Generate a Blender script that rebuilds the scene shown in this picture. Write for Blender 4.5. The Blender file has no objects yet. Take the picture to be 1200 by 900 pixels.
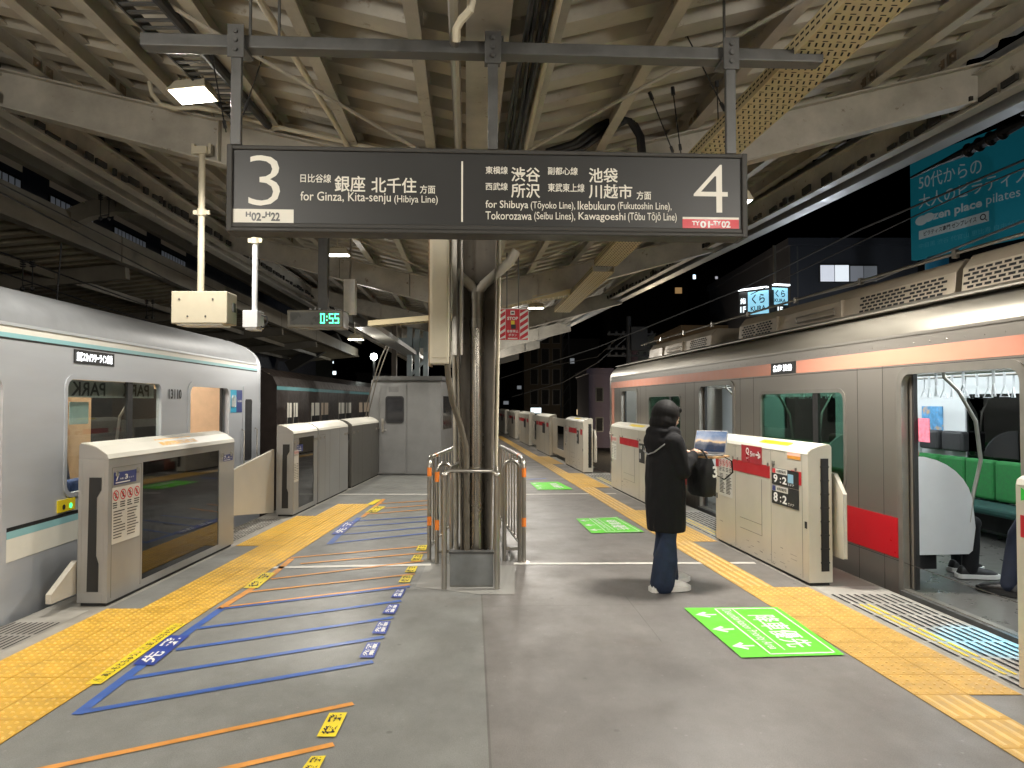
import bpy, bmesh, math, random
from mathutils import Vector, Matrix

random.seed(7)
SC = bpy.context.scene
COL = SC.collection
R = math.radians
PI = math.pi

# ------------------------------------------------------------------ camera, sky, exposure
CAM_H, FPX, PITCH = 1.62, 840.0, math.atan(21 / 840)
cd = bpy.data.cameras.new('camera')
cd.sensor_width = 36.0
cd.lens = 36.0 * FPX / 1200.0
cd.clip_start = 0.05
cd.clip_end = 900
cam = bpy.data.objects.new('camera', cd)
cam.location = (0, 0, CAM_H)
cam.rotation_euler = (R(90) + PITCH, 0, 0)
COL.objects.link(cam)
SC.camera = cam

w = bpy.data.worlds.new("World")
SC.world = w
w.use_nodes = True
wn = w.node_tree
sky = wn.nodes.new('ShaderNodeTexSky')
sky.sky_type = 'NISHITA'
sky.sun_disc = False
sky.sun_elevation = R(-9.5)
sky.sun_rotation = R(200)
bg = wn.nodes['Background']
bg.inputs['Strength'].default_value = 0.05
wn.links.new(sky.outputs[0], bg.inputs[0])

SC.view_settings.view_transform = 'Standard'
SC.view_settings.look = 'None'
SC.view_settings.exposure = 0.9
SC.view_settings.gamma = 1.0
SC.view_settings.use_curve_mapping = False
try:
    SC.cycles.use_denoising = True
    SC.cycles.sample_clamp_indirect = 4.0
    SC.cycles.caustics_reflective = False
    SC.cycles.caustics_refractive = False
except Exception:
    pass

# ------------------------------------------------------------------ pixel -> point on a known plane (photo is 1200 x 900)
CP, SP = math.cos(PITCH), math.sin(PITCH)
def ray(px, py):
    u, v = (px - 600) / FPX, (450 - py) / FPX
    return Vector((u, CP - v * SP, SP + v * CP))
EYE = Vector((0, 0, CAM_H))
def at_z(px, py, z=0.0):
    d = ray(px, py); return EYE + d * ((z - CAM_H) / d.z)
def at_y(px, py, y):
    d = ray(px, py); return EYE + d * (y / d.y)
def at_plane(px, py, p, n):
    d = ray(px, py); return EYE + d * ((p - EYE).dot(n) / d.dot(n))

# ------------------------------------------------------------------ materials
def srgb(h):
    h = h.lstrip('#')
    c = [int(h[i:i + 2], 16) / 255 for i in (0, 2, 4)]
    return tuple((x / 12.92 if x <= 0.04045 else ((x + 0.055) / 1.055) ** 2.4) for x in c)

def mat(name, c, rough=0.5, metal=0.0, var=0.12, scale=6.0, spots=None, bump=0.0, bscale=40.0, stretch=None, spec=None, coat=0.0, rvar=0.12, bdetail=4):
    """principled with noise-driven colour and roughness; spots = (colour, scale, threshold) patches of wear"""
    if isinstance(c, str): c = srgb(c)
    m = bpy.data.materials.new(name); m.use_nodes = True
    nt = m.node_tree; n = nt.nodes; l = nt.links
    b = n['Principled BSDF']
    b.inputs['Roughness'].default_value = rough
    b.inputs['Metallic'].default_value = metal
    if spec is not None: b.inputs['Specular IOR Level'].default_value = spec
    if coat: b.inputs['Coat Weight'].default_value = coat; b.inputs['Coat Roughness'].default_value = 0.1
    tc = n.new('ShaderNodeTexCoord')
    src = tc.outputs['Object']
    if stretch:
        mp = n.new('ShaderNodeMapping'); mp.inputs['Scale'].default_value = stretch
        l.new(src, mp.inputs[0]); src = mp.outputs[0]
    nz = n.new('ShaderNodeTexNoise'); nz.inputs['Scale'].default_value = scale
    nz.inputs['Detail'].default_value = 6; nz.inputs['Roughness'].default_value = 0.62
    l.new(src, nz.inputs['Vector'])
    r = n.new('ShaderNodeValToRGB')
    r.color_ramp.elements[0].position = 0.3; r.color_ramp.elements[1].position = 0.7
    r.color_ramp.elements[0].color = tuple(x * (1 - var) for x in c) + (1,)
    r.color_ramp.elements[1].color = tuple(min(1, x * (1 + var)) for x in c) + (1,)
    l.new(nz.outputs['Fac'], r.inputs[0])
    out = r.outputs[0]
    if spots:
        sc2, ss, th = spots
        if isinstance(sc2, str): sc2 = srgb(sc2)
        n2 = n.new('ShaderNodeTexNoise'); n2.inputs['Scale'].default_value = ss; n2.inputs['Detail'].default_value = 8
        n2.inputs['Roughness'].default_value = 0.7
        l.new(src, n2.inputs['Vector'])
        r2 = n.new('ShaderNodeValToRGB')
        r2.color_ramp.elements[0].position = th; r2.color_ramp.elements[1].position = min(1, th + 0.07)
        r2.color_ramp.elements[0].color = (0, 0, 0, 1); r2.color_ramp.elements[1].color = (0.85, 0.85, 0.85, 1)
        l.new(n2.outputs['Fac'], r2.inputs[0])
        mx = n.new('ShaderNodeMixRGB'); l.new(r2.outputs[0], mx.inputs[0]); l.new(out, mx.inputs[1])
        mx.inputs[2].default_value = tuple(sc2) + (1,)
        out = mx.outputs[0]
    l.new(out, b.inputs['Base Color'])
    if rvar:
        mr = n.new('ShaderNodeMapRange'); mr.inputs[1].default_value = 0.3; mr.inputs[2].default_value = 0.7
        mr.inputs[3].default_value = max(0.02, rough - rvar); mr.inputs[4].default_value = min(1, rough + rvar)
        l.new(nz.outputs['Fac'], mr.inputs[0]); l.new(mr.outputs[0], b.inputs['Roughness'])
    if bump:
        nb = n.new('ShaderNodeTexNoise'); nb.inputs['Scale'].default_value = bscale; nb.inputs['Detail'].default_value = bdetail
        l.new(src, nb.inputs['Vector'])
        bp = n.new('ShaderNodeBump'); bp.inputs['Strength'].default_value = bump; bp.inputs['Distance'].default_value = 0.01
        l.new(nb.outputs['Fac'], bp.inputs['Height']); l.new(bp.outputs[0], b.inputs['Normal'])
    return m

def emit(name, c, s):
    if isinstance(c, str): c = srgb(c)
    m = bpy.data.materials.new(name); m.use_nodes = True
    b = m.node_tree.nodes['Principled BSDF']
    b.inputs['Base Color'].default_value = tuple(c) + (1,)
    b.inputs['Emission Color'].default_value = tuple(c) + (1,)
    b.inputs['Emission Strength'].default_value = s
    return m

def glass(name, tint, rough=0.02, ior=1.5, gloss=1.0):
    """thin window pane: tinted see-through plus a fresnel mirror"""
    m = bpy.data.materials.new(name); m.use_nodes = True
    nt = m.node_tree; n = nt.nodes; l = nt.links; n.clear()
    o = n.new('ShaderNodeOutputMaterial'); mix = n.new('ShaderNodeMixShader'); fr = n.new('ShaderNodeFresnel')
    t = n.new('ShaderNodeBsdfTransparent'); g = n.new('ShaderNodeBsdfGlossy')
    t.inputs[0].default_value = tuple(tint) + (1,); g.inputs['Roughness'].default_value = rough
    g.inputs[0].default_value = (gloss, gloss, gloss, 1)
    ge = n.new('ShaderNodeNewGeometry'); mr = n.new('ShaderNodeMapRange'); mr.inputs[3].default_value = ior; mr.inputs[4].default_value = 1 / ior
    l.new(ge.outputs['Backfacing'], mr.inputs[0]); l.new(mr.outputs[0], fr.inputs[0])
    l.new(fr.outputs[0], mix.inputs[0]); l.new(t.outputs[0], mix.inputs[1]); l.new(g.outputs[0], mix.inputs[2]); l.new(mix.outputs[0], o.inputs[0])
    return m

CREAM = mat('cream_steel_paint', (0.4, 0.372, 0.315), 0.5, var=0.26, scale=2.2, spots=((0.13, 0.085, 0.05), 7, 0.615), bump=0.1)
DECKM = mat('roof_sheet', (0.39, 0.36, 0.3), 0.55, var=0.3, scale=1.3, spots=((0.17, 0.125, 0.08), 3.5, 0.62))
CREAM2 = mat('cream_box_paint', (0.55, 0.5, 0.38), 0.42, var=0.06, scale=4)
DKSTEEL = mat('dark_grey_steel', (0.075, 0.075, 0.072), 0.42, var=0.2, scale=9)
SIGNGREY = mat('sign_charcoal', (0.03, 0.03, 0.029), 0.4, var=0.1, scale=2, rvar=0.04, spec=.3)
SIGNTRIM = mat('sign_trim_grey', (0.05, 0.048, 0.044), 0.5, 0.0, var=0.1, spec=.2)
LETTER = mat('cream_lettering', (0.72, 0.69, 0.6), 0.5, var=0.02)
WHITE = mat('white_lettering', (0.8, 0.8, 0.78), 0.5, var=0.02)
BLACK = mat('black_print', (0.012, 0.012, 0.012), 0.5, var=0.1)
RUBBER = mat('black_rubber', (0.01, 0.01, 0.01), 0.6, var=0.2)
RED = mat('red_print', (0.55, 0.012, 0.025), 0.4, var=0.06)
STAIN = mat('stainless_tube', (0.42, 0.4, 0.36), 0.3, 1.0, var=0.05, scale=3, rvar=.03)
GATECREAM = mat('gate_champagne', (0.57, 0.535, 0.455), 0.36, 0.25, var=0.07, scale=2.2, rvar=0.06, spots=((0.36, 0.32, 0.25), 11, 0.7))
GATESILVER = mat('gate_silver', (0.34, 0.34, 0.33), 0.36, 0.4, var=0.08, scale=2, rvar=0.06)
GATETOP = mat('gate_top_cream', (0.68, 0.66, 0.58), 0.4, 0.0, var=0.05, scale=3)
STEELSIDE = mat('train_stainless', (0.36, 0.335, 0.3), 0.33, 0.8, var=0.035, scale=1.1, stretch=(1, 0.4, 1.4), rvar=0.02)
ROOFSTEEL = mat('train_roof_stainless', (0.3, 0.28, 0.24), 0.45, 0.7, var=0.14, scale=3, stretch=(1, 0.15, 1))
ALUSIDE = mat('train_aluminium', (0.56, 0.585, 0.62), 0.36, 0.4, var=0.07, scale=1.6, stretch=(1, 0.3, 2), rvar=0.06)
PINK = mat('salmon_band', (0.6, 0.255, 0.175), 0.42, var=0.04)
TRAINRED = mat('red_band', (0.42, 0.008, 0.015), 0.38, var=0.04)
AQUA = mat('aqua_band', (0.27, 0.52, 0.55), 0.4, var=0.05)
IVORY = mat('ivory_band', (0.75, 0.74, 0.66), 0.4, var=0.04)
DKGLASS = glass('tinted_green_glass', (0.3, 0.46, 0.38))
CLGLASS = glass('window_glass', (0.82, 0.86, 0.84))
GATEGLASS = glass('gate_glass', (0.14, 0.145, 0.13), 0.03, 1.7, .8)
DARKIN = mat('dark_recess', (0.008, 0.008, 0.009), 0.8)
INWHITE = mat('interior_white', (0.62, 0.64, 0.66), 0.4, var=0.03)
INFLOOR = mat('interior_floor', (0.1, 0.097, 0.09), 0.3, var=0.08, scale=5, rvar=.05)
INBEIGE = mat('interior_wood', (0.62, 0.42, 0.26), 0.45, var=0.08, scale=8)
SEATG = mat('seat_green', (0.018, 0.17, 0.04), 0.85, var=0.2, scale=25)
SEATD = mat('seat_dark_green', (0.006, 0.05, 0.042), 0.85, var=0.2, scale=25)
BLUE = mat('blue_floor_paint', (0.035, 0.10, 0.36), 0.45, var=0.25, scale=9, spots=((0.17, 0.17, 0.17), 16, 0.6))
ORANGE = mat('orange_floor_paint', (0.62, 0.26, 0.04), 0.45, var=0.22, scale=9, spots=((0.22, 0.2, 0.17), 16, 0.61))
STKYEL = mat('yellow_sticker', (0.8, 0.62, 0.02), 0.42, var=0.08, spots=((0.3, 0.26, 0.1), 20, 0.74))
STKBLUE = mat('blue_sticker', (0.02, 0.05, 0.3), 0.42, var=0.1)
STKGREEN = mat('green_sticker', (0.12, 0.62, 0.03), 0.42, var=0.07, spots=((0.12, 0.4, 0.06), 12, 0.72))
WHITEPAINT = mat('white_floor_paint', (0.62, 0.6, 0.55), 0.5, var=0.15, scale=9, spots=((0.3, 0.28, 0.25), 12, 0.66))
CONCRETE = mat('plinth_concrete', (0.2, 0.2, 0.19), 0.7, var=0.25, scale=6, bump=0.2)
NAVY = mat('navy_print', (0.025, 0.04, 0.18), 0.4, var=0.05)
LAMPM = emit('lamp_lens', (1.0, 0.97, 0.88), 14)
WIRE = mat('black_cable', (0.012, 0.012, 0.013), 0.55)
GREYP = mat('booth_grey_paint', (0.17, 0.17, 0.165), 0.5, var=0.12, scale=3, spots=((0.15, 0.14, 0.12), 7, 0.7))

# ------------------------------------------------------------------ mesh builder
MW = {}
class MB:
    def __init__(s): s.v = []; s.f = []; s.m = []; s.cur = 0
    def add(s, vs, fs):
        k = len(s.v); s.v += [Vector(p) for p in vs]
        for f in fs: s.f.append([i + k for i in f]); s.m.append(s.cur)
        return s
    def quad(s, a, b, c, d): return s.add([a, b, c, d], [(0, 1, 2, 3)])
    def hexa(s, p):  # 8 corners: bottom ring 0-3, top ring 4-7
        return s.add(p, [(3, 2, 1, 0), (4, 5, 6, 7), (0, 1, 5, 4), (1, 2, 6, 5), (2, 3, 7, 6), (3, 0, 4, 7)])
    def box(s, x0, x1, y0, y1, z0, z1, M=None):
        p = [Vector(q) for q in ((x0, y0, z0), (x1, y0, z0), (x1, y1, z0), (x0, y1, z0), (x0, y0, z1), (x1, y0, z1), (x1, y1, z1), (x0, y1, z1))]
        if M: p = [M @ q for q in p]
        return s.hexa(p)
    def bar(s, a, b, w, h, up=(0, 0, 1), w2=None, h2=None):
        a, b, up = Vector(a), Vector(b), Vector(up)
        d = (b - a).normalized(); x = d.cross(up)
        if x.length < 1e-4: x = d.cross(Vector((1, 0, 0)))
        x.normalize(); z = x.cross(d)
        w2 = w if w2 is None else w2; h2 = h if h2 is None else h2
        pa = [a + x * (sx * w / 2) + z * (sz * h / 2) for sx, sz in ((-1, -1), (1, -1), (1, 1), (-1, 1))]
        pb = [b + x * (sx * w2 / 2) + z * (sz * h2 / 2) for sx, sz in ((-1, -1), (1, -1), (1, 1), (-1, 1))]
        return s.hexa(pa + pb)
    def tube(s, pts, r, n=8, flat=1.0, closed=False):
        pts = [Vector(p) for p in pts]; N = len(pts)
        rs = r if isinstance(r, (list, tuple)) else [r] * N
        rings = []; prev = None
        for i, p in enumerate(pts):
            if closed: d = pts[(i + 1) % N] - pts[i - 1]
            else: d = pts[min(i + 1, N - 1)] - pts[max(i - 1, 0)]
            d.normalize()
            if prev is None:
                x = d.cross(Vector((0, 0, 1)))
                if x.length < 0.05: x = d.cross(Vector((0, 1, 0)))
            else: x = prev - d * prev.dot(d)
            x.normalize(); prev = x; y = d.cross(x)
            rings.append([p + (x * math.cos(2 * PI * k / n) + y * flat * math.sin(2 * PI * k / n)) * rs[i] for k in range(n)])
        vs = [q for ring in rings for q in ring]; fs = []
        for i in range(N if closed else N - 1):
            j = (i + 1) % N
            for k in range(n): fs.append((i * n + k, i * n + (k + 1) % n, j * n + (k + 1) % n, j * n + k))
        if not closed: fs += [tuple(range(n - 1, -1, -1)), tuple((N - 1) * n + k for k in range(n))]
        return s.add(vs, fs)
    def loft(s, rings, cap=True, close=True):
        n = len(rings[0]); vs = [q for r_ in rings for q in r_]; fs = []
        for i in range(len(rings) - 1):
            for k in range(n if close else n - 1):
                fs.append((i * n + k, i * n + (k + 1) % n, (i + 1) * n + (k + 1) % n, (i + 1) * n + k))
        if cap: fs += [tuple(range(n - 1, -1, -1)), tuple((len(rings) - 1) * n + k for k in range(n))]
        return s.add(vs, fs)
    def ball(s, c, rx, ry, rz, n=14, m=9, M=None):
        c = Vector(c); rings = []
        for i in range(m + 1):
            a = -PI / 2 + PI * i / m; q = max(0.02, math.cos(a))
            ring = []
            for k in range(n):
                p = Vector((rx * q * math.cos(2 * PI * k / n), ry * q * math.sin(2 * PI * k / n), rz * math.sin(a)))
                if M: p = M @ p
                ring.append(c + p)
            rings.append(ring)
        return s.loft(rings)
    def disc(s, c, ax, ay, r, n=20, hole=0.0):
        c, ax, ay = Vector(c), Vector(ax), Vector(ay)
        o = [c + (ax * math.cos(2 * PI * k / n) + ay * math.sin(2 * PI * k / n)) * r for k in range(n)]
        if hole <= 0: return s.add(o, [tuple(range(n))])
        i = [c + (ax * math.cos(2 * PI * k / n) + ay * math.sin(2 * PI * k / n)) * hole for k in range(n)]
        return s.add(o + i, [(k, (k + 1) % n, n + (k + 1) % n, n + k) for k in range(n)])
    def mesh(s, name, mats, M=None):
        me = bpy.data.meshes.new(name)
        me.from_pydata([tuple(M @ p) if M else tuple(p) for p in s.v], [], s.f)
        mats = mats if isinstance(mats, (list, tuple)) else [mats]
        for m in mats: me.materials.append(m)
        if len(mats) > 1: me.polygons.foreach_set('material_index', s.m)
        me.update()
        return me
    def build(s, name, mats, parent=None, world=False, bevel=0.0, smooth=False, seg=2):
        M = MW[parent.name].inverted() if (parent and world) else None
        o = bpy.data.objects.new(name, s.mesh(name, mats, M)); COL.objects.link(o)
        if parent: o.parent = parent
        MW[o.name] = MW[parent.name].copy() if parent else Matrix()
        if bevel:
            md = o.modifiers.new('bevel', 'BEVEL'); md.width = bevel; md.segments = seg; md.limit_method = 'ANGLE'; md.angle_limit = R(40)
        if smooth: shade(o)
        return o

def shade(o, ang=42):
    me = o.data
    me.polygons.foreach_set('use_smooth', [True] * len(me.polygons))
    try: me.set_sharp_from_angle(angle=R(ang))
    except Exception: pass

def tag(o, label=None, cat=None, group=None, kind=None):
    if label: o['label'] = label
    if cat: o['category'] = cat
    if group: o['group'] = group
    if kind: o['kind'] = kind
    return o

def thing(name, label, cat, M=None, group=None):
    o = bpy.data.objects.new(name, None); COL.objects.link(o)
    o.empty_display_size = 0.1
    M = M if M is not None else Matrix()
    if isinstance(M, Vector): M = Matrix.Translation(M)
    o.matrix_world = M; MW[o.name] = M.copy()
    return tag(o, label, cat, group)

def single(mb, name, mats, label, cat, group=None, origin=None, **kw):
    """a thing that is one mesh, its origin at its own middle"""
    if origin is None:
        lo = Vector([min(p[i] for p in mb.v) for i in range(3)]); hi = Vector([max(p[i] for p in mb.v) for i in range(3)])
        origin = Vector(((lo.x + hi.x) / 2, (lo.y + hi.y) / 2, lo.z))
    mb.v = [p - origin for p in mb.v]
    o = mb.build(name, mats, **kw); o.location = origin; MW[o.name] = Matrix.Translation(origin)
    return tag(o, label, cat, group)

def struct(mb, name, mats, **kw):
    return tag(mb.build(name, mats, **kw), kind='structure')

def eval_mesh(o):
    dg = bpy.context.evaluated_depsgraph_get()
    return bpy.data.meshes.new_from_object(o.evaluated_get(dg))

_txt = {}
def text_data(body, bold=0.0):
    k = (body, bold)
    if k not in _txt:
        cu = bpy.data.curves.new('t', 'FONT'); cu.body = body; cu.offset = bold; cu.resolution_u = 3
        o = bpy.data.objects.new('t', cu); COL.objects.link(o)
        me = eval_mesh(o)
        vs = [v.co.copy() for v in me.vertices]; fs = [list(p.vertices) for p in me.polygons]
        bpy.data.objects.remove(o); bpy.data.curves.remove(cu); bpy.data.meshes.remove(me)
        x0 = min(v.x for v in vs); x1 = max(v.x for v in vs); y0 = min(v.y for v in vs); y1 = max(v.y for v in vs)
        _txt[k] = ([((v.x - x0) / (x1 - x0), (v.y - y0) / (y1 - y0)) for v in vs], fs, (x1 - x0) / (y1 - y0))
    return _txt[k]

def text_quad(mb, body, q, bold=0.0, lift=None):
    """lay text into the quad q = (lower-left, lower-right, upper-right, upper-left)"""
    uv, fs, _ = text_data(body, bold)
    a, b, c, d = [Vector(p) for p in q]
    n = (b - a).cross(d - a).normalized() * (0.0025 if lift is None else lift)
    mb.add([a * (1 - u) * (1 - v) + b * u * (1 - v) + c * u * v + d * (1 - u) * v + n for u, v in uv], fs)
    return mb

def sub(q, u0, u1, v0, v1):
    a, b, c, d = [Vector(p) for p in q]
    f = lambda u, v: a * (1 - u) * (1 - v) + b * u * (1 - v) + c * u * v + d * (1 - u) * v
    return f(u0, v0), f(u1, v0), f(u1, v1), f(u0, v1)

def lifted(q, h=0.002):
    a, b, c, d = [Vector(p) for p in q]
    n = (b - a).cross(d - a).normalized() * h
    return [p + n for p in (a, b, c, d)]

def rrect(y0, y1, z0, z1, r, n=5):
    """rounded rectangle outline; r a number or four radii (lower y0, lower y1, upper y1, upper y0)"""
    rs = r if isinstance(r, (list, tuple)) else [r] * 4
    out = []
    for (cy, cz, a0), q in zip(((y0, z0, PI), (y1, z0, 1.5 * PI), (y1, z1, 0), (y0, z1, 0.5 * PI)), rs):
        if q <= 0: out.append((cy, cz)); continue
        ccy = cy + q if cy == y0 else cy - q
        ccz = cz + q if cz == z0 else cz - q
        for k in range(n + 1):
            a = a0 + 0.5 * PI * k / n
            out.append((ccy + q * math.cos(a), ccz + q * math.sin(a)))
    return out

def plate(mb, outline, holes, x0, x1):
    """a flat plate in the y-z plane between x0 and x1 with rounded holes cut out"""
    cu = bpy.data.curves.new('p', 'CURVE'); cu.dimensions = '2D'; cu.fill_mode = 'BOTH'; cu.extrude = abs(x1 - x0) / 2
    for pts in [outline] + list(holes):
        sp = cu.splines.new('POLY'); sp.points.add(len(pts) - 1)
        for i, (a, b) in enumerate(pts): sp.points[i].co = (a, b, 0, 1)
        sp.use_cyclic_u = True
    o = bpy.data.objects.new('p', cu); COL.objects.link(o)
    me = eval_mesh(o)
    xm = (x0 + x1) / 2
    mb.add([(xm + v.co.z, v.co.x, v.co.y) for v in me.vertices], [list(p.vertices) for p in me.polygons])
    bpy.data.objects.remove(o); bpy.data.curves.remove(cu); bpy.data.meshes.remove(me)
    return mb

def extrude_profile(mb, prof, y0, y1):
    """closed profile of (x, z) points swept along y"""
    n = len(prof)
    vs = [(x, y0, z) for x, z in prof] + [(x, y1, z) for x, z in prof]
    fs = [(k, (k + 1) % n, n + (k + 1) % n, n + k) for k in range(n)] + [tuple(range(n - 1, -1, -1)), tuple(range(n, 2 * n))]
    return mb.add(vs, fs)

def bulb(name, loc, power, color=(1, 0.945, 0.855), radius=0.12, parent=None, spot=None, rot=None, blend=0.6):
    ld = bpy.data.lights.new(name, 'SPOT' if spot else 'POINT'); ld.energy = power; ld.color = color; ld.shadow_soft_size = radius
    if spot: ld.spot_size = R(spot); ld.spot_blend = blend
    o = bpy.data.objects.new(name, ld); COL.objects.link(o)
    o.location = loc
    if rot: o.rotation_euler = rot
    if parent: o.parent = parent
    return o

ROTZ = lambda a: Matrix.Rotation(a, 4, 'Z')
M_RG = Matrix.Translation((2.84, 4.0, 0)) @ ROTZ(math.atan(0.1))          # platform edge beside the stainless train
M_LG = Matrix.Translation((-3.2, 5.7, 0)) @ ROTZ(-math.atan(0.025))       # platform edge beside the silver train
M_RT = Matrix.Translation((3.972, 0, 0)) @ ROTZ(math.atan(0.092))
M_LT = Matrix.Translation((-3.53, 0, 0)) @ ROTZ(math.atan(0.039))
def axis_x(y): return -0.3 - 0.063 * (y - 6.6)
# ------------------------------------------------------------------ ground, platform, tracks
def rg(o, y): return Vector((2.84 - 0.1 * (y - 4) + o, y, 0))
def lg(o, y): return Vector((-3.2 + 0.025 * (y - 5.7) + o, y, 0))

def floor_material():
    m = bpy.data.materials.new('platform_screed'); m.use_nodes = True
    nt = m.node_tree; n = nt.nodes; l = nt.links; b = n['Principled BSDF']
    tc = n.new('ShaderNodeTexCoord')
    def noise(scale, detail=6, rough=0.6, vec=None):
        z = n.new('ShaderNodeTexNoise'); z.inputs['Scale'].default_value = scale; z.inputs['Detail'].default_value = detail; z.inputs['Roughness'].default_value = rough
        l.new(vec or tc.outputs['Object'], z.inputs['Vector']); return z.outputs['Fac']
    def ramp(f, p0, c0, p1, c1):
        r = n.new('ShaderNodeValToRGB'); e = r.color_ramp.elements
        e[0].position = p0; e[0].color = c0 + (1,); e[1].position = p1; e[1].color = c1 + (1,); l.new(f, r.inputs[0]); return r.outputs[0]
    def mix(f, a, c, mode='MIX'):
        x = n.new('ShaderNodeMixRGB'); x.blend_type = mode
        if isinstance(f, float): x.inputs[0].default_value = f
        else: l.new(f, x.inputs[0])
        for k, q in ((1, a), (2, c)):
            if isinstance(q, tuple): x.inputs[k].default_value = q + (1,)
            else: l.new(q, x.inputs[k])
        return x.outputs[0]
    # newer greenish screed west of the seam, browner old screed east of it
    sx = n.new('ShaderNodeSeparateXYZ'); l.new(tc.outputs['Object'], sx.inputs[0])
    ms = n.new('ShaderNodeMath'); ms.operation = 'MULTIPLY_ADD'; ms.inputs[1].default_value = 0.056; ms.inputs[2].default_value = -0.085
    l.new(sx.outputs['Y'], ms.inputs[0])
    ad = n.new('ShaderNodeMath'); ad.operation = 'ADD'; l.new(sx.outputs['X'], ad.inputs[0]); l.new(ms.outputs[0], ad.inputs[1])
    gt = n.new('ShaderNodeMath'); gt.operation = 'GREATER_THAN'; gt.inputs[1].default_value = 0.0; l.new(ad.outputs[0], gt.inputs[0])
    base = mix(gt.outputs[0], (0.205, 0.21, 0.2), (0.178, 0.169, 0.161))
    # a thin dark joint along the seam
    ab = n.new('ShaderNodeMath'); ab.operation = 'ABSOLUTE'; l.new(ad.outputs[0], ab.inputs[0])
    jl = n.new('ShaderNodeMath'); jl.operation = 'LESS_THAN'; jl.inputs[1].default_value = 0.006; l.new(ab.outputs[0], jl.inputs[0])
    base = mix(jl.outputs[0], base, (0.12, 0.115, 0.105))
    base = mix(0.75, base, ramp(noise(0.55, 8, 0.65), 0.32, (0.72, 0.71, 0.7), 0.68, (1.18, 1.17, 1.15)), 'MULTIPLY')
    mp = n.new('ShaderNodeMapping'); mp.inputs['Scale'].default_value = (1.5, 0.9, 1); mp.inputs['Rotation'].default_value = (0, 0, 0.25); l.new(tc.outputs['Object'], mp.inputs[0])
    base = mix(0.5, base, ramp(noise(2.6, 9, 0.72, mp.outputs[0]), 0.3, (0.72, 0.7, 0.68), 0.66, (1.12, 1.12, 1.12)), 'MULTIPLY')
    base = mix(0.8, base, ramp(noise(170, 3, 0.6), 0.3, (0.68, 0.68, 0.68), 0.7, (1.24, 1.24, 1.24)), 'MULTIPLY')
    st = ramp(noise(1.15, 10, 0.74), 0.57, (0, 0, 0), 0.73, (0.55, 0.55, 0.55))
    base = mix(st, base, (0.13, 0.11, 0.09))
    sc = ramp(noise(14, 10, 0.8), 0.66, (0, 0, 0), 0.72, (0.5, 0.5, 0.5))
    base = mix(sc, base, (0.09, 0.085, 0.08))
    vo = n.new('ShaderNodeTexVoronoi'); vo.inputs['Scale'].default_value = 2.6; l.new(tc.outputs['Object'], vo.inputs['Vector'])
    gum = ramp(vo.outputs['Distance'], 0.028, (.6, .6, .6), 0.05, (0, 0, 0)); base = mix(gum, base, (0.075, 0.07, 0.065))
    vo2 = n.new('ShaderNodeTexVoronoi'); vo2.inputs['Scale'].default_value = 9; l.new(tc.outputs['Object'], vo2.inputs['Vector'])
    pal = ramp(vo2.outputs['Distance'], 0.05, (.4, .4, .4), 0.09, (0, 0, 0)); base = mix(pal, base, (0.3, 0.295, 0.28))
    mp2 = n.new('ShaderNodeMapping'); mp2.inputs['Scale'].default_value = (1.6, 1.0, 1); mp2.inputs['Rotation'].default_value = (0, 0, -0.12); l.new(tc.outputs['Object'], mp2.inputs[0])
    base = mix(0.5, base, ramp(noise(1.4, 12, 0.78, mp2.outputs[0]), 0.36, (0.72, 0.71, 0.7), 0.62, (1.1, 1.1, 1.1)), 'MULTIPLY')
    l.new(base, b.inputs['Base Color'])
    mr = n.new('ShaderNodeMapRange'); mr.inputs[1].default_value = 0.3; mr.inputs[2].default_value = 0.7; mr.inputs[3].default_value = 0.36; mr.inputs[4].default_value = 0.62
    l.new(noise(1.7, 6), mr.inputs[0]); l.new(mr.outputs[0], b.inputs['Roughness'])
    bp = n.new('ShaderNodeBump'); bp.inputs['Strength'].default_value = 0.12; bp.inputs['Distance'].default_value = 0.004
    l.new(noise(60, 5), bp.inputs['Height']); l.new(bp.outputs[0], b.inputs['Normal'])
    return m

FLOORM = floor_material()
GROUNDM = mat('dark_ground', (0.05, 0.048, 0.045), 0.9, var=0.3, scale=0.4)
BALLAST = mat('ballast', (0.09, 0.08, 0.07), 0.9, var=0.5, scale=18, bump=0.8, bscale=30)
EDGEM = mat('edge_concrete', (0.3, 0.285, 0.25), 0.6, var=0.2, scale=5, spots=((0.15, 0.13, 0.1), 9, 0.66))
TACTM = mat('tactile_yellow', (0.5, 0.3, 0.065), 0.5, var=0.2, scale=6, spots=((0.3, 0.2, 0.07), 5, 0.64))
TACTOP = mat('worn_stud_highlight', (0.64, 0.42, 0.14), 0.4, var=0.15)  # studs paler than their blocks: wear plus a painted highlight
TACTOP2 = mat('worn_stud_highlight_bright', (0.75, 0.48, 0.1), 0.4, var=0.15)
TACTM2 = mat('tactile_bright_yellow', (0.6, 0.345, 0.03), 0.48, var=0.18, scale=6, spots=((0.38, 0.23, 0.05), 5, 0.64))
JOINT = mat('tile_joint', (0.16, 0.11, 0.03), 0.8)

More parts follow.
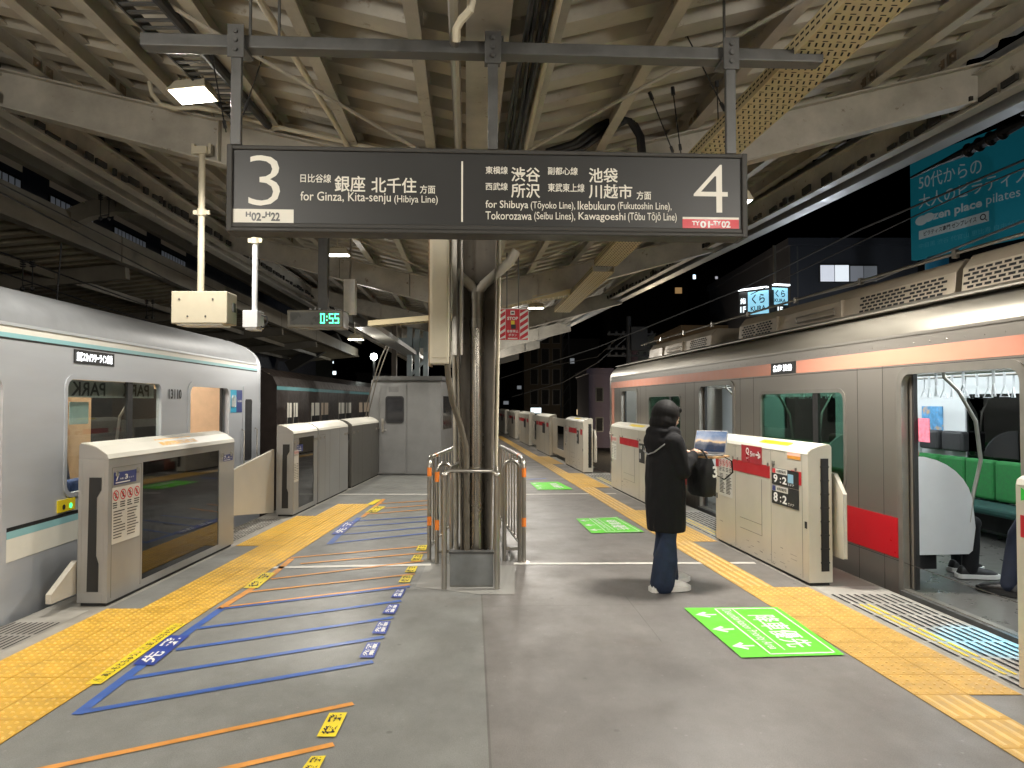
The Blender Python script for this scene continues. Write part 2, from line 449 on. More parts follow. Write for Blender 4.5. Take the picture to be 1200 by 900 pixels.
g = MB(); g.quad((-400, -200, -6), (400, -200, -6), (400, 600, -6), (-400, 600, -6)); struct(g, 'ground', GROUNDM)
LE = lambda y: lg(-0.46, y); RE = lambda y: rg(0.62, y)
ys = [-4, 0, 4, 8, 12, 16, 20, 26, 32, 38, 44, 52]
f = MB()
for a, b in zip(ys[:-1], ys[1:]):
    f.quad(LE(a), RE(a), RE(b), LE(b))
for a, b in zip(ys[:-1], ys[1:]):   # the faces down to the track
    f.quad(LE(b), LE(a), LE(a) + Vector((0.05, 0, -1.2)), LE(b) + Vector((0.05, 0, -1.2)))
    f.quad(RE(a), RE(b), RE(b) + Vector((-0.05, 0, -1.2)), RE(a) + Vector((-0.05, 0, -1.2)))
struct(f, 'platform_floor', FLOORM)
t = MB(); t.quad((-14, -8, -1.25), (-0.5, -8, -1.25), (-0.5, 120, -1.25), (-14, 120, -1.25)); struct(t, 'track_bed', BALLAST)
t = MB(); t.quad((-0.4, -8, -1.25), (9, -8, -1.25), (9, 120, -1.25), (-0.4, 120, -1.25)); struct(t, 'track_bed', BALLAST)

Z1, Z2, Z3 = 0.004, 0.008, 0.012
up = lambda p, z: Vector((p.x, p.y, z))

def tactile(name, fn, o0, y0, y1, cols, kind, m, size=0.3):
    """warning blocks (dots) or guiding blocks (bars); real studs stand on each block"""
    mb = MB(); nrow = max(1, round((y1 - y0) / size)); sy = (y1 - y0) / nrow
    mb.cur = 1
    mb.quad(up(fn(o0, y0), Z1 - 0.002), up(fn(o0 + cols * size, y0), Z1 - 0.002), up(fn(o0 + cols * size, y1), Z1 - 0.002), up(fn(o0, y1), Z1 - 0.002))
    mb.cur = 0
    for r_ in range(nrow):
        for c in range(cols):
            a, b = o0 + c * size + 0.003, o0 + (c + 1) * size - 0.003
            ya, yb = y0 + r_ * sy + 0.003, y0 + (r_ + 1) * sy - 0.003
            mb.hexa([up(fn(a, ya), 0.001), up(fn(b, ya), 0.001), up(fn(b, yb), 0.001), up(fn(a, yb), 0.001), up(fn(a, ya), 0.005), up(fn(b, ya), 0.005), up(fn(b, yb), 0.005), up(fn(a, yb), 0.005)])
            if kind == 'dot':
                nd = 5; far = (y0 + r_ * sy) > 15
                if far: continue
                for i in range(nd):
                    for j in range(nd):
                        p = fn(a + (i + 0.5) * (b - a) / nd, ya + (j + 0.5) * (yb - ya) / nd)
                        k = 7
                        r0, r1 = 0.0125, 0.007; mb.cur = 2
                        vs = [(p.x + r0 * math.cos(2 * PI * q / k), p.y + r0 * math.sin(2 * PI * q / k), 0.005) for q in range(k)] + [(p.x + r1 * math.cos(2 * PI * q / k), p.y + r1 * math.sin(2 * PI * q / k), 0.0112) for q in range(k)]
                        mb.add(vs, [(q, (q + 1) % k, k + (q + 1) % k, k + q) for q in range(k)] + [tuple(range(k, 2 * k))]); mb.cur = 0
            else:
                for i in range(4):
                    x = a + (i + 0.5) * (b - a) / 4
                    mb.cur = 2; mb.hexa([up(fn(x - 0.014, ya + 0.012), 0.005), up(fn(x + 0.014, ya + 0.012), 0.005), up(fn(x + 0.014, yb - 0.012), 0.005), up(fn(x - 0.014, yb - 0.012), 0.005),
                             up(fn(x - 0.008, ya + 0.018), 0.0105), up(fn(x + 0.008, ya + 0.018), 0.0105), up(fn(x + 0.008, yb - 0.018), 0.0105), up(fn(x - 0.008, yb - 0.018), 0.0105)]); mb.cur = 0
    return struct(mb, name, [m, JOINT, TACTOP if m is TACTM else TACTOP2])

# beside the stainless train: guiding bars run on, dot fields open out before each door
for a, b, k in ((-1.5, 1.85, 'dot'), (1.85, 4.0, 'bar'), (4.0, 6.3, 'dot'), (6.3, 8.35, 'bar'), (8.35, 10.75, 'dot'), (10.75, 13.6, 'bar'), (13.6, 16.3, 'dot'), (16.3, 18.7, 'bar'), (18.7, 21.3, 'dot'), (21.3, 25.0, 'bar'), (25.0, 34, 'bar')):
    tactile('tactile_paving', rg, -0.62, a, b, 2 if k == 'dot' else 1, k, TACTM)
# beside the silver train: dots all the way, one column wider before each door
for a, b, k in ((-1.5, 3.4, 3), (3.4, 5.65, 3), (5.65, 8.1, 2), (8.1, 10.2, 3), (10.2, 11.4, 2)):
    tactile('tactile_paving', (lambda o, y: lg(o + (0.05 if True else 0), y)), -0.02 + (3 - k) * 0.27, a, b, k, 'dot', TACTM2, 0.27)

# slotted rubber strip along the edges
def grating(fn, o0, o1, y0, y1, sgn, yellow):
    mb = MB(); mb.quad(up(fn(o0, y0), Z1), up(fn(o1, y0), Z1), up(fn(o1, y1), Z1), up(fn(o0, y1), Z1))
    n = 9
    for i in range(n):
        for k in range(int((y1 - y0) / 0.3)):
            a = o0 + (i + 0.3) * (o1 - o0) / n; b = o0 + (i + 0.64) * (o1 - o0) / n
            ya, yb = y0 + k * 0.3 + 0.015, y0 + k * 0.3 + 0.285
            mb.cur = 2 if (yellow and i in (1, 2) and 1 <= k < 6) else 1
            mb.quad(up(fn(a, ya), Z2), up(fn(b, ya), Z2), up(fn(b, yb), Z2), up(fn(a, yb), Z2))
    mb.cur = 0
    struct(mb, 'edge_strip', [mat('edge_strip_white', (0.36, 0.345, 0.31), 0.5, var=0.2, scale=8), DARKIN, STKYEL])
for a, b in ((3.97, 6.33), (8.45, 10.7), (13.6, 16.2), (-0.5, 1.6)):
    grating(rg, 0.02, 0.58, a, b, 1, True)
for a, b in ((3.2, 5.6), (8.15, 10.2)):
    grating(lg, -0.44, -0.08, a, b, -1, False)
# pale concrete nosing under the gates
nb = MB()
for a, b in zip(ys[1:-1], ys[2:]):
    nb.quad(up(rg(-0.02, a), 0.002), up(rg(0.62, a), 0.002), up(rg(0.62, b), 0.002), up(rg(-0.02, b), 0.002))
    nb.quad(up(lg(-0.46, a), 0.002), up(lg(0.03, a), 0.002), up(lg(0.03, b), 0.002), up(lg(-0.46, b), 0.002))
struct(nb, 'platform_edge', EDGEM)

# the grey patch of new screed round the column foot
pm = MB(); p = [at_z(*q, 0) for q in ((487, 688), (562, 697), (603, 697), (603, 663), (500, 661))]
pm.add([up(q, Z1 - 0.001) for q in p], [(0, 1, 2, 3, 4)]); struct(pm, 'floor_patch', mat('new_screed', (0.25, 0.245, 0.225), 0.55, var=0.15, scale=3))

# ------------------------------------------------------------------ painted lines
def strip_px(mb, a, b, w, z=Z1, w2=None):
    A, B = at_z(*a), at_z(*b); d = (B - A).normalized(); x = Vector((d.y, -d.x, 0))
    w2 = w if w2 is None else w2
    return mb.quad(up(A - x * w / 2, z), up(A + x * w / 2, z), up(B + x * w2 / 2, z), up(B - x * w2 / 2, z))
def path_px(mb, pts, w, z=Z1):
    P_ = [at_z(*q) for q in pts]; L_ = []
    for i, p in enumerate(P_):
        d = (P_[min(i + 1, len(P_) - 1)] - P_[max(i - 1, 0)]).normalized(); x = Vector((d.y, -d.x, 0)) * w / 2
        L_.append((up(p - x, z), up(p + x, z)))
    for (a, b), (c, d) in zip(L_[:-1], L_[1:]): mb.quad(a, b, d, c)
m_ = MB()
strip_px(m_, (318, 665.5), (505, 662), 0.085); strip_px(m_, (602, 661), (885, 660), 0.075)
strip_px(m_, (385, 579.5), (503, 579.5), 0.09); strip_px(m_, (612, 579.5), (722, 578.5), 0.09)
struct(m_, 'white_line', WHITEPAINT)
m_ = MB()
path_px(m_, [(90, 838), (173, 775), (262, 712)], 0.062, Z1)
for a, b in (((92, 836), (437, 776)), ((150, 796), (450, 747)), ((206, 762), (461, 724)), ((232, 737), (470, 704.5)), ((262, 713.5), (480, 687.5))):
    strip_px(m_, a, b, 0.052, Z1 + 0.001)
path_px(m_, [(386, 638), (402, 622), (421, 607)], 0.07)
for a, b in (((388, 637), (502, 625)), ((398, 627), (502, 618)), ((408, 618), (502, 611)), ((416, 611), (502, 605.5))):
    strip_px(m_, a, b, 0.05, Z1 + 0.001)
strip_px(m_, (617, 562), (640, 561), 0.1)
struct(m_, 'blue_queue_lines', BLUE)
m_ = MB()
path_px(m_, [(257, 714), (290, 693.5), (318, 675), (342, 655)], 0.06)
for a, b in (((259, 712.5), (480, 685.5)), ((290, 694.5), (486, 673)), ((318, 679), (497, 657.5)), ((341, 654), (502, 640)), ((352, 661), (500, 648))):
    strip_px(m_, a, b, 0.045, Z1 + 0.001)
strip_px(m_, (40, 904), (414, 825), 0.045); strip_px(m_, (250, 905), (391, 873), 0.045)
path_px(m_, [(425, 606), (450, 585)], 0.06)
for a, b in (((428, 603), (502, 597)), ((436, 597), (502, 592)), ((443, 590.5), (502, 587))):
    strip_px(m_, a, b, 0.05, Z1 + 0.001)
struct(m_, 'orange_queue_lines', ORANGE)

# ------------------------------------------------------------------ floor stickers, each a thing of its own
def sticker(name, q, m, label, cat='floor sticker', group=None):
    """q: pixel corners lower-left, lower-right, upper-right, upper-left as the letters read"""
    w_ = [up(at_z(*p), Z2) for p in q]
    mb = MB(); mb.quad(*w_)
    o = single(mb, name, m, label, cat, group)
    return o, w_
def lettering(o, parts, m, name='lettering'):
    mb = MB()
    for body, q, bold in parts: text_quad(mb, body, q, bold)
    return mb.build(name, m, o, world=True)

o, q = sticker('floor_sticker', [(180, 781), (155, 780), (198, 746), (222, 746)][0:1] + [(222, 746), (198, 746), (155, 780)], STKBLUE, 'long blue floor sticker on the blue line by the yellow tactile strip', group='queue stickers on the blue line')
lettering(o, [('先', sub(q, .06, .42, .16, .86), .02), ('発', sub(q, .56, .92, .16, .86), .02)], WHITE)
o, q = sticker('warning_sticker', [(118, 803), (218, 732), (203, 732), (100, 803)], STKYEL, 'thin yellow caution strip between the tactile strip and the blue line')
lettering(o, [('あしもとちゅうい', sub(q, .1, .48, .2, .78), .01), ('あしもとちゅうい', sub(q, .58, .92, .2, .78), .01), ('⚠', sub(q, .02, .08, .15, .85), 0), ('⚠', sub(q, .5, .56, .15, .85), 0), ('⚠', sub(q, .935, .99, .15, .85), 0)], BLACK)
o, q = sticker('floor_sticker', [(302, 690), (323, 672), (308, 672), (285, 690)], STKYEL, 'yellow floor sticker on the orange side line near the white line')
lettering(o, [('後', sub(q, .06, .46, .16, .86), .02), ('発', sub(q, .54, .94, .16, .86), .02)], BLACK)
o, q = sticker('floor_sticker', [(402, 626), (418, 612), (405, 612), (388, 627)], STKBLUE, 'blue floor sticker on the farther blue line past the white line')
lettering(o, [('先', sub(q, .06, .46, .16, .86), .02), ('発', sub(q, .54, .94, .16, .86), .02)], WHITE)
o, q = sticker('floor_sticker', [(441, 601), (452, 594), (440, 594), (428, 601)], STKYEL, 'yellow floor sticker at the far tip of the orange lines')
lettering(o, [('後', sub(q, .06, .46, .16, .86), .02), ('発', sub(q, .54, .94, .16, .86), .02)], BLACK)
o, q = sticker('warning_sticker', [(437, 592), (447, 586), (440, 586), (429, 592)], STKYEL, 'small yellow caution strip beyond the farthest orange line')
blue_small = [([(438, 772), (446, 754), (430.7, 754), (420.7, 772)], 'nearest small blue queue sticker at the end of the blue cross lines'),
              ([(452, 744), (458, 729), (444, 729), (435.5, 743.5)], 'second small blue queue sticker from the nearest at the line ends'),
              ([(462.5, 720.5), (468.5, 709), (456, 709), (447.5, 720)], 'third small blue queue sticker from the nearest at the line ends'),
              ([(470.5, 701.5), (476, 690.7), (465.5, 691), (458, 701)], 'small blue queue sticker next to the yellow stickers')]
for q_, lab in blue_small:
    o, q = sticker('floor_sticker', q_, STKBLUE, lab, group='small blue queue stickers')
    lettering(o, [('先発', sub(q, .1, .9, .52, .88), .02), ('乗車', sub(q, .1, .9, .12, .46), .02)], WHITE)
yel_small = [([(480, 683.3), (484, 675), (472, 675.5), (466.5, 683.3)], 'small yellow queue sticker next to the blue stickers'),
             ([(486, 671.5), (489.5, 664.2), (478.5, 665), (474, 671.3)], 'small yellow queue sticker just before the white line'),
             ([(492.5, 658.2), (496, 650.5), (485.5, 651), (481, 657.8)], 'small yellow queue sticker just past the white line'),
             ([(499, 645.6), (501, 639.3), (490.6, 640), (487.3, 645.6)], 'farthest small yellow queue sticker beside the steel barrier'),
             ([(393, 865), (407, 836.5), (386, 837), (371, 865)], 'yellow queue sticker in the near corner of the floor by the short orange lines'),
             ([(371, 908), (382, 887.5), (365, 888), (350, 908)], 'yellow queue sticker cut off by the near edge of the floor')]
for q_, lab in yel_small:
    o, q = sticker('floor_sticker', q_, STKYEL, lab, group='small yellow queue stickers')
    lettering(o, [('後', sub(q, .08, .46, .16, .86), .02), ('発', sub(q, .54, .92, .16, .86), .02)], BLACK)

def green(q_, lab, detail=True):
    o, q = sticker('priority_sticker', q_, STKGREEN, lab, 'floor sticker', 'green priority stickers')
    mb = MB()
    text_quad(mb, '降車優先', sub(q, .2, .86, .56, .84), .008)
    if detail:
        text_quad(mb, 'Disembarkation Priority Area', sub(q, .06, .88, .335, .46), .0)
        for a, b, c, d in ((.03, .97, .925, .94), (.03, .045, .3, .94), (.955, .97, .3, .94), (.03, .97, .3, .315), (.03, .9, .485, .497)):
            mb.quad(*lifted(sub(q, a, b, c, d), 0.0025))
    for u in (.12, .44, .76):   # three arrows pointing away from the train
        A = lambda uu, vv: lifted(sub(q, uu, uu + .001, vv, vv + .001), 0.0025)[0]
        mb.add([A(u + .045, .25), A(u + .065, .25), A(u + .065, .07), A(u + .045, .07)], [(0, 1, 2, 3)])
        mb.add([A(u + .055, .03), A(u - .01, .15), A(u + .015, .17), A(u + .062, .085)], [(0, 1, 2, 3)])
        mb.add([A(u + .055, .03), A(u + .12, .15), A(u + .095, .17), A(u + .048, .085)], [(3, 2, 1, 0)])
    mb.build('lettering', WHITE, o, world=True)
green([(801.5, 713.5), (869, 772), (990, 768.6), (911.5, 712.6)], 'large green priority sticker nearest the camera with three white arrows')
green([(675, 608.5), (693, 625.5), (755, 624), (723, 606.5)], 'green priority sticker on the floor behind the person')
green([(621, 566), (630, 574.5), (672, 574), (654, 565)], 'farthest green priority sticker past the white line', False)

jm = MB()
for a, b in (((566, 711), (812, 708)), ((733, 699), (775, 752))):
    strip_px(jm, a, b, 0.004, 0.0022)
struct(jm, 'floor_joint', mat('floor_crack', (.13, .125, .115), .8, var=.4, scale=20))
# ------------------------------------------------------------------ platform roof: V-shaped, its valley over the columns
XR = [(-6, 6.37), (50, -1.35)]
XL = [(-6, -4.55), (50, -7.0)]
def lerp(tab, y):
    for (a, x0), (b, x1) in zip(tab[:-1], tab[1:]):
        if y <= b: return x0 + (x1 - x0) * (y - a) / (b - a)
    return tab[-1][1]
def half(side, y): return abs(lerp(XR if side > 0 else XL, y) - axis_x(y))
ZT = lambda d: 3.66 + 0.235 * d      # top of rafters
ZB = lambda d: 3.2 + 0.262 * d       # underside of rafters
PH = 0.2                              # purlin depth
Y0R, Y1R = -6.0, 44.0
roof = thing('platform_roof', 'cream steel butterfly roof with corrugated sheets over the platform', 'roof', Vector((0, 0, 0)))
for side in (-1, 1):
    mb = MB(); rows = []; y = Y0R; k = 0
    while y < Y1R:
        for dy, dz in ((0, 0), (0.17, 0), (0.21, 0.085), (0.36, 0.085)):
            rows.append((y + dy, dz))
        y += 0.40
    vs = []; fs = []
    for y, dz in rows:
        h = half(side, y); a = axis_x(y)
        for d in (0.1, h + 0.05): vs.append((a + side * d, y, ZT(d) + PH + dz + 0.003))
    for i in range(len(rows) - 1): fs.append((2 * i, 2 * i + 1, 2 * i + 3, 2 * i + 2) if side < 0 else (2 * i, 2 * i + 2, 2 * i + 3, 2 * i + 1))
    mb.add(vs, fs); o = mb.build('roof_deck', DECKM, roof)
    md = o.modifiers.new('solid', 'SOLIDIFY'); md.thickness = 0.01; md.offset = 1
    # rafters: tapered plates with flanges
    for fy in (-5.8, 0.4, 6.6, 12.8, 19.0, 25.2, 31.4, 37.6):
        mb = MB(); h = half(side, fy); a = axis_x(fy)
        P4 = lambda d, z, y: Vector((a + side * d, y, z))
        for (ya, yb, w0, w1) in ((fy - 0.011, fy + 0.011, None, None),):
            p = [P4(0.02, ZB(0.02), ya), P4(h, ZB(h), ya), P4(h, ZT(h), ya), P4(0.02, ZT(0), ya)]
            q = [Vector((v.x, yb, v.z)) for v in p]
            mb.hexa([p[0], p[1], q[1], q[0], p[3], p[2], q[2], q[3]])
        fw = 0.085
        for zf, s in ((ZB, -1), (ZT, -1)):
            p = [P4(0.02, zf(0.02) - 0.016, fy - fw), P4(h, zf(h) - 0.016, fy - fw), P4(h, zf(h) - 0.016, fy + fw), P4(0.02, zf(0.02) - 0.016, fy + fw)]
            q = [v + Vector((0, 0, 0.016 if zf is ZB else 0.0155)) for v in p]
            mb.hexa(p + q)
        for d in (1.15, 2.4):   # stiffeners
            mb.box(a + side * d - 0.006, a + side * d + 0.006, fy - fw, fy - 0.012, ZB(d) + 0.002, ZT(d) - 0.018)
        mb.build('rafter', CREAM, roof)
    # purlins run along the platform on top of the rafters
    fr = [0.095, 0.245, 0.395, 0.575, 0.705, 0.85] if side < 0 else [0.085, 0.23, 0.405, 0.56, 0.735, 0.885]
    for q in fr:
        mb = MB()
        for a_, b_ in zip((-6, 0.4, 6.6, 12.8, 19, 25.2, 31.4), (0.4, 6.6, 12.8, 19, 25.2, 31.4, 37.6)):
            pa = []
            for y in (a_ + 0.004, b_ - 0.004):
                d = q * half(side, y); x = axis_x(y) + side * d; z = ZT(d)
                pa.append((x, y, z))
            (xa, ya, za), (xb, yb, zb) = pa
            # a channel: web and two flanges
            wdt = 0.085 if q > 0.3 else 0.075
            mb.hexa([Vector(v) for v in ((xa - 0.006, ya, za), (xa + 0.006, ya, za), (xb + 0.006, yb, zb), (xb - 0.006, yb, zb), (xa - 0.006, ya, za + PH), (xa + 0.006, ya, za + PH), (xb + 0.006, yb, zb + PH), (xb - 0.006, yb, zb + PH))])
            for zo in (0.0, PH - 0.012):
                s_ = 1 if side > 0 else -1
                x1_, x2_ = (0.0065, wdt) if s_ < 0 else (-wdt, -0.0065)
                mb.hexa([Vector(v) for v in ((xa + x1_, ya, za + zo), (xa + x2_, ya, za + zo), (xb + x2_, yb, zb + zo), (xb + x1_, yb, zb + zo), (xa + x1_, ya, za + zo + 0.012), (xa + x2_, ya, za + zo + 0.012), (xb + x2_, yb, zb + zo + 0.012), (xb + x1_, yb, zb + zo + 0.012))])
        mb.build('purlin', CREAM, roof)
        mb = MB()
        for fy in (0.4, 6.6, 12.8, 19.0):   # cleats that bolt the purlin to each rafter
            d = q * half(side, fy); x = axis_x(fy) + side * d; z = ZT(d); s_ = 1 if side > 0 else -1
            for yo in (-.09, .09):
                mb.box(*sorted((x - s_ * .011, x - s_ * .018)), fy + yo - .05, fy + yo + .05, z + .006, z + .15)
                for zz in (.05, .11): mb.tube([(x - s_ * .018, fy + yo, z + zz), (x - s_ * .032, fy + yo, z + zz)], .013, 6)
        mb.build('cleat', mat('rusty_cleat', (.2, .15, .1), .6, var=.4, scale=15), roof)
    # fascia along the outer edge
    mb = MB(); tab = XR if side > 0 else XL
    for (ya, xa), (yb, xb) in zip(tab[:-1], tab[1:]):
        for (o0, o1, z0, z1) in ((0.0, 0.02, 4.28, 4.95), (-0.16, -0.002, 4.28, 4.3)):
            o0 *= side; o1 *= side
            p = [Vector((xa + o0, ya, z0)), Vector((xa + o1, ya, z0)), Vector((xb + o1, yb, z0)), Vector((xb + o0, yb, z0))]
            mb.hexa(p + [v + Vector((0, 0, z1 - z0)) for v in p])
    mb.build('fascia', mat('fascia_white', (0.27, 0.28, 0.28), 0.4, var=0.1) if side > 0 else CREAM, roof)
    # edge beam just inside the fascia
    mb = MB()
    for (ya, xa), (yb, xb) in zip(tab[:-1], tab[1:]):
        mb.bar((xa - side * 0.3, ya, 4.5), (xb - side * 0.3, yb, 4.5), 0.014, 0.3)
        mb.bar((xa - side * 0.3, ya, 4.345), (xb - side * 0.3, yb, 4.345), 0.13, 0.014)
        mb.bar((xa - side * 0.3, ya, 4.66), (xb - side * 0.3, yb, 4.66), 0.13, 0.014)
    mb.build('edge_beam', CREAM, roof)
for side in (-1, 1):   # dark flaking strips and bird spikes along the edge beams
    mb = MB(); tab = XR if side > 0 else XL; rs = random.Random(5 + side); y = 5.0
    while y < 22:
        x = lerp(tab, y) - side * (.375 + rs.uniform(-.01, .02)); l_ = rs.uniform(.04, .26); z = 4.36 + rs.uniform(0, .02)
        mb.box(x - .015, x + .015, y, y + l_, z, z + rs.uniform(.03, .1)); y += l_ + rs.uniform(.02, .22)
    mb.build('bird_spikes', mat('dark_flaking', (.02, .018, .015), .9), roof)
mb = MB()   # valley girder
ax = lambda y, o=0.0: axis_x(y) + o
for a_, b_ in zip((-6, 0.4, 6.6, 12.8, 19, 25.2, 31.4), (0.4, 6.6, 12.8, 19, 25.2, 31.4, 37.6)):
    mb.bar((ax(a_ + .01), a_ + .01, 3.83), (ax(b_ - .01), b_ - .01, 3.83), 0.25, 0.22)
mb.build('valley_girder', CREAM, roof)
mb = MB()   # valley gutter trough between the sheets
mb.bar((ax(-6), -6, 3.99), (ax(40), 40, 3.99), 0.42, 0.03)
mb.build('valley_gutter', CREAM, roof)
# bracing rods
for (a, b) in (((-0.3, 6.35, 3.62), (1.75, 4.2, 4.02)), ((1.75, 4.2, 4.02), (3.6, 2.2, 4.5)), ((-0.4, 6.35, 3.62), (-2.0, 4.6, 4.06)), ((-2.0, 4.6, 4.06), (-3.6, 2.6, 4.5)), ((-0.7, 12.6, 3.62), (1.6, 9.4, 4.02)), ((-0.75, 12.6, 3.62), (-3.0, 9.6, 4.2))):
    mb = MB(); mb.tube([a, b], 0.014, 8); mb.build('brace_rod', CREAM, roof, smooth=True)

# ------------------------------------------------------------------ conduits and cables under the roof
def line_thing(name, pts, r, m, label, cat, group=None, n=8):
    mb = MB(); mb.tube(pts, r, n)
    return single(mb, name, m, label, cat, group, smooth=True)
line_thing('conduit_pipe', [(ax(0, -0.185), 0, 3.62), (ax(6.4, -0.185), 6.4, 3.62)], 0.03, STAIN, 'bare metal conduit running beside the valley girder', 'pipe')
cb = MB()
for i in range(5):
    o_ = 0.2 + 0.028 * i
    cb.tube([(ax(y, o_) + 0.012 * math.sin(y * 2.1 + i * 1.7), y, 3.69 + 0.02 * (i % 2) + 0.02 * math.sin(y * 1.3 + i)) for y in [x * 0.4 for x in range(-2, 17)]], 0.014, 6)
single(cb, 'cable_bundle', WIRE, 'black cable bundle running along the valley girder overhead', 'cable', smooth=True)
line_thing('conduit_pipe', [(ax(0, 0.36), 0, 3.7), (ax(6.4, 0.36), 6.4, 3.7)], 0.018, CREAM2, 'thin cream conduit beside the black cable bundle', 'pipe')
line_thing('conduit_pipe', [(-1.42, 0.5, 3.98), (-1.48, 4.0, 3.98), (-1.5, 6.2, 3.98), (-1.46, 6.45, 3.86)], 0.024, CREAM2, 'cream conduit pipe under the roof bending down at the rafter', 'pipe')
line_thing('conduit_pipe', [at_y(175, 96, 6.35), at_y(178, 110, 6.35), at_y(188, 122, 6.38), at_y(205, 127, 6.4), at_y(232, 126, 6.4), at_y(262, 132, 6.42), at_y(330, 150, 6.42), at_y(420, 170, 6.42), at_y(520, 190, 6.42)], 0.02, CREAM2, 'cream conduit curving along the rafter below the lit floodlight', 'pipe')
line_thing('conduit_pipe', [at_y(553, 0, 3.55), at_y(551, 12, 3.55), at_y(540, 24, 3.6), at_y(535, 34, 3.62), at_y(535, 48, 3.66)], 0.022, CREAM2, 'short white bent pipe beside the girder above the sign beam', 'pipe')
for i, (xo, r0) in enumerate(((0, .03), (6, .026), (12, .022))):
    line_thing('power_cable', [at_y(640 + xo, 178 + i * 3, 6.2), at_y(672 + xo, 168 + i * 3, 6.2), at_y(700 + xo, 148 + i * 3, 6.25), at_y(722 + xo, 138 + i * 2, 6.3), at_y(738 + xo * .6, 142 + i * 2, 6.3), at_y(749 + xo * .3, 160, 6.3), at_y(752 + xo * .3, 190, 6.3)], r0, WIRE, 'thick black cable looping in front of the rafter above the sign', 'cable', 'black cables looping above the sign')
# dark perforated ladder tray beside a purlin, west side
tr = MB()
for o_ in (-0.13, 0.13):
    tr.bar((-2.36 + o_, 0.4, 4.17), (-2.36 + o_, 6.3, 4.17), 0.012, 0.09)
for k in range(60):
    tr.bar((-2.36 - 0.125, 0.5 + k * 0.097, 4.14), (-2.36 + 0.125, 0.5 + k * 0.097, 4.14), 0.035, 0.01)
single(tr, 'cable_ladder', DKSTEEL, 'dark metal cable ladder hung between two purlins', 'cable tray')
line_thing('cable_bundle', [(-2.14, 0.4, 4.08), (-2.15, 3, 4.08), (-2.16, 6.3, 4.07)], 0.035, WIRE, 'thick black cable hung beside the dark cable ladder', 'cable')

def slot_tray(name, A, B, width, m, label, hgt=0.09, slots=True, gap=None):
    """a perforated cable tray: bottom sheet with slot pattern, two upright sides"""
    A, B = Vector(A), Vector(B); d = (B - A); L_ = d.length; d.normalize(); x = d.cross(Vector((0, 0, 1))).normalized(); z = Vector((0, 0, 1))
    pt = lambda u, o, h=0.0: A + d * u + x * o + z * h
    t_ = thing(name, label, 'cable tray', Matrix.Translation(A))
    mb = MB()
    mb.hexa([pt(0, -width / 2, 0), pt(0, width / 2, 0), pt(L_, width / 2, 0), pt(L_, -width / 2, 0), pt(0, -width / 2, .006), pt(0, width / 2, .006), pt(L_, width / 2, .006), pt(L_, -width / 2, .006)])
    mb.build('tray_bottom', m, t_, world=True)
    for s in (-1, 1):
        mb = MB(); o0, o1 = s * width / 2 + 0.001 * s, s * (width / 2 + 0.008)
        mb.hexa([pt(0, o0, -.004), pt(0, o1, -.004), pt(L_, o1, -.004), pt(L_, o0, -.004), pt(0, o0, hgt), pt(0, o1, hgt), pt(L_, o1, hgt), pt(L_, o0, hgt)])
        mb.build('tray_side', m, t_, world=True)
    if slots:
        mb = MB(); k = 0; u = 0.03
        while u < min(L_, 14):
            n = 8
            for i in range(n):
                o = -width / 2 + (i + 0.5) * width / n
                if k % 2 == 0: a, b, c, e = u, u + 0.045, o - 0.006, o + 0.006
                else: a, b, c, e = u + .012, u + 0.022, o - 0.016, o + 0.016
                if k % 2 == 1 and i % 2: continue
                sk = 0.014 if k % 2 == 0 else 0
                mb.quad(pt(a, c, -.0025), pt(a, e, -.0025), pt(b, e + sk, -.0025), pt(b, c + sk, -.0025))
            u += 0.06 if k % 2 == 0 else 0.034
            k += 1
        for s in (1,):
            u = 0.03
            while u < min(L_, 14):
                for hh in (0.025, 0.06):
                    o = -(width / 2 + 0.0095)
                    mb.quad(pt(u, o, hh), pt(u + .04, o, hh), pt(u + .04, o, hh + .012), pt(u, o, hh + .012))
                u += 0.06
        mb.build('slot_holes', DARKIN, t_, world=True)
    return t_
TRAYM = mat('tray_cream', (0.55, 0.46, 0.27), 0.5, var=0.08, scale=4)
a_, b_, c_ = Vector((2.01, 0.8, 3.62)), Vector((1.62, 6.3, 3.62)), Vector((1.36, 10.4, 3.6))
t1 = slot_tray('cable_tray', a_, a_ + (b_ - a_) * .47, 0.32, TRAYM, 'perforated cream cable tray overhead, the length nearest the camera')
t2 = slot_tray('cable_tray', a_ + (b_ - a_) * .478 - Vector((0, 0, .012)), b_, 0.32, TRAYM, 'perforated cream cable tray passing beside the end of the sign beam')
t3 = slot_tray('cable_tray', b_ + Vector((-.03, .12, -.02)), c_, 0.31, TRAYM, 'perforated cream cable tray seen beneath the sign near the stop placard')
cl = MB(); cl.box(1.38, 1.86, 6.24, 6.34, 3.575, 3.6); cl.box(1.38, 1.4, 6.24, 6.34, 3.6, 3.72); cl.box(1.84, 1.86, 6.24, 6.34, 3.6, 3.72)
cl.build('tray_bracket', CREAM2, t2, world=True, bevel=.004)
hr = MB(); hr.tube([(1.86, 3.0, 3.6), (1.86, 3.0, 4.1)], .007, 6); hr.tube([(1.5, 3.0, 3.6), (1.5, 3.0, 4.0)], .007, 6)
hr.build('hanger_rod', DKSTEEL, t1, world=True)
slot_tray('cable_tray', (1.36, 10.6, 3.55), (1.05, 15.0, 3.5), 0.31, TRAYM, 'far perforated cream cable tray running on past the stop placard')
slot_tray('cable_duct', (-2.72, 13.2, 3.0), (-3.15, 26, 3.0), 0.36, mat('duct_grey', (0.4, 0.39, 0.35), .5), 'pale cable duct running away above the grey booth', .1, False)
slot_tray('cable_tray', (-2.6, 13.1, 3.0), (-0.9, 13.0, 3.14), 0.3, TRAYM, 'cream perforated tray crossing behind the tall cabinet')
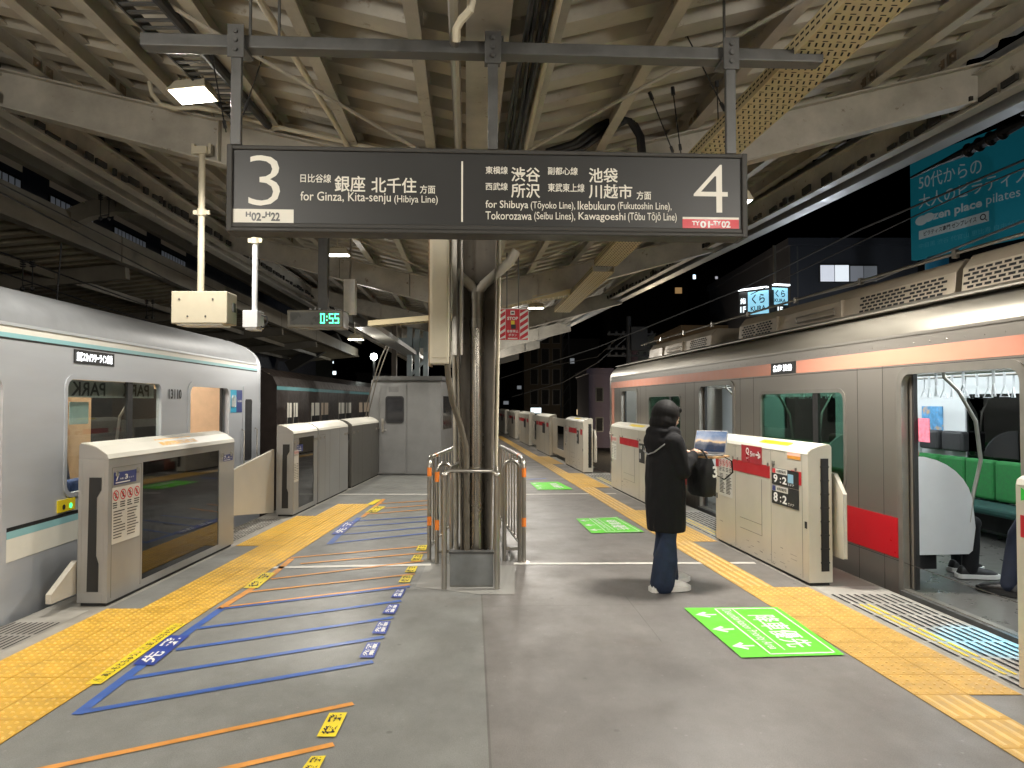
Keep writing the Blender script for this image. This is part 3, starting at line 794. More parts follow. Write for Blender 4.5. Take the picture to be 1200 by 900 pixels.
slot_tray('cable_tray', (-0.45, 13.0, 3.3), (1.1, 12.9, 3.55), 0.3, TRAYM, 'cream perforated tray crossing above the stop placard')
# tension wires from purlins with turnbuckles
for i, (p, q, yy, lab) in enumerate((((325, 15), (285, 135), 5.2, 'thin stay wire with turnbuckle beside the sign hanger'), ((247, 60), (265, 155), 5.0, 'thin stay wire hanging down by the floodlight'), ((799, 30), (852, 135), 5.0, 'thin stay wire above the cable tray end of the sign'), ((761, 108), (790, 182), 5.6, 'dark suspension rod slanting down to the sign top'), ((788, 102), (798, 180), 5.6, 'dark suspension rod standing upright behind the sign top'), ((840, 95), (842, 150), 5.6, 'short dark suspension rod beside the sign hanger'))):
    mb = MB(); A, B = at_y(*p, yy), at_y(*q, yy); mb.tube([A, B], 0.005, 6); mb.tube([A, A.lerp(B, .12)], 0.016, 6); mb.tube([A.lerp(B, .86), A.lerp(B, .95)], 0.012, 6)
    single(mb, 'stay_wire', WIRE, lab, 'wire')

# ------------------------------------------------------------------ floodlights
def floodlight(loc, rz, label, power, tilt=0.0, size=1.0, group='floodlights under the roof', soft=.1, cone=None):
    M = Matrix.Translation(loc) @ ROTZ(rz) @ Matrix.Rotation(tilt, 4, 'X') @ Matrix.Scale(size, 4)
    t_ = thing('floodlight', label, 'floodlight', M, group)
    mb = MB()
    mb.hexa([Vector(v) for v in ((-.17, -.1, 0), (.17, -.1, 0), (.17, .1, 0), (-.17, .1, 0), (-.13, -.07, .1), (.13, -.07, .1), (.13, .07, .1), (-.13, .07, .1))])
    for k in range(7): mb.box(-.11 + k * .035, -.102 + k * .035, -.065, .065, .101, .125)
    mb.build('housing', CREAM2, t_, bevel=.006)
    mb = MB(); mb.quad((-.155, .088, -.003), (.155, .088, -.003), (.155, -.088, -.003), (-.155, -.088, -.003)); mb.build('lens', LAMPM, t_)
    mb = MB(); mb.bar((-.02, 0, .11), (-.02, 0, .26), .05, .012); mb.tube([(-.05, -.03, .12), (.02, .03, .12)], .02, 8); mb.build('bracket', CREAM2, t_)
    if power:
        b_ = bulb('floodlight_lamp', (0, 0, -0.06), power * (1.6 if cone else 1), radius=soft, parent=t_, spot=cone)
    return t_
# ------------------------------------------------------------------ trains
def make_train(name, label, M, sg, c):
    """sg: +1 the interior lies to local +x, -1 to local -x. y runs along the car, z up from the platform"""
    X = lambda x: sg * x
    t_ = thing(name, label, 'train', M, None)
    y0, y1, top = c['y0'], c['y1'], c['top']
    doors, wins = c['doors'], c['wins']
    def pl(outline, holes, x0, x1): 
        mb = MB(); plate(mb, outline, holes, X(x0), X(x1)); return mb
    # near side wall with rounded openings
    holes = [rrect(a, b, 0.0, c['dz'], [.0, .0, .1, .1]) for a, b in doors] + [rrect(a, b, c['wz'][0], c['wz'][1], .09) for a, b in wins]
    holes = [[(max(min(p[0], y1 - .01), y0 + .01), p[1] if p[1] > -.5 else p[1]) for p in h] for h in holes]
    # door openings cut down to the sill
    holes = holes
    mb = pl([(y0, -.75), (y1, -.75), (y1, top), (y0, top)], holes, 0.0, 0.05)
    # gutter bead and horizontal press lines
    mb.box(*sorted((X(-.012), X(0))), y0, y1, top - .012, top + .012)
    mb.build('body_side', c['side'], t_)
    # raised frames round the openings
    for (a, b) in wins:
        o = rrect(a - .035, b + .035, c['wz'][0] - .035, c['wz'][1] + .035, .12); h = rrect(a + .004, b - .004, c['wz'][0] + .004, c['wz'][1] - .004, .086)
        wf = pl(o, [h], -.008, .03).build('window_frame', c['wframe'], t_)
        mid = a + (b - a) * c.get('split', .28)
        mb = MB(); mb.box(*sorted((X(.012), X(.02))), a, b, c['wz'][0], c['wz'][1]); mb.build('pane', c['glass'], wf)
        mb = MB(); mb.box(*sorted((X(.004), X(.036))), mid - .05, mid + .05, c['wz'][0] + .005, c['wz'][1] - .005); mb.build('mullion', RUBBER, wf)
        if c.get('blind'):
            mb = MB(); mb.box(*sorted((X(.07), X(.075))), a + .02, b - .02, c['wz'][1] - .16, c['wz'][1] - .005)
            mb.build('advert_strip', mat('advert_strip', (.5, .5, .48), .5), wf)
            mb = MB()
            for k in range(2):
                q = [Vector((X(.066), a + (b - a) * (.5 * k + e), z_)) for e, z_ in ((.42, c['wz'][1] - .145), (.1, c['wz'][1] - .145), (.1, c['wz'][1] - .02), (.42, c['wz'][1] - .02))]
                text_quad(mb, 'PARK', q, .02, .0)
            mb.build('lettering', BLACK, wf)
    for (a, b) in doors:
        if a < y0 + .1 or b > y1: continue
        o = [(a - .07, -.02)] + [(b + .07, -.02)] + [p for p in rrect(a - .07, b + .07, .2, c['dz'] + .07, .14) if p[1] > .5]
        o = [(a - .06, -.01), (b + .06, -.01)] + [p for p in rrect(a - .06, b + .06, .2, c['dz'] + .06, .14) if p[1] > .6]
        h = [(a + .003, .004), (b - .003, .004)] + [p for p in rrect(a + .003, b - .003, .2, c['dz'] - .003, .1) if p[1] > .6]
        df = pl(o, [h], -.012, .045).build('door_frame', c['wframe'], t_)
        for s, yy in ((1, b), (-1, a)):    # leaves slid back into the wall, only their edges show
            mb = MB(); mb.box(*sorted((X(.058), X(.085))), *sorted((yy - s * .05, yy + s * .55)), .01, c['dz'] + .02); lf = mb.build('door_leaf', c['leaf'], df)
            mb = MB(); mb.box(*sorted((X(.054), X(.09))), *sorted((yy - s * .075, yy - s * .05)), .01, c['dz'] + .01); mb.build('rubber_seal', RUBBER, lf)
        mb = MB(); mb.box(*sorted((X(-.05), X(.1))), a + .004, b - .004, -.055, -.003); sl = mb.build('door_sill', c['sill'], df)
        mb = MB()
        for k in range(4): mb.box(*sorted((X(-.005), X(.045))), a + .1 + k * .3, a + .3 + k * .3, -.003, .0015)
        mb.build('sill_marking', STKYEL, sl)
    # far side wall, floor, ceiling, skirt
    W = 2.8
    fh = [rrect(a, b, c['wz'][0], c['wz'][1], .08) for a, b in wins] + [rrect(a + .16, b - .16, .75, 1.7, .06) for a, b in doors if a > y0 and b < y1]
    pl([(y0, -.75), (y1, -.75), (y1, top), (y0, top)], fh, W - .05, W).build('far_side', c['inwall'], t_)
    for h in fh:
        a = min(p[0] for p in h); b = max(p[0] for p in h); z0 = min(p[1] for p in h); z1 = max(p[1] for p in h)
        mb = MB(); mb.box(*sorted((X(W - .03), X(W - .022))), a, b, z0, z1)
        mb.build('far_window', c['farglass'], t_)
    mb = MB(); mb.box(*sorted((X(.05), X(W - .05))), y0, y1, -.12, -.002); mb.build('car_floor', INFLOOR, t_)
    mb = MB(); mb.box(*sorted((X(.06), X(W - .06))), y0 + .02, y1 - .3, top - .03, top - .01); mb.build('car_ceiling', INWHITE, t_)
    mb = MB(); mb.box(*sorted((X(.056), X(.075))), y0, y1 - .3, c['dz'] + .09, top - .032); mb.build('lining', INWHITE, t_)
    for xx in (.75, W - .75):
        mb = MB(); mb.box(*sorted((X(xx - .06), X(xx + .06))), y0 + .3, y1 - 1.2, top - .06, top - .032); mb.build('ceiling_light', c['light'], t_)
    mb = MB(); mb.box(*sorted((X(.3), X(W - .3))), y0, y1, -1.0, -.13); mb.build('underframe', DARKIN, t_)
    # roof shell, closing in a rounded nose
    prof = [(0, top - .0), (.02, top + .09), (.08, top + .18), (.2, top + .27), (.45, top + .37), (.9, top + .45), (1.4, top + .48)]
    prof = prof + [(W - x, z) for x, z in prof[-2::-1]]
    rings = []
    def ring(y, kx, kz, full):
        cx = W / 2
        pts = [(cx + (x - cx) * kx, top + (z - top) * kz) for x, z in prof]
        return [Vector((X(x), y, z)) for x, z in pts]
    mb = MB(); mb.loft([ring(y0, 1, 1, 0), ring(y1, 1, 1, 0)], cap=False, close=False)
    ro = mb.build('car_roof', c['roofm'], t_, smooth=True)
    nose = c['nose']
    if nose:
        rings = []
        pf = [(0, -.75), (0, .3), (0, 1.2), (0, top - .25)] + prof + [(W, top - .25), (W, 1.2), (W, .3), (W, -.75)]
        for k, (dy, ins) in enumerate(((0, 0), (.12, .004), (.26, .025), (.38, .08), (.46, .18), (.5, .4))):
            r_ = []
            for x, z in pf:
                cx = W / 2; kx = 1 - ins / (W / 2); zz = z - max(0, z - .9) * ins * .35
                r_.append(Vector((X(cx + (x - cx) * kx), y1 + dy - .12 * ins * max(0, z) / 1.0, zz)))
            rings.append(r_)
        mb = MB(); mb.loft(rings, cap=False, close=False); n = len(pf); k0 = len(mb.v) - n
        mb.f.append(list(range(k0, k0 + n))); mb.m.append(0)
        mb.build('cab_nose', c['nosem'], t_, smooth=True)
    else:
        mb = MB(); mb.box(*sorted((X(.02), X(W - .02))), y1 - .03, y1, -.75, top); mb.build('end_wall', c['side'], t_)
    mb = MB(); mb.box(*sorted((X(.02), X(W - .02))), y0, y0 + .03, -.75, top); mb.build('end_wall', c['side'], t_)
    # bands
    for nm, m_, z0, z1, segs, pr in c['bands']:
        mb = MB()
        for a, b in segs: mb.box(*sorted((X(-pr), X(-.0005))), a, b, z0, z1)
        mb.build(nm, m_, t_)
    return t_, X

# stainless train with salmon and red bands, on the right-hand track
door_r = [(0.0, 1.3), (4.97, 6.27), (9.97, 11.27), (14.97, 16.27)]
win_r = [(2.2, 4.1), (7.19, 9.09), (12.2, 14.1)]
FR = mat('train_frame_grey', (.3, .285, .255), .35, .7, var=.08, rvar=.05)
gap = lambda a, b, ds, pad=.075: [(p, q) for p, q in zip([a] + [d[1] + pad for d in ds], [d[0] - pad for d in ds] + [b]) if q - p > .05]
cfgR = dict(y0=-2.0, y1=17.3, top=2.2, dz=1.86, doors=door_r, wins=win_r, wz=(.76, 1.72), side=STEELSIDE, wframe=FR, glass=DKGLASS, farglass=glass('far_window_glass', (.03, .06, .05)),
            leaf=STEELSIDE, sill=DKSTEEL, inwall=INWHITE, light=emit('train_light_white', (.93, 1.0, 1.0), 12), roofm=ROOFSTEEL, nose=True, nosem=STEELSIDE, split=.3,
            bands=[('salmon_band', PINK, 1.945, 2.085, [(-2, 8.15), (8.8, 17.3)], .004), ('red_band', TRAINRED, .25, .6, gap(-2, 16.9, door_r), .004), ('salmon_edge', PINK, .62, 1.94, [(17.0, 17.25)], .004), ('salmon_foot', PINK, .0, .25, [(16.9, 17.3)], .0045)])
trR, XRt = make_train('commuter_train', 'stainless steel train with salmon and red bands, open door and green seats', M_RT, 1, cfgR)
# roof equipment: long cooler fairings with slotted grilles
def cooler(ya, yb, grilles, x0=.55):
    mb = MB()
    pr = [(x0, 2.5), (x0 + .03, 2.78), (x0 + .12, 2.9), (2.8 - x0 - .12, 2.9), (2.8 - x0 - .03, 2.78), (2.8 - x0, 2.5)]
    extrude_profile(mb, pr, ya, yb)
    for yy in (ya + (yb - ya) * .38, ya + (yb - ya) * .72): mb.box(x0 - .012, x0 + .05, yy - .008, yy + .008, 2.5, 2.79)
    cs = mb.build('roof_cooler', mat('cooler_housing', (.42, .36, .28), .5, .2, var=.16, scale=2, spots=((.2, .13, .08), 4, .66)), trR, bevel=.012)
    for g0, g1 in grilles:
        mb = MB(); r_ = 0
        z = 2.56
        while z < 2.76:
            y = g0 + (0.05 if r_ % 2 else 0)
            while y < g1:
                f = (z - 2.5) / .28; xx = x0 + .03 * f - .004
                f2 = (z + .022 - 2.5) / .28
                mb.quad((xx, y, z), (xx, y + .075, z), (x0 + .03 * f2 - .004, y + .075, z + .022), (x0 + .03 * f2 - .004, y, z + .022)); y += .1
            z += .036; r_ += 1
        mb.build('grille', DARKIN, cs)
    mb = MB(); hy = (ya + yb) / 2
    mb.tube([(x0 - .02, hy - .45, 2.63), (x0 - .03, hy - .45, 2.7), (x0 - .03, hy + .45, 2.7), (x0 - .02, hy + .45, 2.63)], .008, 6, closed=True)
    for yy in (ya + .3, hy - .3, hy + .4, yb - .3): mb.box(x0 - .03, x0 + .01, yy - .02, yy + .02, 2.53, 2.56)
    mb.build('handrail', STAIN, cs)
cooler(6.35, 11.1, [(6.45, 6.95), (7.0, 7.75), (9.95, 10.4), (10.5, 10.95)])
cooler(1.4, 6.2, [(4.6, 6.1), (2, 3)], .5)
cooler(12.4, 16.2, [(12.6, 13.4)], .6)
mb = MB()
for x in (.52, 2.28):
    mb.tube([(x, -1.5, 2.93), (x, 16.5, 2.93)], .015, 6)
    for k in range(12): mb.box(x - .02, x + .02, -1 + k * 1.45, -.95 + k * 1.45, 2.89, 2.96)
mb.build('roof_conduit', STAIN, trR)
mb = MB(); mb.box(.08, .3, -2, 17.2, 2.455, 2.47); mb.build('rain_gutter', ROOFSTEEL, trR)
# panel seams, press ribs and rivets of the stainless side
mb = MB()
for yy in (1.55, 2.0, 4.35, 4.72, 6.55, 6.95, 9.3, 9.72, 11.52, 11.95, 14.3, 14.72, 16.5): mb.box(-.0015, .0005, yy - .003, yy + .003, -.7, 1.94)
mb.box(-.0015, .0005, -2, 17.25, .225, .231); mb.box(-.0015, .0005, -2, 17.25, 1.925, 1.931); mb.box(-.003, .0005, -2, 17.25, -.3, -.285)
mb.build('panel_seam', mat('seam_dark', (.05, .045, .04), .5), trR)
mb = MB()
for k in range(96):
    y = -1.9 + k * .2; mb.ball((-.0015, y, 2.12), .004, .006, .006, 6, 4)
mb.build('rivet', FR, trR)
# destination display
mb = MB(); mb.box(-.006, .05, 8.17, 8.78, 1.95, 2.085); dd = mb.build('destination_display', BLACK, trR)
mb = MB(); q = [Vector((-.008, y, z)) for y, z in ((8.72, 1.98), (8.24, 1.98), (8.24, 2.06), (8.72, 2.06))]
text_quad(mb, '各停 渋谷', q, .02); mb.build('lettering', emit('led_white', (.95, .97, 1), 2.2), dd)
# interior fittings of the stainless train
def bench(t_, X, ya, yb, x0, x1, zb=.42, mseat=SEATD, mback=SEATG):
    mb = MB(); mb.box(*sorted((X(min(x0, x1)), X(max(x0, x1)))), ya, yb, zb - .09, zb)
    st = mb.build('bench_seat', mseat, t_, bevel=.03)
    n = max(1, round((yb - ya) / .47)); w_ = (yb - ya) / n
    s = 1 if x1 > x0 else -1
    for k in range(n):
        mb = MB(); mb.box(*sorted((X(x0), X(x0 + s * .12))), ya + k * w_ + .01, ya + (k + 1) * w_ - .01, zb + .02, zb + .5)
        mb.build('back_cushion', mback, st, bevel=.035)
    mb = MB(); mb.box(*sorted((X(x0 + s * .02), X(x0 + s * .3))), ya + .05, yb - .05, .12, zb - .1); mb.build('heater_box', DARKIN, st)
def partition(t_, X, y, x0, x1, m_):
    s = 1 if x1 > x0 else -1; d = abs(x1 - x0)
    prof = [(0, .3), (.02, 1.14)] + [(d * (.1 + .9 * math.sin(k / 8 * PI / 2)), 1.14 - .46 * (1 - math.cos(k / 8 * PI / 2))) for k in range(9)] + [(d * 1.03, .5), (d * .98, .3), (d * .92, .27), (.05, .27)]
    mb = MB(); n = len(prof)
    vs = [(X(x0 + s * a), y - .015, z) for a, z in prof] + [(X(x0 + s * a), y + .015, z) for a, z in prof]
    mb.add(vs, [tuple(range(n)), tuple(range(2 * n - 1, n - 1, -1))] + [(k, (k + 1) % n, n + (k + 1) % n, n + k) for k in range(n)])
    pt = mb.build('partition', m_, t_)
    mb = MB(); mb.tube([(X(x0 + s * d * .95), y, .55), (X(x0 + s * d * 1.0), y, .75), (X(x0 + s * d * 1.12), y - .02, 1.1), (X(x0 + s * d * 1.05), y - .02, 1.45), (X(x0 + s * d * .8), y - .01, 1.72), (X(x0 + s * d * .6), y, 1.84), (X(x0 + s * d * .55), y, 2.12)], .017, 8)
    mb.build('grab_pole', STAIN, pt, smooth=True)
for (ya, yb) in ((6.42, 9.82), (11.42, 14.82), (1.45, 4.82)):
    bench(trR, XRt, ya, yb, .14, .62); bench(trR, XRt, ya, yb, 2.66, 2.18)
    for y in (ya - .04, yb + .04):
        partition(trR, XRt, y, .1, .72, INWHITE); partition(trR, XRt, y, 2.7, 2.08, INWHITE)
bench(trR, XRt, 5.0, 6.2, 2.66, 2.18)
mb = MB()
for x in (.7, 2.1): mb.tube([(x, -1.5, 1.92), (x, 16.0, 1.92)], .014, 8)
mb.build('strap_rail', STAIN, trR)
sm = MB()
sm.box(-.012, .012, -.003, .003, -.14, 0.0)
tri = [Vector((.0, -.055, -.25)), Vector((0, .055, -.25)), Vector((0, 0, -.14))]
sm.tube(tri, .008, 6, closed=True)
strap0 = sm.build('hand_strap', INWHITE, trR); first = True
for x in (.7, 1.4, 2.1):
    for k in range(22):
        y = 3.2 + k * .36
        o = strap0 if first else strap0.copy()
        if not first: COL.objects.link(o); o.parent = trR; MW[o.name] = MW[trR.name]
        o.location = (x, y, 1.92); o.rotation_euler = (0, 0, random.uniform(-.5, .5)); first = False
mb = MB(); mb.tube([(1.4, -1.5, 1.92), (1.4, 16, 1.92)], .014, 8); mb.build('strap_rail', STAIN, trR)
for y in (8.95, 9.4):
    mb = MB(); mb.box(2.6, 2.72, y + .02, y + .4, .98, 1.24); mb.build('headrest', mat('headrest_black', (.02, .02, .022), .6), trR, bevel=.03)
# posters on the far inner wall, notice on the partition glass
mb = MB(); mb.box(2.735, 2.745, 9.5, 9.92, 1.2, 1.56); po = mb.build('poster', mat('poster_blue', (.1, .3, .55), .4, var=.5, scale=9, spots=((.6, .35, .12), 7, .55)), trR)
for yy, z0 in ((6.05, 1.28),):
    mb = MB(); mb.box(.09, .095, yy, yy + .17, z0, z0 + .2); ntc = mb.build('notice_sticker', mat('pink_notice', (.85, .2, .3), .4, var=.3, scale=30), trR)

# silver train with aqua lines, on the left-hand track
door_l = [(-1.2, .15), (3.9, 5.25), (8.6, 9.9)]
win_l = [(1.3, 2.9), (6.07, 7.84)]
cfgL = dict(y0=-2.0, y1=11.15, top=2.2, dz=1.81, doors=door_l, wins=win_l, wz=(.84, 1.82), side=ALUSIDE, wframe=ALUSIDE, glass=CLGLASS, farglass=glass('far_window_glass_grey', (.12, .13, .13)),
            leaf=ALUSIDE, sill=DKSTEEL, inwall=INBEIGE, light=emit('train_light_warm', (1, .93, .82), 12), roofm=mat('train_roof_grey', (.24, .25, .26), .55, .25, var=.1, rvar=.05), nose=True, nosem=ALUSIDE, split=.62, blind=True,
            bands=[('dark_line', BLACK, .655, .685, gap(-2, 11.1, door_l), .003), ('aqua_band', AQUA, .6, .655, gap(-2, 11.1, door_l), .0035), ('ivory_band', IVORY, .43, .6, gap(-2, 11.1, door_l), .003),
                   ('dark_line', BLACK, 2.085, 2.1, [(-2, 11.15)], .003), ('aqua_band', AQUA, 2.1, 2.135, [(-2, 11.15)], .0035), ('ivory_band', IVORY, 2.135, 2.19, [(-2, 11.15)], .0035)])
trL, XLt = make_train('commuter_train', 'silver aluminium train with aqua lines and rounded end beside the glass platform gate', M_LT, -1, cfgL)
for (ya, yb) in ((5.4, 8.45), (.3, 3.75)):
    bench(trL, XLt, ya, yb, .14, .62, mseat=mat('seat_blue', (.05, .07, .2), .8), mback=mat('seat_blue_back', (.07, .1, .25), .8))
    partition(trL, XLt, ya - .04, .1, .72, INBEIGE); partition(trL, XLt, yb + .04, .1, .72, INBEIGE)
mb = MB()
for y in (6.35, 7.2): mb.tube([(XLt(.62), y + .12, .5), (XLt(.66), y + .06, .9), (XLt(.68), y - .05, 1.4), (XLt(.64), y - .2, 1.95)], .018, 8)
mb.build('grab_pole', STAIN, trL, smooth=True)
mb = MB(); mb.box(XLt(.12), XLt(.115), 6.32, 6.62, 1.42, 1.62); mb.build('window_notice', mat('pale_notice', (.6, .75, .72), .4), trL)
mb = MB(); mb.box(XLt(2.2), XLt(2.24), 9.0, 9.8, 0, 2.1); mb.build('cab_partition', INBEIGE, trL)
mb = MB(); mb.box(XLt(.1), XLt(2.7), 10.1, 10.14, 0, 2.15); cp = mb.build('cab_wall', INBEIGE, trL)
mb = MB(); mb.box(XLt(.85), XLt(1.95), 10.09, 10.098, .95, 1.8); mb.build('cab_window', DARKIN, cp)
# destination display
def on_left_train(px0, py0, px1, py1):
    n = (MW[trL.name].to_3x3() @ Vector((1, 0, 0))).normalized(); p = MW[trL.name] @ Vector((.006, 5, 1)); I = MW[trL.name].inverted()
    return [I @ at_plane(x, y, p, n) for x, y in ((px0, py1), (px1, py1), (px1, py0), (px0, py0))]
q = on_left_train(87, 404, 134, 427); ya, yb = q[0].y, q[1].y; 
mb = MB(); mb.box(XLt(-.006), XLt(.04), ya, yb, 1.955, 2.075); dd = mb.build('destination_display', BLACK, trL)
mb = MB(); text_quad(mb, '東武スカイツリーライン直通', [Vector((.0085, y, z)) for y, z in ((ya + .03, 1.975), (yb - .05, 1.975), (yb - .05, 2.055), (ya + .03, 2.055))], .02)
mb.build('lettering', emit('led_white_b', (.95, .97, 1), 2.6), dd)
mb = MB(); text_quad(mb, '13110', [Vector((.003, y, z)) for y, z in ((8.02, 1.655), (8.36, 1.655), (8.36, 1.765), (8.02, 1.765))], .03); mb.build('car_number', BLACK, trL)
# operator mark: aqua and navy squares
mb = MB(); mb.box(.0005, .004, 9.98, 10.22, 1.47, 1.79); lg1 = mb.build('operator_plate', mat('plate_aqua', (.02, .35, .55), .4), trL)
mb = MB(); mb.box(.0005, .004, 10.22, 10.46, 1.47, 1.79); lg2 = mb.build('operator_plate', NAVY, trL)
mb = MB()
pts = [Vector((.006, 10.1 + .07 * s, 1.63 + z)) for s, z in ((-1, -.07), (-1, .05), (-.6, .08), (0, -.02), (.6, .08), (1, .05), (1, -.07), (.55, -.08), (.4, .0), (0, -.07), (-.4, .0), (-.55, -.08))]
mb.tube(pts, .012, 6, closed=True); mb.build('emblem', WHITE, lg1)
mb = MB(); text_quad(mb, 'Tokyo Metro', [Vector((.0045, y, z)) for y, z in ((10.245, 1.61), (10.44, 1.61), (10.44, 1.65), (10.245, 1.65))], .01); mb.build('lettering', WHITE, lg2)
# cab door with window and rails, door button plate
mb = MB(); plate(mb, rrect(10.5, 10.98, .02, 1.86, .05), [rrect(10.58, 10.9, .75, 1.66, .04)], .001, .008); cdr = mb.build('cab_door', ALUSIDE, trL)
mb = MB(); mb.box(-.006, .004, 10.58, 10.9, .75, 1.66); mb.build('window', DARKIN, cdr)
mb = MB()
for yy in (10.44, 11.03): mb.tube([(.01, yy, .12), (.045, yy, .14), (.045, yy, 1.2), (.01, yy, 1.22)], .011, 8)
mb.build('handrail', STAIN, cdr, smooth=True)
mb = MB(); mb.box(.0005, .012, 5.95, 6.2, .7, .8); bp_ = mb.build('button_plate', STKYEL, trL)
mb = MB(); mb.disc((.014, 6.03, .74), (0, 1, 0), (0, 0, 1), .022); mb.build('button', BLACK, bp_)
mb = MB(); mb.disc((.014, 6.13, .74), (0, 1, 0), (0, 0, 1), .022); mb.build('button', emit('button_green', (.05, .8, .2), 1.5), bp_)

# dark train standing far down the left-hand track
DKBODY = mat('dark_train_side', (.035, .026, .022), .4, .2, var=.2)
M_DT = Matrix.Translation((-4.35, 0, 0)) @ ROTZ(R(1.0))
dt = thing('parked_train', 'dark unlit train with aqua roof line beyond the silver train', 'train', M_DT)
mb = MB(); pr = [(0, -.7), (0, 1.95), (-.08, 2.12), (-.4, 2.3), (-1.4, 2.4), (-2.4, 2.3), (-2.72, 2.12), (-2.8, 1.95), (-2.8, -.7)]
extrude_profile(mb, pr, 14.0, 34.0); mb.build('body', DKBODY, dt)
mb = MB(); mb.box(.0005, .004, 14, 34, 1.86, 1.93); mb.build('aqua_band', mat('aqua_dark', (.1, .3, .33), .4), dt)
DIML = emit('dim_window', (.75, .72, .62), .03)
for k, (a, b) in enumerate(((14.7, 15.0), (15.15, 15.45), (16.6, 17.3), (17.5, 18.2), (19.4, 20.1), (20.3, 21.0), (22.2, 24.0), (25, 25.7), (25.9, 26.6), (28, 29.8))):
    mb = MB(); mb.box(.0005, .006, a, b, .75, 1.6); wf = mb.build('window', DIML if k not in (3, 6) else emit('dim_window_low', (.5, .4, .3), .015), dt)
    mb = MB(); mb.box(.0065, .009, a + (b - a) * .3, a + (b - a) * .42, .75, 1.6); mb.box(.0065, .009, a, b, 1.15, 1.3); mb.build('passenger_shade', DARKIN, wf)
# ------------------------------------------------------------------ platform gates
SEAM = mat('panel_seam', (.16, .15, .12), .6)
PAPER = mat('poster_paper', (.62, .61, .56), .5, var=.03)
PRED = mat('pictogram_red', (.6, .03, .04), .5, var=.03)
def pictos(parent, q, n=4, rows=14):
    """a poster: prohibition signs over lines of small print"""
    mb = MB(); mb.quad(*lifted(q, .0015)); ps = mb.build('notice_poster', PAPER, parent, world=True)
    mb = MB(); d = (q[1] - q[0]); wv = d.normalized(); hv = (q[3] - q[0]).normalized(); H = (q[3] - q[0]).length; L_ = d.length
    r_ = L_ / n * .42
    for k in range(n):
        c = lifted(q, .003)[0] + wv * L_ * (k + .5) / n + hv * (H - r_ * 1.5)
        mb.disc(c, wv, hv, r_, 20, r_ * .8)
        a = c + (wv - hv) * r_ * .6; b = c - (wv - hv) * r_ * .6; t_ = (wv + hv) * r_ * .1
        mb.quad(a - t_, a + t_, b + t_, b - t_)
    mb.build('prohibition_sign', PRED, ps, world=True)
    mb = MB()
    for k in range(n):
        c = lifted(q, .0025)[0] + wv * L_ * (k + .5) / n + hv * (H - r_ * 1.5)
        mb.disc(c + hv * r_ * .42, wv, hv, r_ * .16, 8)
        mb.quad(c - wv * r_ * .2 - hv * r_ * .5, c + wv * r_ * .2 - hv * r_ * .5, c + wv * r_ * .22 + hv * r_ * .22, c - wv * r_ * .22 + hv * r_ * .22)
        mb.quad(c - wv * r_ * .5 + hv * r_ * .0, c + wv * r_ * .5 + hv * r_ * .1, c + wv * r_ * .5 + hv * r_ * .2, c - wv * r_ * .5 + hv * r_ * .1)
        for rr in range(3):
            z = H - r_ * (3.0 + rr * .42); ll = L_ / n
            s0 = lifted(q, .0025)[0] + hv * z + wv * (ll * (k + .1)); wd = ll * random.uniform(.5, .78)
            mb.quad(s0, s0 + wv * wd, s0 + wv * wd + hv * r_ * .2, s0 + hv * r_ * .2)
    for rr in range(rows):
        z = H * .56 - rr * H * .52 / rows
        for cl in (0.05, .53):
            s0 = lifted(q, .0025)[0] + hv * z + wv * L_ * cl; wd = L_ * random.uniform(.25, .42)
            mb.quad(s0, s0 + wv * wd, s0 + wv * wd + hv * H * .018, s0 + hv * H * .018)
    mb.build('small_print', BLACK, ps, world=True)

def gate_body(prof_o, length, mats):
    mb = MB(); extrude_profile(mb, prof_o, 0, length); return mb

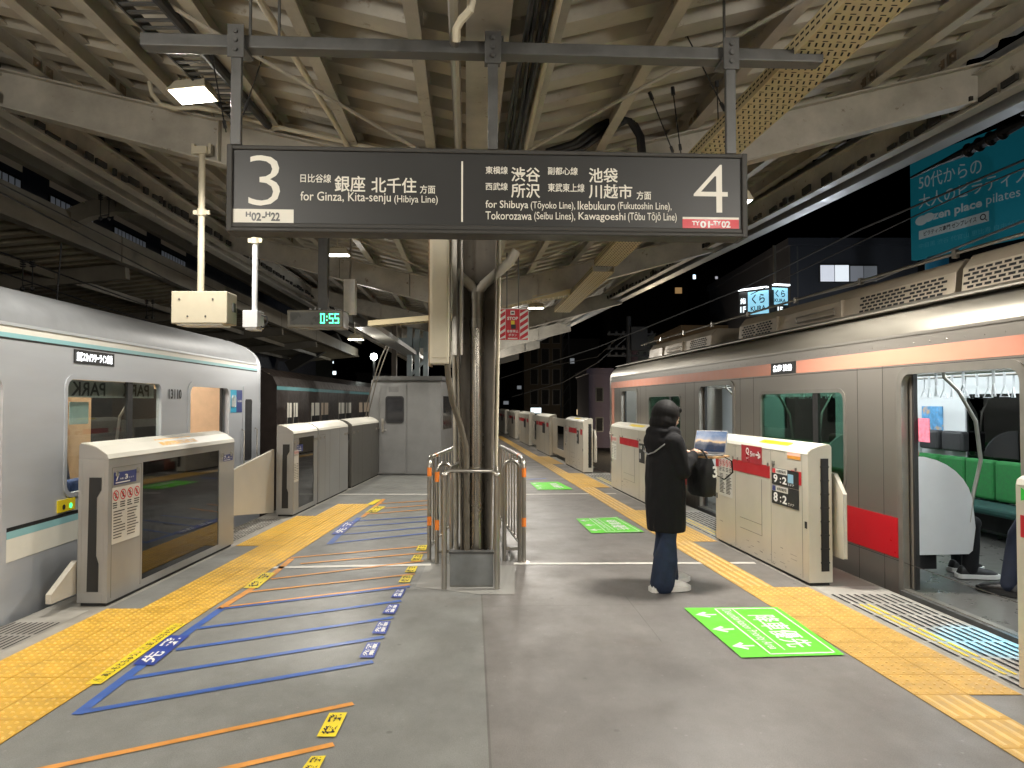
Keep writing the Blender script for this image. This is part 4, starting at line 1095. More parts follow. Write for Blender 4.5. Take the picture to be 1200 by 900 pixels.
def right_gate(yn, yf, label, detail=1, slot=True, leaf=None, cream=None):
    """a platform gate box on the right edge from depth yn to yf; its face (local x=0) looks at the platform"""
    a = rg(0, yn); L_ = (yf - yn) * 1.005
    M = Matrix.Translation(a) @ ROTZ(math.atan(.1))
    g_ = thing('platform_gate', label, 'platform gate', M, 'cream platform gates')
    m_ = cream or GATECREAM
    prof = [(0, .03), (0, 1.155), (.008, 1.185), (.03, 1.2), (.1, 1.228), (.175, 1.243), (.205, 1.24), (.22, 1.22), (.22, .03)]
    mb = MB(); extrude_profile(mb, prof, 0, L_); mb.build('gate_body', m_, g_, bevel=.004)
    mb = MB(); mb.box(.02, .2, .02, L_ - .02, 0, .03); mb.build('base_plinth', RUBBER, g_)
    # lid
    mb = MB(); lp = [(-.003, 1.157), (.006, 1.188), (.03, 1.204), (.1, 1.232), (.175, 1.247), (.205, 1.244), (.2, 1.238), (.1, 1.225), (.03, 1.198), (.002, 1.165)]
    extrude_profile(mb, lp, .012, L_ - .012); mb.build('gate_lid', GATETOP, g_)
    if slot:
        mb = MB(); mb.box(.115, .185, -.008, .01, .13, 1.12); mb.box(.125, .135, -.011, -.007, .13, 1.12)
        for k in range(8): mb.box(.11, .19, -.011, .0, .2 + k * .12, .212 + k * .12)
        mb.build('rubber_slot', RUBBER, g_)
        # the door leaf drawn back on the track side
        mb = MB(); n_ = [(-.12, .26), (L_ * .3, .26), (L_ * .3, 1.02), (.02, .98), (-.12, .82)]
        k = len(n_); mb.add([(.25, y, z) for y, z in n_] + [(.285, y, z) for y, z in n_], [tuple(range(k)), tuple(range(2 * k - 1, k - 1, -1))] + [(i, (i + 1) % k, k + (i + 1) % k, k + i) for i in range(k)])
        mb.build('door_leaf', m_, g_, bevel=.004)
    F = lambda y0, y1, z0, z1, h=.0: [Vector((-h, y1, z0)), Vector((-h, y0, z0)), Vector((-h, y0, z1)), Vector((-h, y1, z1))]
    FW = lambda *k: [M @ p for p in F(*k)]
    # seams
    mb = MB()
    for yy in (L_ * .05, L_ * .335, L_ * .735):
        mb.box(-.0012, .0005, yy - .002, yy + .002, .05, 1.15)
    if detail:
        for (y0, y1, z0, z1) in ((L_ * .43, L_ * .434, .38, .84), (L_ * .43, L_ * .68, .38, .384), (L_ * .43, L_ * .68, .27, .274), (L_ * .43, L_ * .434, .27, .38)): mb.box(-.0012, .0005, y0, y1, z0, z1)
    mb.build('panel_seam', SEAM, g_)
    # red band, broken by the stickers
    mb = MB()
    for a_, b_ in ((.055, .145), (.345, .775), (.955, .995)) if detail else ((.06, .2), (.34, .8), (.84, .985)): mb.box(-.002, -.0004, L_ * a_, L_ * b_, .868, .99)
    mb.build('red_band', TRAINRED, g_)
    if detail:   # screws, a sensor eye and a scuffed kick strip
        mb = MB()
        for u in (.07, .2, .32, .35, .5, .72, .75, .93):
            for zz in (.07, 1.135): mb.tube([(-.0025, L_ * u, zz), (0, L_ * u, zz)], .006, 6)
        mb.build('screw', STAIN, g_)
        mb = MB(); mb.box(-.003, 0, L_ * .975, L_ * .99, .5, .56); mb.box(-.003, 0, L_ * .012, L_ * .03, .5, .56); mb.build('sensor_eye', BLACK, g_)
        mb = MB(); rs = random.Random(int(yn * 10))
        for _ in range(26):
            y = rs.uniform(.05, L_ - .15); z = rs.uniform(.045, .3) * rs.uniform(.3, 1); l_ = rs.uniform(.02, .12)
            mb.quad((-.0008, y + l_, z), (-.0008, y, z + rs.uniform(-.01, .01)), (-.0008, y, z + .003), (-.0008, y + l_, z + rs.uniform(.002, .005)))
        mb.build('scuff_mark', mat('scuff', (.22, .2, .17), .7), g_)
    # latches
    mb = MB()
    for u in (.1, .31, .36, .7, .76, .95): mb.tube([(-.004, L_ * u, .985), (-.004, L_ * u, 1.02)], .011, 8)
    mb.build('latch', STAIN, g_)
    if detail >= 2:
        # red seat-service sign with arrow
        q = F(L_ * .425, L_ * .655, .985, 1.165, .0035); mb = MB(); mb.quad(*q); s_ = mb.build('seat_sign', mat('sign_red', (.36, .02, .03), .35), g_)
        mb = MB(); text_quad(mb, 'Q', sub(q, .24, .4, .42, .86), .03); text_quad(mb, 'SEAT', sub(q, .25, .39, .2, .3), .01)
        text_quad(mb, '5', sub(q, .46, .54, .36, .68), .03); text_quad(mb, '号車', sub(q, .55, .68, .38, .6), .02)
        text_quad(mb, '→', sub(q, .72, .95, .3, .74), .04); mb.build('lettering', WHITE, s_)
        pictos(g_, FW(L_ * .77, L_ * .95, .55, .985, .001))
        # black car-number panel
        for z0, z1, no, colr, cars in ((.825, .985, '9', PRED, '10両編成'), (.64, .82, '8', NAVY, '8両編成')):
            q = F(L_ * .075, L_ * .325, z0, z1, .0035); mb = MB(); mb.quad(*q); s_ = mb.build('car_number_sign', BLACK, g_)
            h = sub(q, .02, .6 if no == '9' else .62, .68, .98); mb = MB(); mb.quad(*lifted(h, .001)); hs = mb.build('header_strip', PAPER, s_)
            mb = MB(); text_quad(mb, cars, sub(h, .32, .92, .2, .8), .02, .002); mb.build('lettering', BLACK, hs)
            mb = MB(); mb.quad(*lifted(sub(h, .02, .24, .05, .95), .002)); mb.build('route_mark', colr, hs)
            mb = MB(); text_quad(mb, no, sub(q, .08, .24, .12, .62), .03); text_quad(mb, ':', sub(q, .33, .37, .15, .45), .02); text_quad(mb, '2', sub(q, .42, .58, .12, .55), .03); text_quad(mb, '番ドア', sub(q, .62, .84, .1, .24), .01); mb.build('lettering', WHITE, s_)
        mb = MB(); q = F(L_ * .12, L_ * .17, .87, .95, .006); mb.quad(*q); mb.build('priority_mark', mat('mark_blue', (.25, .45, .6), .4), g_)
        mb = MB(); q = F(L_ * .06, L_ * .175, 1.095, 1.125, .003); mb.quad(*q); lb = mb.build('warning_label', ORANGE, g_)
        mb = MB(); q = F(L_ * .06, L_ * .175, 1.125, 1.155, .003); mb.quad(*q); mb.build('warning_label', mat('label_pink', (.8, .5, .4), .5), g_)
        mb = MB(); q = F(L_ * .29, L_ * .325, 1.0, 1.05, .003)
        mb2 = MB(); text_quad(mb2, '降車', q, .0, .001); mb2.build('lettering', BLACK, g_)
        # yellow sticker lying on the lid
        mb = MB(); mb.add([(.03, L_ * .2, 1.2065), (.03, L_ * .5, 1.2065), (.1, L_ * .5, 1.2345), (.1, L_ * .2, 1.2345)], [(0, 1, 2, 3)]); ls = mb.build('lid_sticker', STKYEL, g_)
        mb = MB(); text_quad(mb, '手をふれないでください', [Vector((.05, L_ * .47, 1.217)), Vector((.05, L_ * .23, 1.217)), Vector((.085, L_ * .23, 1.231)), Vector((.085, L_ * .47, 1.231))], .01, .001); mb.build('lettering', BLACK, ls)
        mb = MB(); mb.add([(.03, L_ * .06, 1.2065), (.03, L_ * .16, 1.2065), (.1, L_ * .16, 1.2345), (.1, L_ * .06, 1.2345)], [(0, 1, 2, 3)]); mb.build('lid_sticker', PAPER, g_)
    elif detail == 1:
        pictos(g_, FW(L_ * .86, L_ * .98, .55, .985, .001), 4, 8)
        q = F(L_ * .22, L_ * .33, .64, .95, .0035); mb = MB(); mb.quad(*q); s_ = mb.build('car_number_sign', BLACK, g_)
        mb = MB(); text_quad(mb, '10', sub(q, .15, .55, .7, .9), .03); text_quad(mb, '1', sub(q, .15, .3, .2, .5), .03); mb.build('lettering', WHITE, s_)
        mb = MB(); mb.add([(.03, L_ * .3, 1.2065), (.03, L_ * .6, 1.2065), (.1, L_ * .6, 1.2345), (.1, L_ * .3, 1.2345)], [(0, 1, 2, 3)]); mb.build('lid_sticker', STKYEL, g_)
    elif slot:
        q = F(L_ * .3, L_ * .5, .65, .95, .0035); mb = MB(); mb.quad(*q); mb.build('car_number_sign', BLACK, g_)
    if leaf:   # closed sliding leaves that fill the gap to the next gate box
        ln = (leaf - yf) * 1.005
        mb = MB(); plate(mb, [(L_, .12), (L_ + ln, .12), (L_ + ln, 1.16), (L_, 1.16)], [rrect(L_ + ln * .3, L_ + ln * .72, .3, .95, .03)], .1, .14); lf = mb.build('door_leaf', m_, g_)
        mb = MB(); mb.box(.115, .122, L_ + ln * .3, L_ + ln * .72, .3, .95); mb.build('pane', GATEGLASS, lf)
    return g_

G0 = right_gate(1.9, 4.05, 'cream platform gate cut off by the picture edge, nearest the open train door', 0, False)
mb = MB(); mb.add([(-.003, 2.02, 1.075), (-.003, 1.93, 1.11), (-.003, 2.02, 1.145)], [(0, 1, 2)])
L0 = 2.15 * 1.005
mb = MB(); mb.add([(-.003, L0 - .04, 1.07), (-.003, L0 - .13, 1.1), (-.003, L0 - .04, 1.145)], [(0, 1, 2)]); mb.build('green_arrow', mat('arrow_green', (.03, .5, .05), .4), G0)
right_gate(6.33, 8.45, 'cream platform gate with red seat sign and black number panel beside the open door', 2)
right_gate(10.75, 13.6, 'long cream platform gate partly hidden behind the person in black', 1)
right_gate(16.25, 18.6, 'cream platform gate with black number panel just past the nose of the stainless train', 1, True, 21.3)
right_gate(21.3, 24.2, 'fifth cream platform gate along the edge past the stainless train', 0, True, 26.2)
right_gate(26.2, 29.4, 'sixth cream platform gate, two beyond the one with the number panel', 0, True, 31)
right_gate(31.0, 34.0, 'seventh cream platform gate far along the narrowing platform', 0, True, 36)
right_gate(36, 40, 'farthest cream platform gate, mostly hidden by the steel column', 0, True, 44)

def left_gate(yn, yf, label, window=True, poster=True, plates=(), m_=None, wedge=True, group='silver platform gates'):
    a = lg(0, yn); L_ = (yf - yn)
    M = Matrix.Translation(a) @ ROTZ(-math.atan(.025))
    g_ = thing('platform_gate', label, 'platform gate', M, group)
    m_ = m_ or GATESILVER
    prof = [(0, .03), (0, 1.165), (-.012, 1.2), (-.1, 1.26), (-.17, 1.285), (-.225, 1.29), (-.24, 1.275), (-.24, .03)]
    if window:
        w0, w1 = L_ * .21, L_ * .84
        mb = MB(); plate(mb, [(0, .03), (L_, .03), (L_, 1.165), (0, 1.165)], [[(w0, .09), (w1, .09), (w1, 1.1), (w0, 1.1)]], -.03, 0)
        plate(mb, [(0, .03), (L_, .03), (L_, 1.165), (0, 1.165)], [[(w0, .09), (w1, .09), (w1, 1.1), (w0, 1.1)]], -.24, -.21)
        mb.box(-.21, -.03, 0, w0 - .002, .03, 1.165); mb.box(-.21, -.03, w1 + .002, L_, .03, 1.165)
        mb.box(-.21, -.03, w0, w1, .03, .088); mb.box(-.21, -.03, w0, w1, 1.105, 1.165)
        extrude_profile(mb, [(0, 1.1655)] + prof[2:7] + [(-.24, 1.1655)], 0, L_)
        mb.build('gate_body', m_, g_, bevel=.003)
        mb = MB(); mb.box(-.012, -.006, w0, w1, .09, 1.1); pn = mb.build('pane', GATEGLASS, g_)
        mb = MB(); mb.box(-.2, -.19, w0, w1, .09, 1.1); mb.build('pane', GATEGLASS, g_)
        mb = MB(); mb.box(-.16, -.08, w0 + .02, w1 - .02, .96, 1.09); mb.box(-.14, -.1, w0 + (w1 - w0) * .36, w0 + (w1 - w0) * .42, .1, 1.0); mb.box(-.14, -.1, w0 + (w1 - w0) * .2, w0 + (w1 - w0) * .26, .1, 1.0); mb.build('door_drive', DKSTEEL, g_)
    else:
        mb = MB(); extrude_profile(mb, prof, 0, L_); mb.build('gate_body', m_, g_, bevel=.004)
        mb = MB()
        for u in (.35, .68): mb.box(-.001, .0012, L_ * u - .003, L_ * u + .003, .05, 1.15)
        mb.build('panel_seam', SEAM, g_)
    mb = MB(); mb.box(-.22, -.02, .02, L_ - .02, 0, .03); mb.build('base_plinth', RUBBER, g_)
    mb = MB(); lp = [(.003, 1.168), (-.01, 1.204), (-.1, 1.264), (-.17, 1.289), (-.225, 1.294), (-.22, 1.288), (-.1, 1.258), (-.012, 1.198), (-.001, 1.166)]
    extrude_profile(mb, lp, .0, L_); mb.build('gate_lid', GATETOP, g_)
    # black slot in the end face
    mb = MB(); pr = [(-.16, .12), (-.07, .12), (-.07, .34), (-.09, .4), (-.09, .86), (-.055, .92), (-.055, 1.02), (-.15, 1.02)]
    k = len(pr); mb.add([(x, -.006, z) for x, z in pr] + [(x, .006, z) for x, z in pr], [tuple(range(k)), tuple(range(2 * k - 1, k - 1, -1))] + [(i, (i + 1) % k, k + (i + 1) % k, k + i) for i in range(k)])
    mb.build('rubber_slot', RUBBER, g_)
    mb = MB(); mb.box(-.21, -.03, -.003, .0005, .035, .105); mb.build('foot_plate', m_, g_)
    F = lambda y0, y1, z0, z1, h=.0: [Vector((h, y0, z0)), Vector((h, y1, z0)), Vector((h, y1, z1)), Vector((h, y0, z1))]
    FW = lambda *k: [M @ p for p in F(*k)]
    mb = MB()
    for u in (.045, .175, .87, .96): mb.tube([(.004, L_ * u, 1.02), (.004, L_ * u, 1.065)], .014, 8)
    mb.build('latch', STAIN, g_)
    mb = MB()
    for (a_, b_, c_, d_) in ((L_ * .02, L_ * .2, 1.09, 1.093), (L_ * .02, L_ * .022, .06, 1.09), (L_ * .198, L_ * .2, .06, 1.09)): mb.box(.0004, .0014, a_, b_, c_, d_)
    mb.build('panel_seam', SEAM, g_)
    for (u0, u1, z0, z1, tx) in plates:
        q = F(L_ * u0, L_ * u1, z0, z1, .003); mb = MB(); mb.quad(*q); s_ = mb.build('door_number_sign', NAVY, g_)
        mb = MB(); text_quad(mb, tx[0], sub(q, .06, .22, .3, .88), .03); text_quad(mb, tx[1], sub(q, .46, .6, .36, .76), .03); text_quad(mb, '号車', sub(q, .25, .4, .36, .52), .01); text_quad(mb, '番ドア', sub(q, .64, .88, .36, .5), .01)
        mb.quad(*lifted(sub(q, .06, .7, .12, .2), .002)); mb.build('lettering', WHITE, s_)
    if poster: pictos(g_, FW(L_ * .02, L_ * .19, .48, .93, .002), 4, 10)
    return g_, M
lg1_, Mg = left_gate(5.7, 8.12, 'nearest silver platform gate with tall dark window and navy number plate', plates=((.03, .165, .95, 1.05, '73'), (.88, .98, .97, 1.04, '74')))
mb = MB(); pr = [(-.28, .1), (.02, .1), (.02, .36), (-.28, .17)]
mb.add([(-.3, y, z) for y, z in pr] + [(-.255, y, z) for y, z in pr], [(0, 1, 2, 3), (7, 6, 5, 4), (0, 1, 5, 4), (1, 2, 6, 5), (2, 3, 7, 6), (3, 0, 4, 7)]); mb.build('door_leaf', GATECREAM, lg1_)
mb = MB(); mb.add([(-.03, .9, 1.22), (-.03, 1.6, 1.22), (-.12, 1.6, 1.275), (-.12, .9, 1.275)], [(3, 2, 1, 0)]); ls = mb.build('lid_sticker', mat('sticker_orange', (.8, .45, .1), .4, spots=((.75, .6, .4), 14, .5)), lg1_)
lg2_, Mg = left_gate(10.15, 11.3, 'silver platform gate with narrow window and a pale leaf slanting behind it', plates=((.12, .36, .9, 1.0, '72'),))
mb = MB(); pr = [(-1.5, .25), (-.02, .06), (-.02, .95), (-1.5, .78)]
mb.add([(-.3, y, z) for y, z in pr] + [(-.265, y, z) for y, z in pr], [(0, 1, 2, 3), (7, 6, 5, 4), (0, 1, 5, 4), (1, 2, 6, 5), (2, 3, 7, 6), (3, 0, 4, 7)]); mb.build('door_leaf', GATECREAM, lg2_)
left_gate(11.36, 13.2, 'plain silver platform gate with two panel seams before the stainless box', False, False)
left_gate(13.5, 15.9, 'dull stainless platform gate beside the grey booth', False, False, m_=mat('gate_dark_steel', (.2, .19, .17), .35, .8, var=.06, rvar=.03))
# ------------------------------------------------------------------ hanging platform sign
SL, SRt = Vector((-1.55, 3.93, 0)), Vector((1.32, 4.08, 0))
sdir = (SRt - SL).normalized(); snor = Vector((sdir.y, -sdir.x, 0))      # face looks back at the camera
M_S = Matrix.Translation((SL + SRt) / 2) @ ROTZ(math.atan2(sdir.y, sdir.x))
sg_ = thing('platform_sign', 'dark hanging sign with big numerals for two platforms and white lettering', 'sign', M_S)
SWH = (SRt - SL).length / 2
SZ0, SZ1 = 2.545, 3.005
mb = MB(); mb.box(-SWH + .03, SWH - .03, -.06, .06, SZ0 + .05, SZ1 - .012); pn = mb.build('sign_panel', SIGNGREY, sg_)
mb = MB()
mb.box(-SWH, SWH, -.075, .075, SZ1 - .0115, SZ1 + .012); mb.box(-SWH + .0005, SWH - .0005, -.078, .078, SZ0, SZ0 + .022); mb.box(-SWH + .001, SWH - .001, -.07, .07, SZ0 + .0225, SZ0 + .05)
for s in (-1, 1): mb.box(*sorted((s * (SWH - .03), s * (SWH + .0015))), -.08, .08, SZ0 - .003, SZ1 + .014)
mb.build('sign_frame', SIGNTRIM, sg_, bevel=.006)
IS = M_S.inverted()
pS = M_S @ Vector((0, -.0625, 0))
def SQ(x0, y0, x1, y1, tilt=0):
    """a box given in photo pixels on the sign face -> local quad"""
    # the printed lines follow the sign, so take corners along its own horizontal
    a, b = IS @ at_plane(x0, y1, pS, snor), IS @ at_plane(x1, y1, pS, snor); d, c = IS @ at_plane(x0, y0, pS, snor), IS @ at_plane(x1, y0, pS, snor)
    zb, zt = (a.z + b.z) / 2, (c.z + d.z) / 2
    y = -.0615
    return [Vector((a.x, y, zb)), Vector((b.x, y, zb)), Vector((b.x, y, zt)), Vector((a.x, y, zt))]
def stext(items, m, parent, bold=.012, name='lettering'):
    mb = MB()
    for tx, (x0, y0, x1, y1), *b in items: text_quad(mb, tx, SQ(x0, y0, x1, y1), b[0] if b else bold, .0015)
    return mb.build(name, m, parent)
stext([('3', (291, 182, 328, 241), -.012)], LETTER, pn, name='numeral')
stext([('4', (813, 193, 853, 249), -.012)], LETTER, pn, name='numeral')
stext([('日比谷線', (352, 204, 388, 214)), ('銀座', (392, 206, 428, 225), .014), ('北千住', (435, 208, 488, 226), .014), ('方面', (492, 217, 510, 227)), ('for Ginza, Kita-senju', (352, 225, 458, 239), .006), ('(Hibiya Line)', (462, 229, 513, 240), .004)], LETTER, pn)
stext([('東横線', (569, 195, 595, 204)), ('渋谷', (599, 196, 633, 213), .014), ('副都心線', (642, 196, 677, 205)), ('池袋', (690, 197, 724, 214), .014), ('西武線', (569, 214, 595, 223)), ('所沢', (599, 215, 633, 232), .014), ('東武東上線', (642, 215, 685, 225)), ('川越市', (690, 216, 741, 233), .014), ('方面', (746, 224, 763, 234)),
       ('for Shibuya', (569, 235, 619, 246.5), .006), ('(Tōyoko Line),', (622, 236, 674, 247), .004), ('Ikebukuro', (677, 236, 721, 246), .006), ('(Fukutoshin Line),', (724, 237, 787, 248), .004), ('Tokorozawa', (569, 248, 623, 257.5), .006), ('(Seibu Lines),', (626, 248.5, 674, 260), .004), ('Kawagoeshi', (678, 249, 733, 260.5), .006), ('(Tōbu Tōjō Line)', (736, 249, 793, 261), .004)], LETTER, pn)
mb = MB(); mb.quad(*SQ(540.5, 189, 542.5, 260)); mb.build('divider', LETTER, pn)
mb = MB(); mb.quad(*SQ(272.5, 245, 344, 261)); pl_ = mb.build('code_plate', LETTER, pn)
stext([('H', (288, 248, 294, 254), .04), ('02', (294.5, 249, 306, 259), .035), ('-', (307, 253.5, 311, 255.5), .0), ('H', (311, 248, 317, 254), .04), ('22', (317.5, 249, 328, 259), .035)], DKSTEEL, pl_)
mb = MB(); mb.quad(*SQ(800, 254.5, 866, 257)); mb.build('code_stripe', LETTER, pn)
mb = MB(); mb.quad(*SQ(800, 257, 866, 269)); pl_ = mb.build('code_plate', RED, pn)
stext([('TY', (811, 259, 820, 264), .035), ('01', (820.5, 259, 832, 267), .035), ('-', (832.5, 262.5, 836, 264), 0), ('TY', (836, 259, 845, 264), .035), ('02', (845.5, 259, 856, 267), .035)], WHITE, pl_)
# support beam and hangers
zb = 3.6
mb = MB(); mb.box(-1.92, 1.9, -.05, .05, zb - .035, zb + .035); mb.build('support_beam', DKSTEEL, sg_, bevel=.006)
for x in (-1.39, .005, 1.345):
    mb = MB(); mb.box(x - .028, x + .028, -.085, -.053, SZ1 + .01, zb + .06); mb.box(x - .045, x + .045, -.095, .075, zb - .055, zb - .037); mb.box(x - .045, x + .045, -.097, -.086, zb - .11, zb + .07)
    for z in (zb - .07, zb - .02, zb + .03): mb.tube([(x, -.11, z), (x, -.09, z)], .014, 6)
    mb.build('hanger', DKSTEEL, sg_, bevel=.003)
mb = MB()
for x in (-1.36, -1.2, .06, 1.36):
    mb = MB(); mb.tube([(x, .06, zb), (x, .06, 4.1 + .15 * abs(x))], .009, 6); mb.build('hanger_rod', DKSTEEL, sg_)

# ------------------------------------------------------------------ steel column with drain pipe
cy = 6.62; cx0 = at_z(553, 688, 0).x * 0 + at_y(558.5, 600, 6.62).x
col = thing('steel_column', 'tapered brown steel column on a grey plinth behind the sign', 'column', Vector((cx0, cy, 0)))
COLM = mat('column_brown', (.17, .148, .118), .45, .2, var=.2, scale=4, spots=((.05, .035, .025), 14, .62))
mb = MB()
w0, w1 = .125, .185
for s in (-1, 1):   # side flanges
    mb.hexa([Vector(p) for p in ((s * w0 - .008, -.16, .1), (s * w0 + .008, -.16, .1), (s * w0 + .008, .16, .1), (s * w0 - .008, .16, .1), (s * w1 - .008, -.2, 3.25), (s * w1 + .008, -.2, 3.25), (s * w1 + .008, .2, 3.25), (s * w1 - .008, .2, 3.25))])
mb.hexa([Vector(p) for p in ((-w0 + .009, -.01, .1), (w0 - .009, -.01, .1), (w0 - .009, .01, .1), (-w0 + .009, .01, .1), (-w1 + .009, -.01, 3.45), (w1 - .009, -.01, 3.45), (w1 - .009, .01, 3.45), (-w1 + .009, .01, 3.45))])
mb.build('shaft', COLM, col, bevel=.003)
mb = MB(); mb.box(-.2, .2, -.22, .22, 3.45, 3.72); mb.build('column_head', CREAM, col)
mb = MB(); mb.tube([(.005, -.09, .28), (.005, -.09, 2.55)], .062, 16); mb.tube([(.005, -.09, 2.55), (.005, -.09, 2.62)], .068, 16); dp = mb.build('drain_pipe', mat('drain_metal', (.36, .335, .29), .28, .9, var=.07, scale=2, stretch=(1, 1, .4), rvar=.04), col, smooth=True)
mb = MB(); mb.tube([(.005, -.09, 2.3), (.005, -.09, 2.38)], .066, 16); mb.tube([(.005, -.09, 1.0), (.005, -.09, 1.03)], .067, 16); mb.build('pipe_clamp', STAIN, dp, smooth=True)
mb = MB(); mb.tube([(.005, -.09, .2), (.005, -.09, .32)], .05, 12); mb.build('pipe_sleeve', RUBBER, dp, smooth=True)
for s in (-1, 1):
    mb = MB(); mb.tube([(.005, -.09, 2.6), (.005 + s * .06, -.09, 2.69), (.005 + s * .3, -.09, 2.9), (.005 + s * .36, -.09, 3.0)], .045, 12); mb.build('branch_pipe', CREAM, dp, smooth=True)
pz = at_z(552, 688, 0)
x0_, x1_ = at_z(527, 688, 0).x - cx0, at_z(578, 688, 0).x - cx0
yf = pz.y - cy
mb = MB(); H_ = .29
mb.box(x0_, x1_, yf, yf + .06, 0, H_); mb.box(x0_, x0_ + .06, yf + .06, .5, 0, H_ * .99); mb.box(x1_ - .06, x1_, yf + .06, .5, 0, H_ * .99); mb.box(x0_ + .06, x1_ - .06, yf + .06, .5, 0, .12)
mb.box(x0_ + .12, x1_ - .1, .5, .9, 0, .45)
mb.build('plinth', CONCRETE, col, bevel=.006)
mb = MB(); mb.box(x0_ - .006, x1_ + .006, yf - .006, yf + .07, H_ + .0005, H_ + .02); mb.build('plinth_cap', DKSTEEL, col)
mb = MB(); mb.box(x0_ + .004, x1_ - .004, yf - .006, yf - .001, .02, H_ - .006); mb.build('plinth_sheet', mat('galvanised_sheet', (.2, .21, .21), .45, .3, var=.2, scale=5), col)
# cream pipe with flaking paint running up the west flange, dark one on the east
mb = MB(); mb.tube([(-.175, -.1, .1), (-.21, -.1, 3.1)], .02, 10); mb.build('riser_pipe', mat('flaking_pipe', (.3, .28, .23), .5, var=.2, scale=12, spots=((.14, .12, .09), 22, .6)), col, smooth=True)
mb = MB(); mb.tube([(.165, -.08, .1), (.215, -.08, 3.1)], .016, 10); mb.build('riser_pipe', CREAM2, col, smooth=True)

# tall cream cabinet hung beside the column, with the bent pipe below it
c0 = at_y(503, 415, 6.05); c1 = at_y(526, 282, 6.05)
M_C = Matrix.Translation((c0.x, 6.05, 0))
cab = thing('wall_cabinet', 'tall narrow cream cabinet hung high beside the steel column', 'cabinet', M_C)
cw = c1.x - c0.x
mb = MB(); mb.box(0, cw, 0, .24, c0.z - .08, 3.5); mb.build('cabinet_body', CREAM2, cab, bevel=.008)
mb = MB(); mb.box(.02, cw - .015, -.006, -.0005, c0.z - .03, 3.46); mb.build('cabinet_door', CREAM2, cab, bevel=.003)
mb = MB(); mb.box(-.008, .008, .002, .2, c0.z - .1, 3.5); mb.build('edge_strip', mat('rusty_edge', (.3, .2, .11), .6, var=.3), cab)
mb = MB(); mb.box(cw + .02, cw + .06, .1, .2, c0.z, 3.5); mb.tube([(cw + .1, .1, c0.z), (cw + .1, .1, 3.5)], .016, 8); mb.build('conduit', STAIN, cab)
p = [at_y(524, 418, 6.1), at_y(525, 440, 6.12), at_y(530, 470, 6.2), at_y(540, 500, 6.3), at_y(546, 525, 6.35), at_y(547, 560, 6.38), at_y(547, 620, 6.38), at_y(547, 655, 6.38)]
mb = MB(); mb.tube(p, .026, 10); mb.build('bent_pipe', mat('old_pipe', (.12, .105, .08), .5, .3, var=.25, scale=12), cab, world=True, smooth=True)

# ------------------------------------------------------------------ stainless barriers round the column
TAPE = mat('orange_tape', (.8, .22, .03), .45)
def side_barrier(A, B, label, far=False):
    """a barrier panel of upright bars running along the platform between two bent end posts"""
    A, B = Vector(A), Vector(B); d = (B - A).normalized(); L_ = (B - A).length
    M = Matrix.Translation(A) @ ROTZ(math.atan2(d.y, d.x) - PI / 2)
    b_ = thing('steel_barrier', label, 'barrier', M, 'steel barriers around the column')
    H = 1.05
    mb = MB(); r = .1
    mb.tube([(0, 0, 0), (0, 0, H - r)] + [(0, r - r * math.cos(k * PI / 10), H - r + r * math.sin(k * PI / 10)) for k in range(1, 6)] + [(0, L_ - r + r * math.sin(k * PI / 10), H - r + r * math.cos(k * PI / 10)) for k in range(0, 6)] + [(0, L_, 0)], .0215, 12)
    mb.build('hoop', STAIN, b_, smooth=True)
    mb = MB(); mb.tube([(0, .02, .14), (0, L_ - .02, .14)], .017, 10); mb.build('lower_rail', STAIN, b_, smooth=True)
    n = int(L_ / .22)
    for k in range(1, n):
        mb = MB(); y = L_ * k / n; mb.tube([(0, y, .14), (0, y, H - .01)], .0105, 8); mb.build('bar', STAIN, b_, smooth=True)
    mb = MB()
    for z in (.36, .86): mb.tube([(0, 0, z), (0, 0, z + .09)], .0232, 12)
    mb.tube([(0, .3, H), (0, .36, H)], .0232, 12)
    mb.build('orange_tape', TAPE, b_, smooth=True)
    mb = MB(); mb.box(-.05, .05, -.05, .05, 0, .006); mb.build('foot_plate', STAIN, b_)
    return b_
def hoop_barrier(A, B, H, label, tape=True, low=.12, tail=None):
    A, B = Vector(A), Vector(B); d = (B - A).normalized(); L_ = (B - A).length
    M = Matrix.Translation(A) @ ROTZ(math.atan2(d.y, d.x))
    b_ = thing('steel_barrier', label, 'barrier', M, 'steel barriers around the column'); r = .08
    mb = MB(); mb.tube([(0, 0, 0), (0, 0, H - r)] + [(r - r * math.cos(k * PI / 10), 0, H - r + r * math.sin(k * PI / 10)) for k in range(1, 6)] + [(L_ - r + r * math.sin(k * PI / 10), 0, H - r + r * math.cos(k * PI / 10)) for k in range(0, 6)] + [(L_, 0, 0)], .0215, 12)
    mb.build('hoop', STAIN, b_, smooth=True)
    mb = MB(); mb.tube([(0, 0, low), (L_, 0, low)], .016, 10); mb.build('lower_rail', STAIN, b_, smooth=True)
    if tape:
        mb = MB()
        for z in (.34, .82): mb.tube([(0, 0, z), (0, 0, z + .1)], .0232, 12)
        mb.build('orange_tape', TAPE, b_, smooth=True)
    return b_
g0 = lambda px, py: at_z(px, py, 0)
pA, pB = g0(503, 657), Vector((-.70, 9.2, 0))
side_barrier(pA + Vector((-.0, 0, 0)), pB, 'long steel barrier with orange tape on the booth side of the column')
pA2 = g0(614, 659); side_barrier(pA2, Vector((-.16, 9.3, 0)), 'long steel barrier of upright bars on the green sticker side of the column')
hoop_barrier(g0(512, 661), g0(529, 660), 1.0, 'short steel hoop with orange tape between the column and the queue lines')
hoop_barrier(g0(591, 657), g0(609, 657), 1.02, 'short steel hoop on the green sticker side of the column', False)
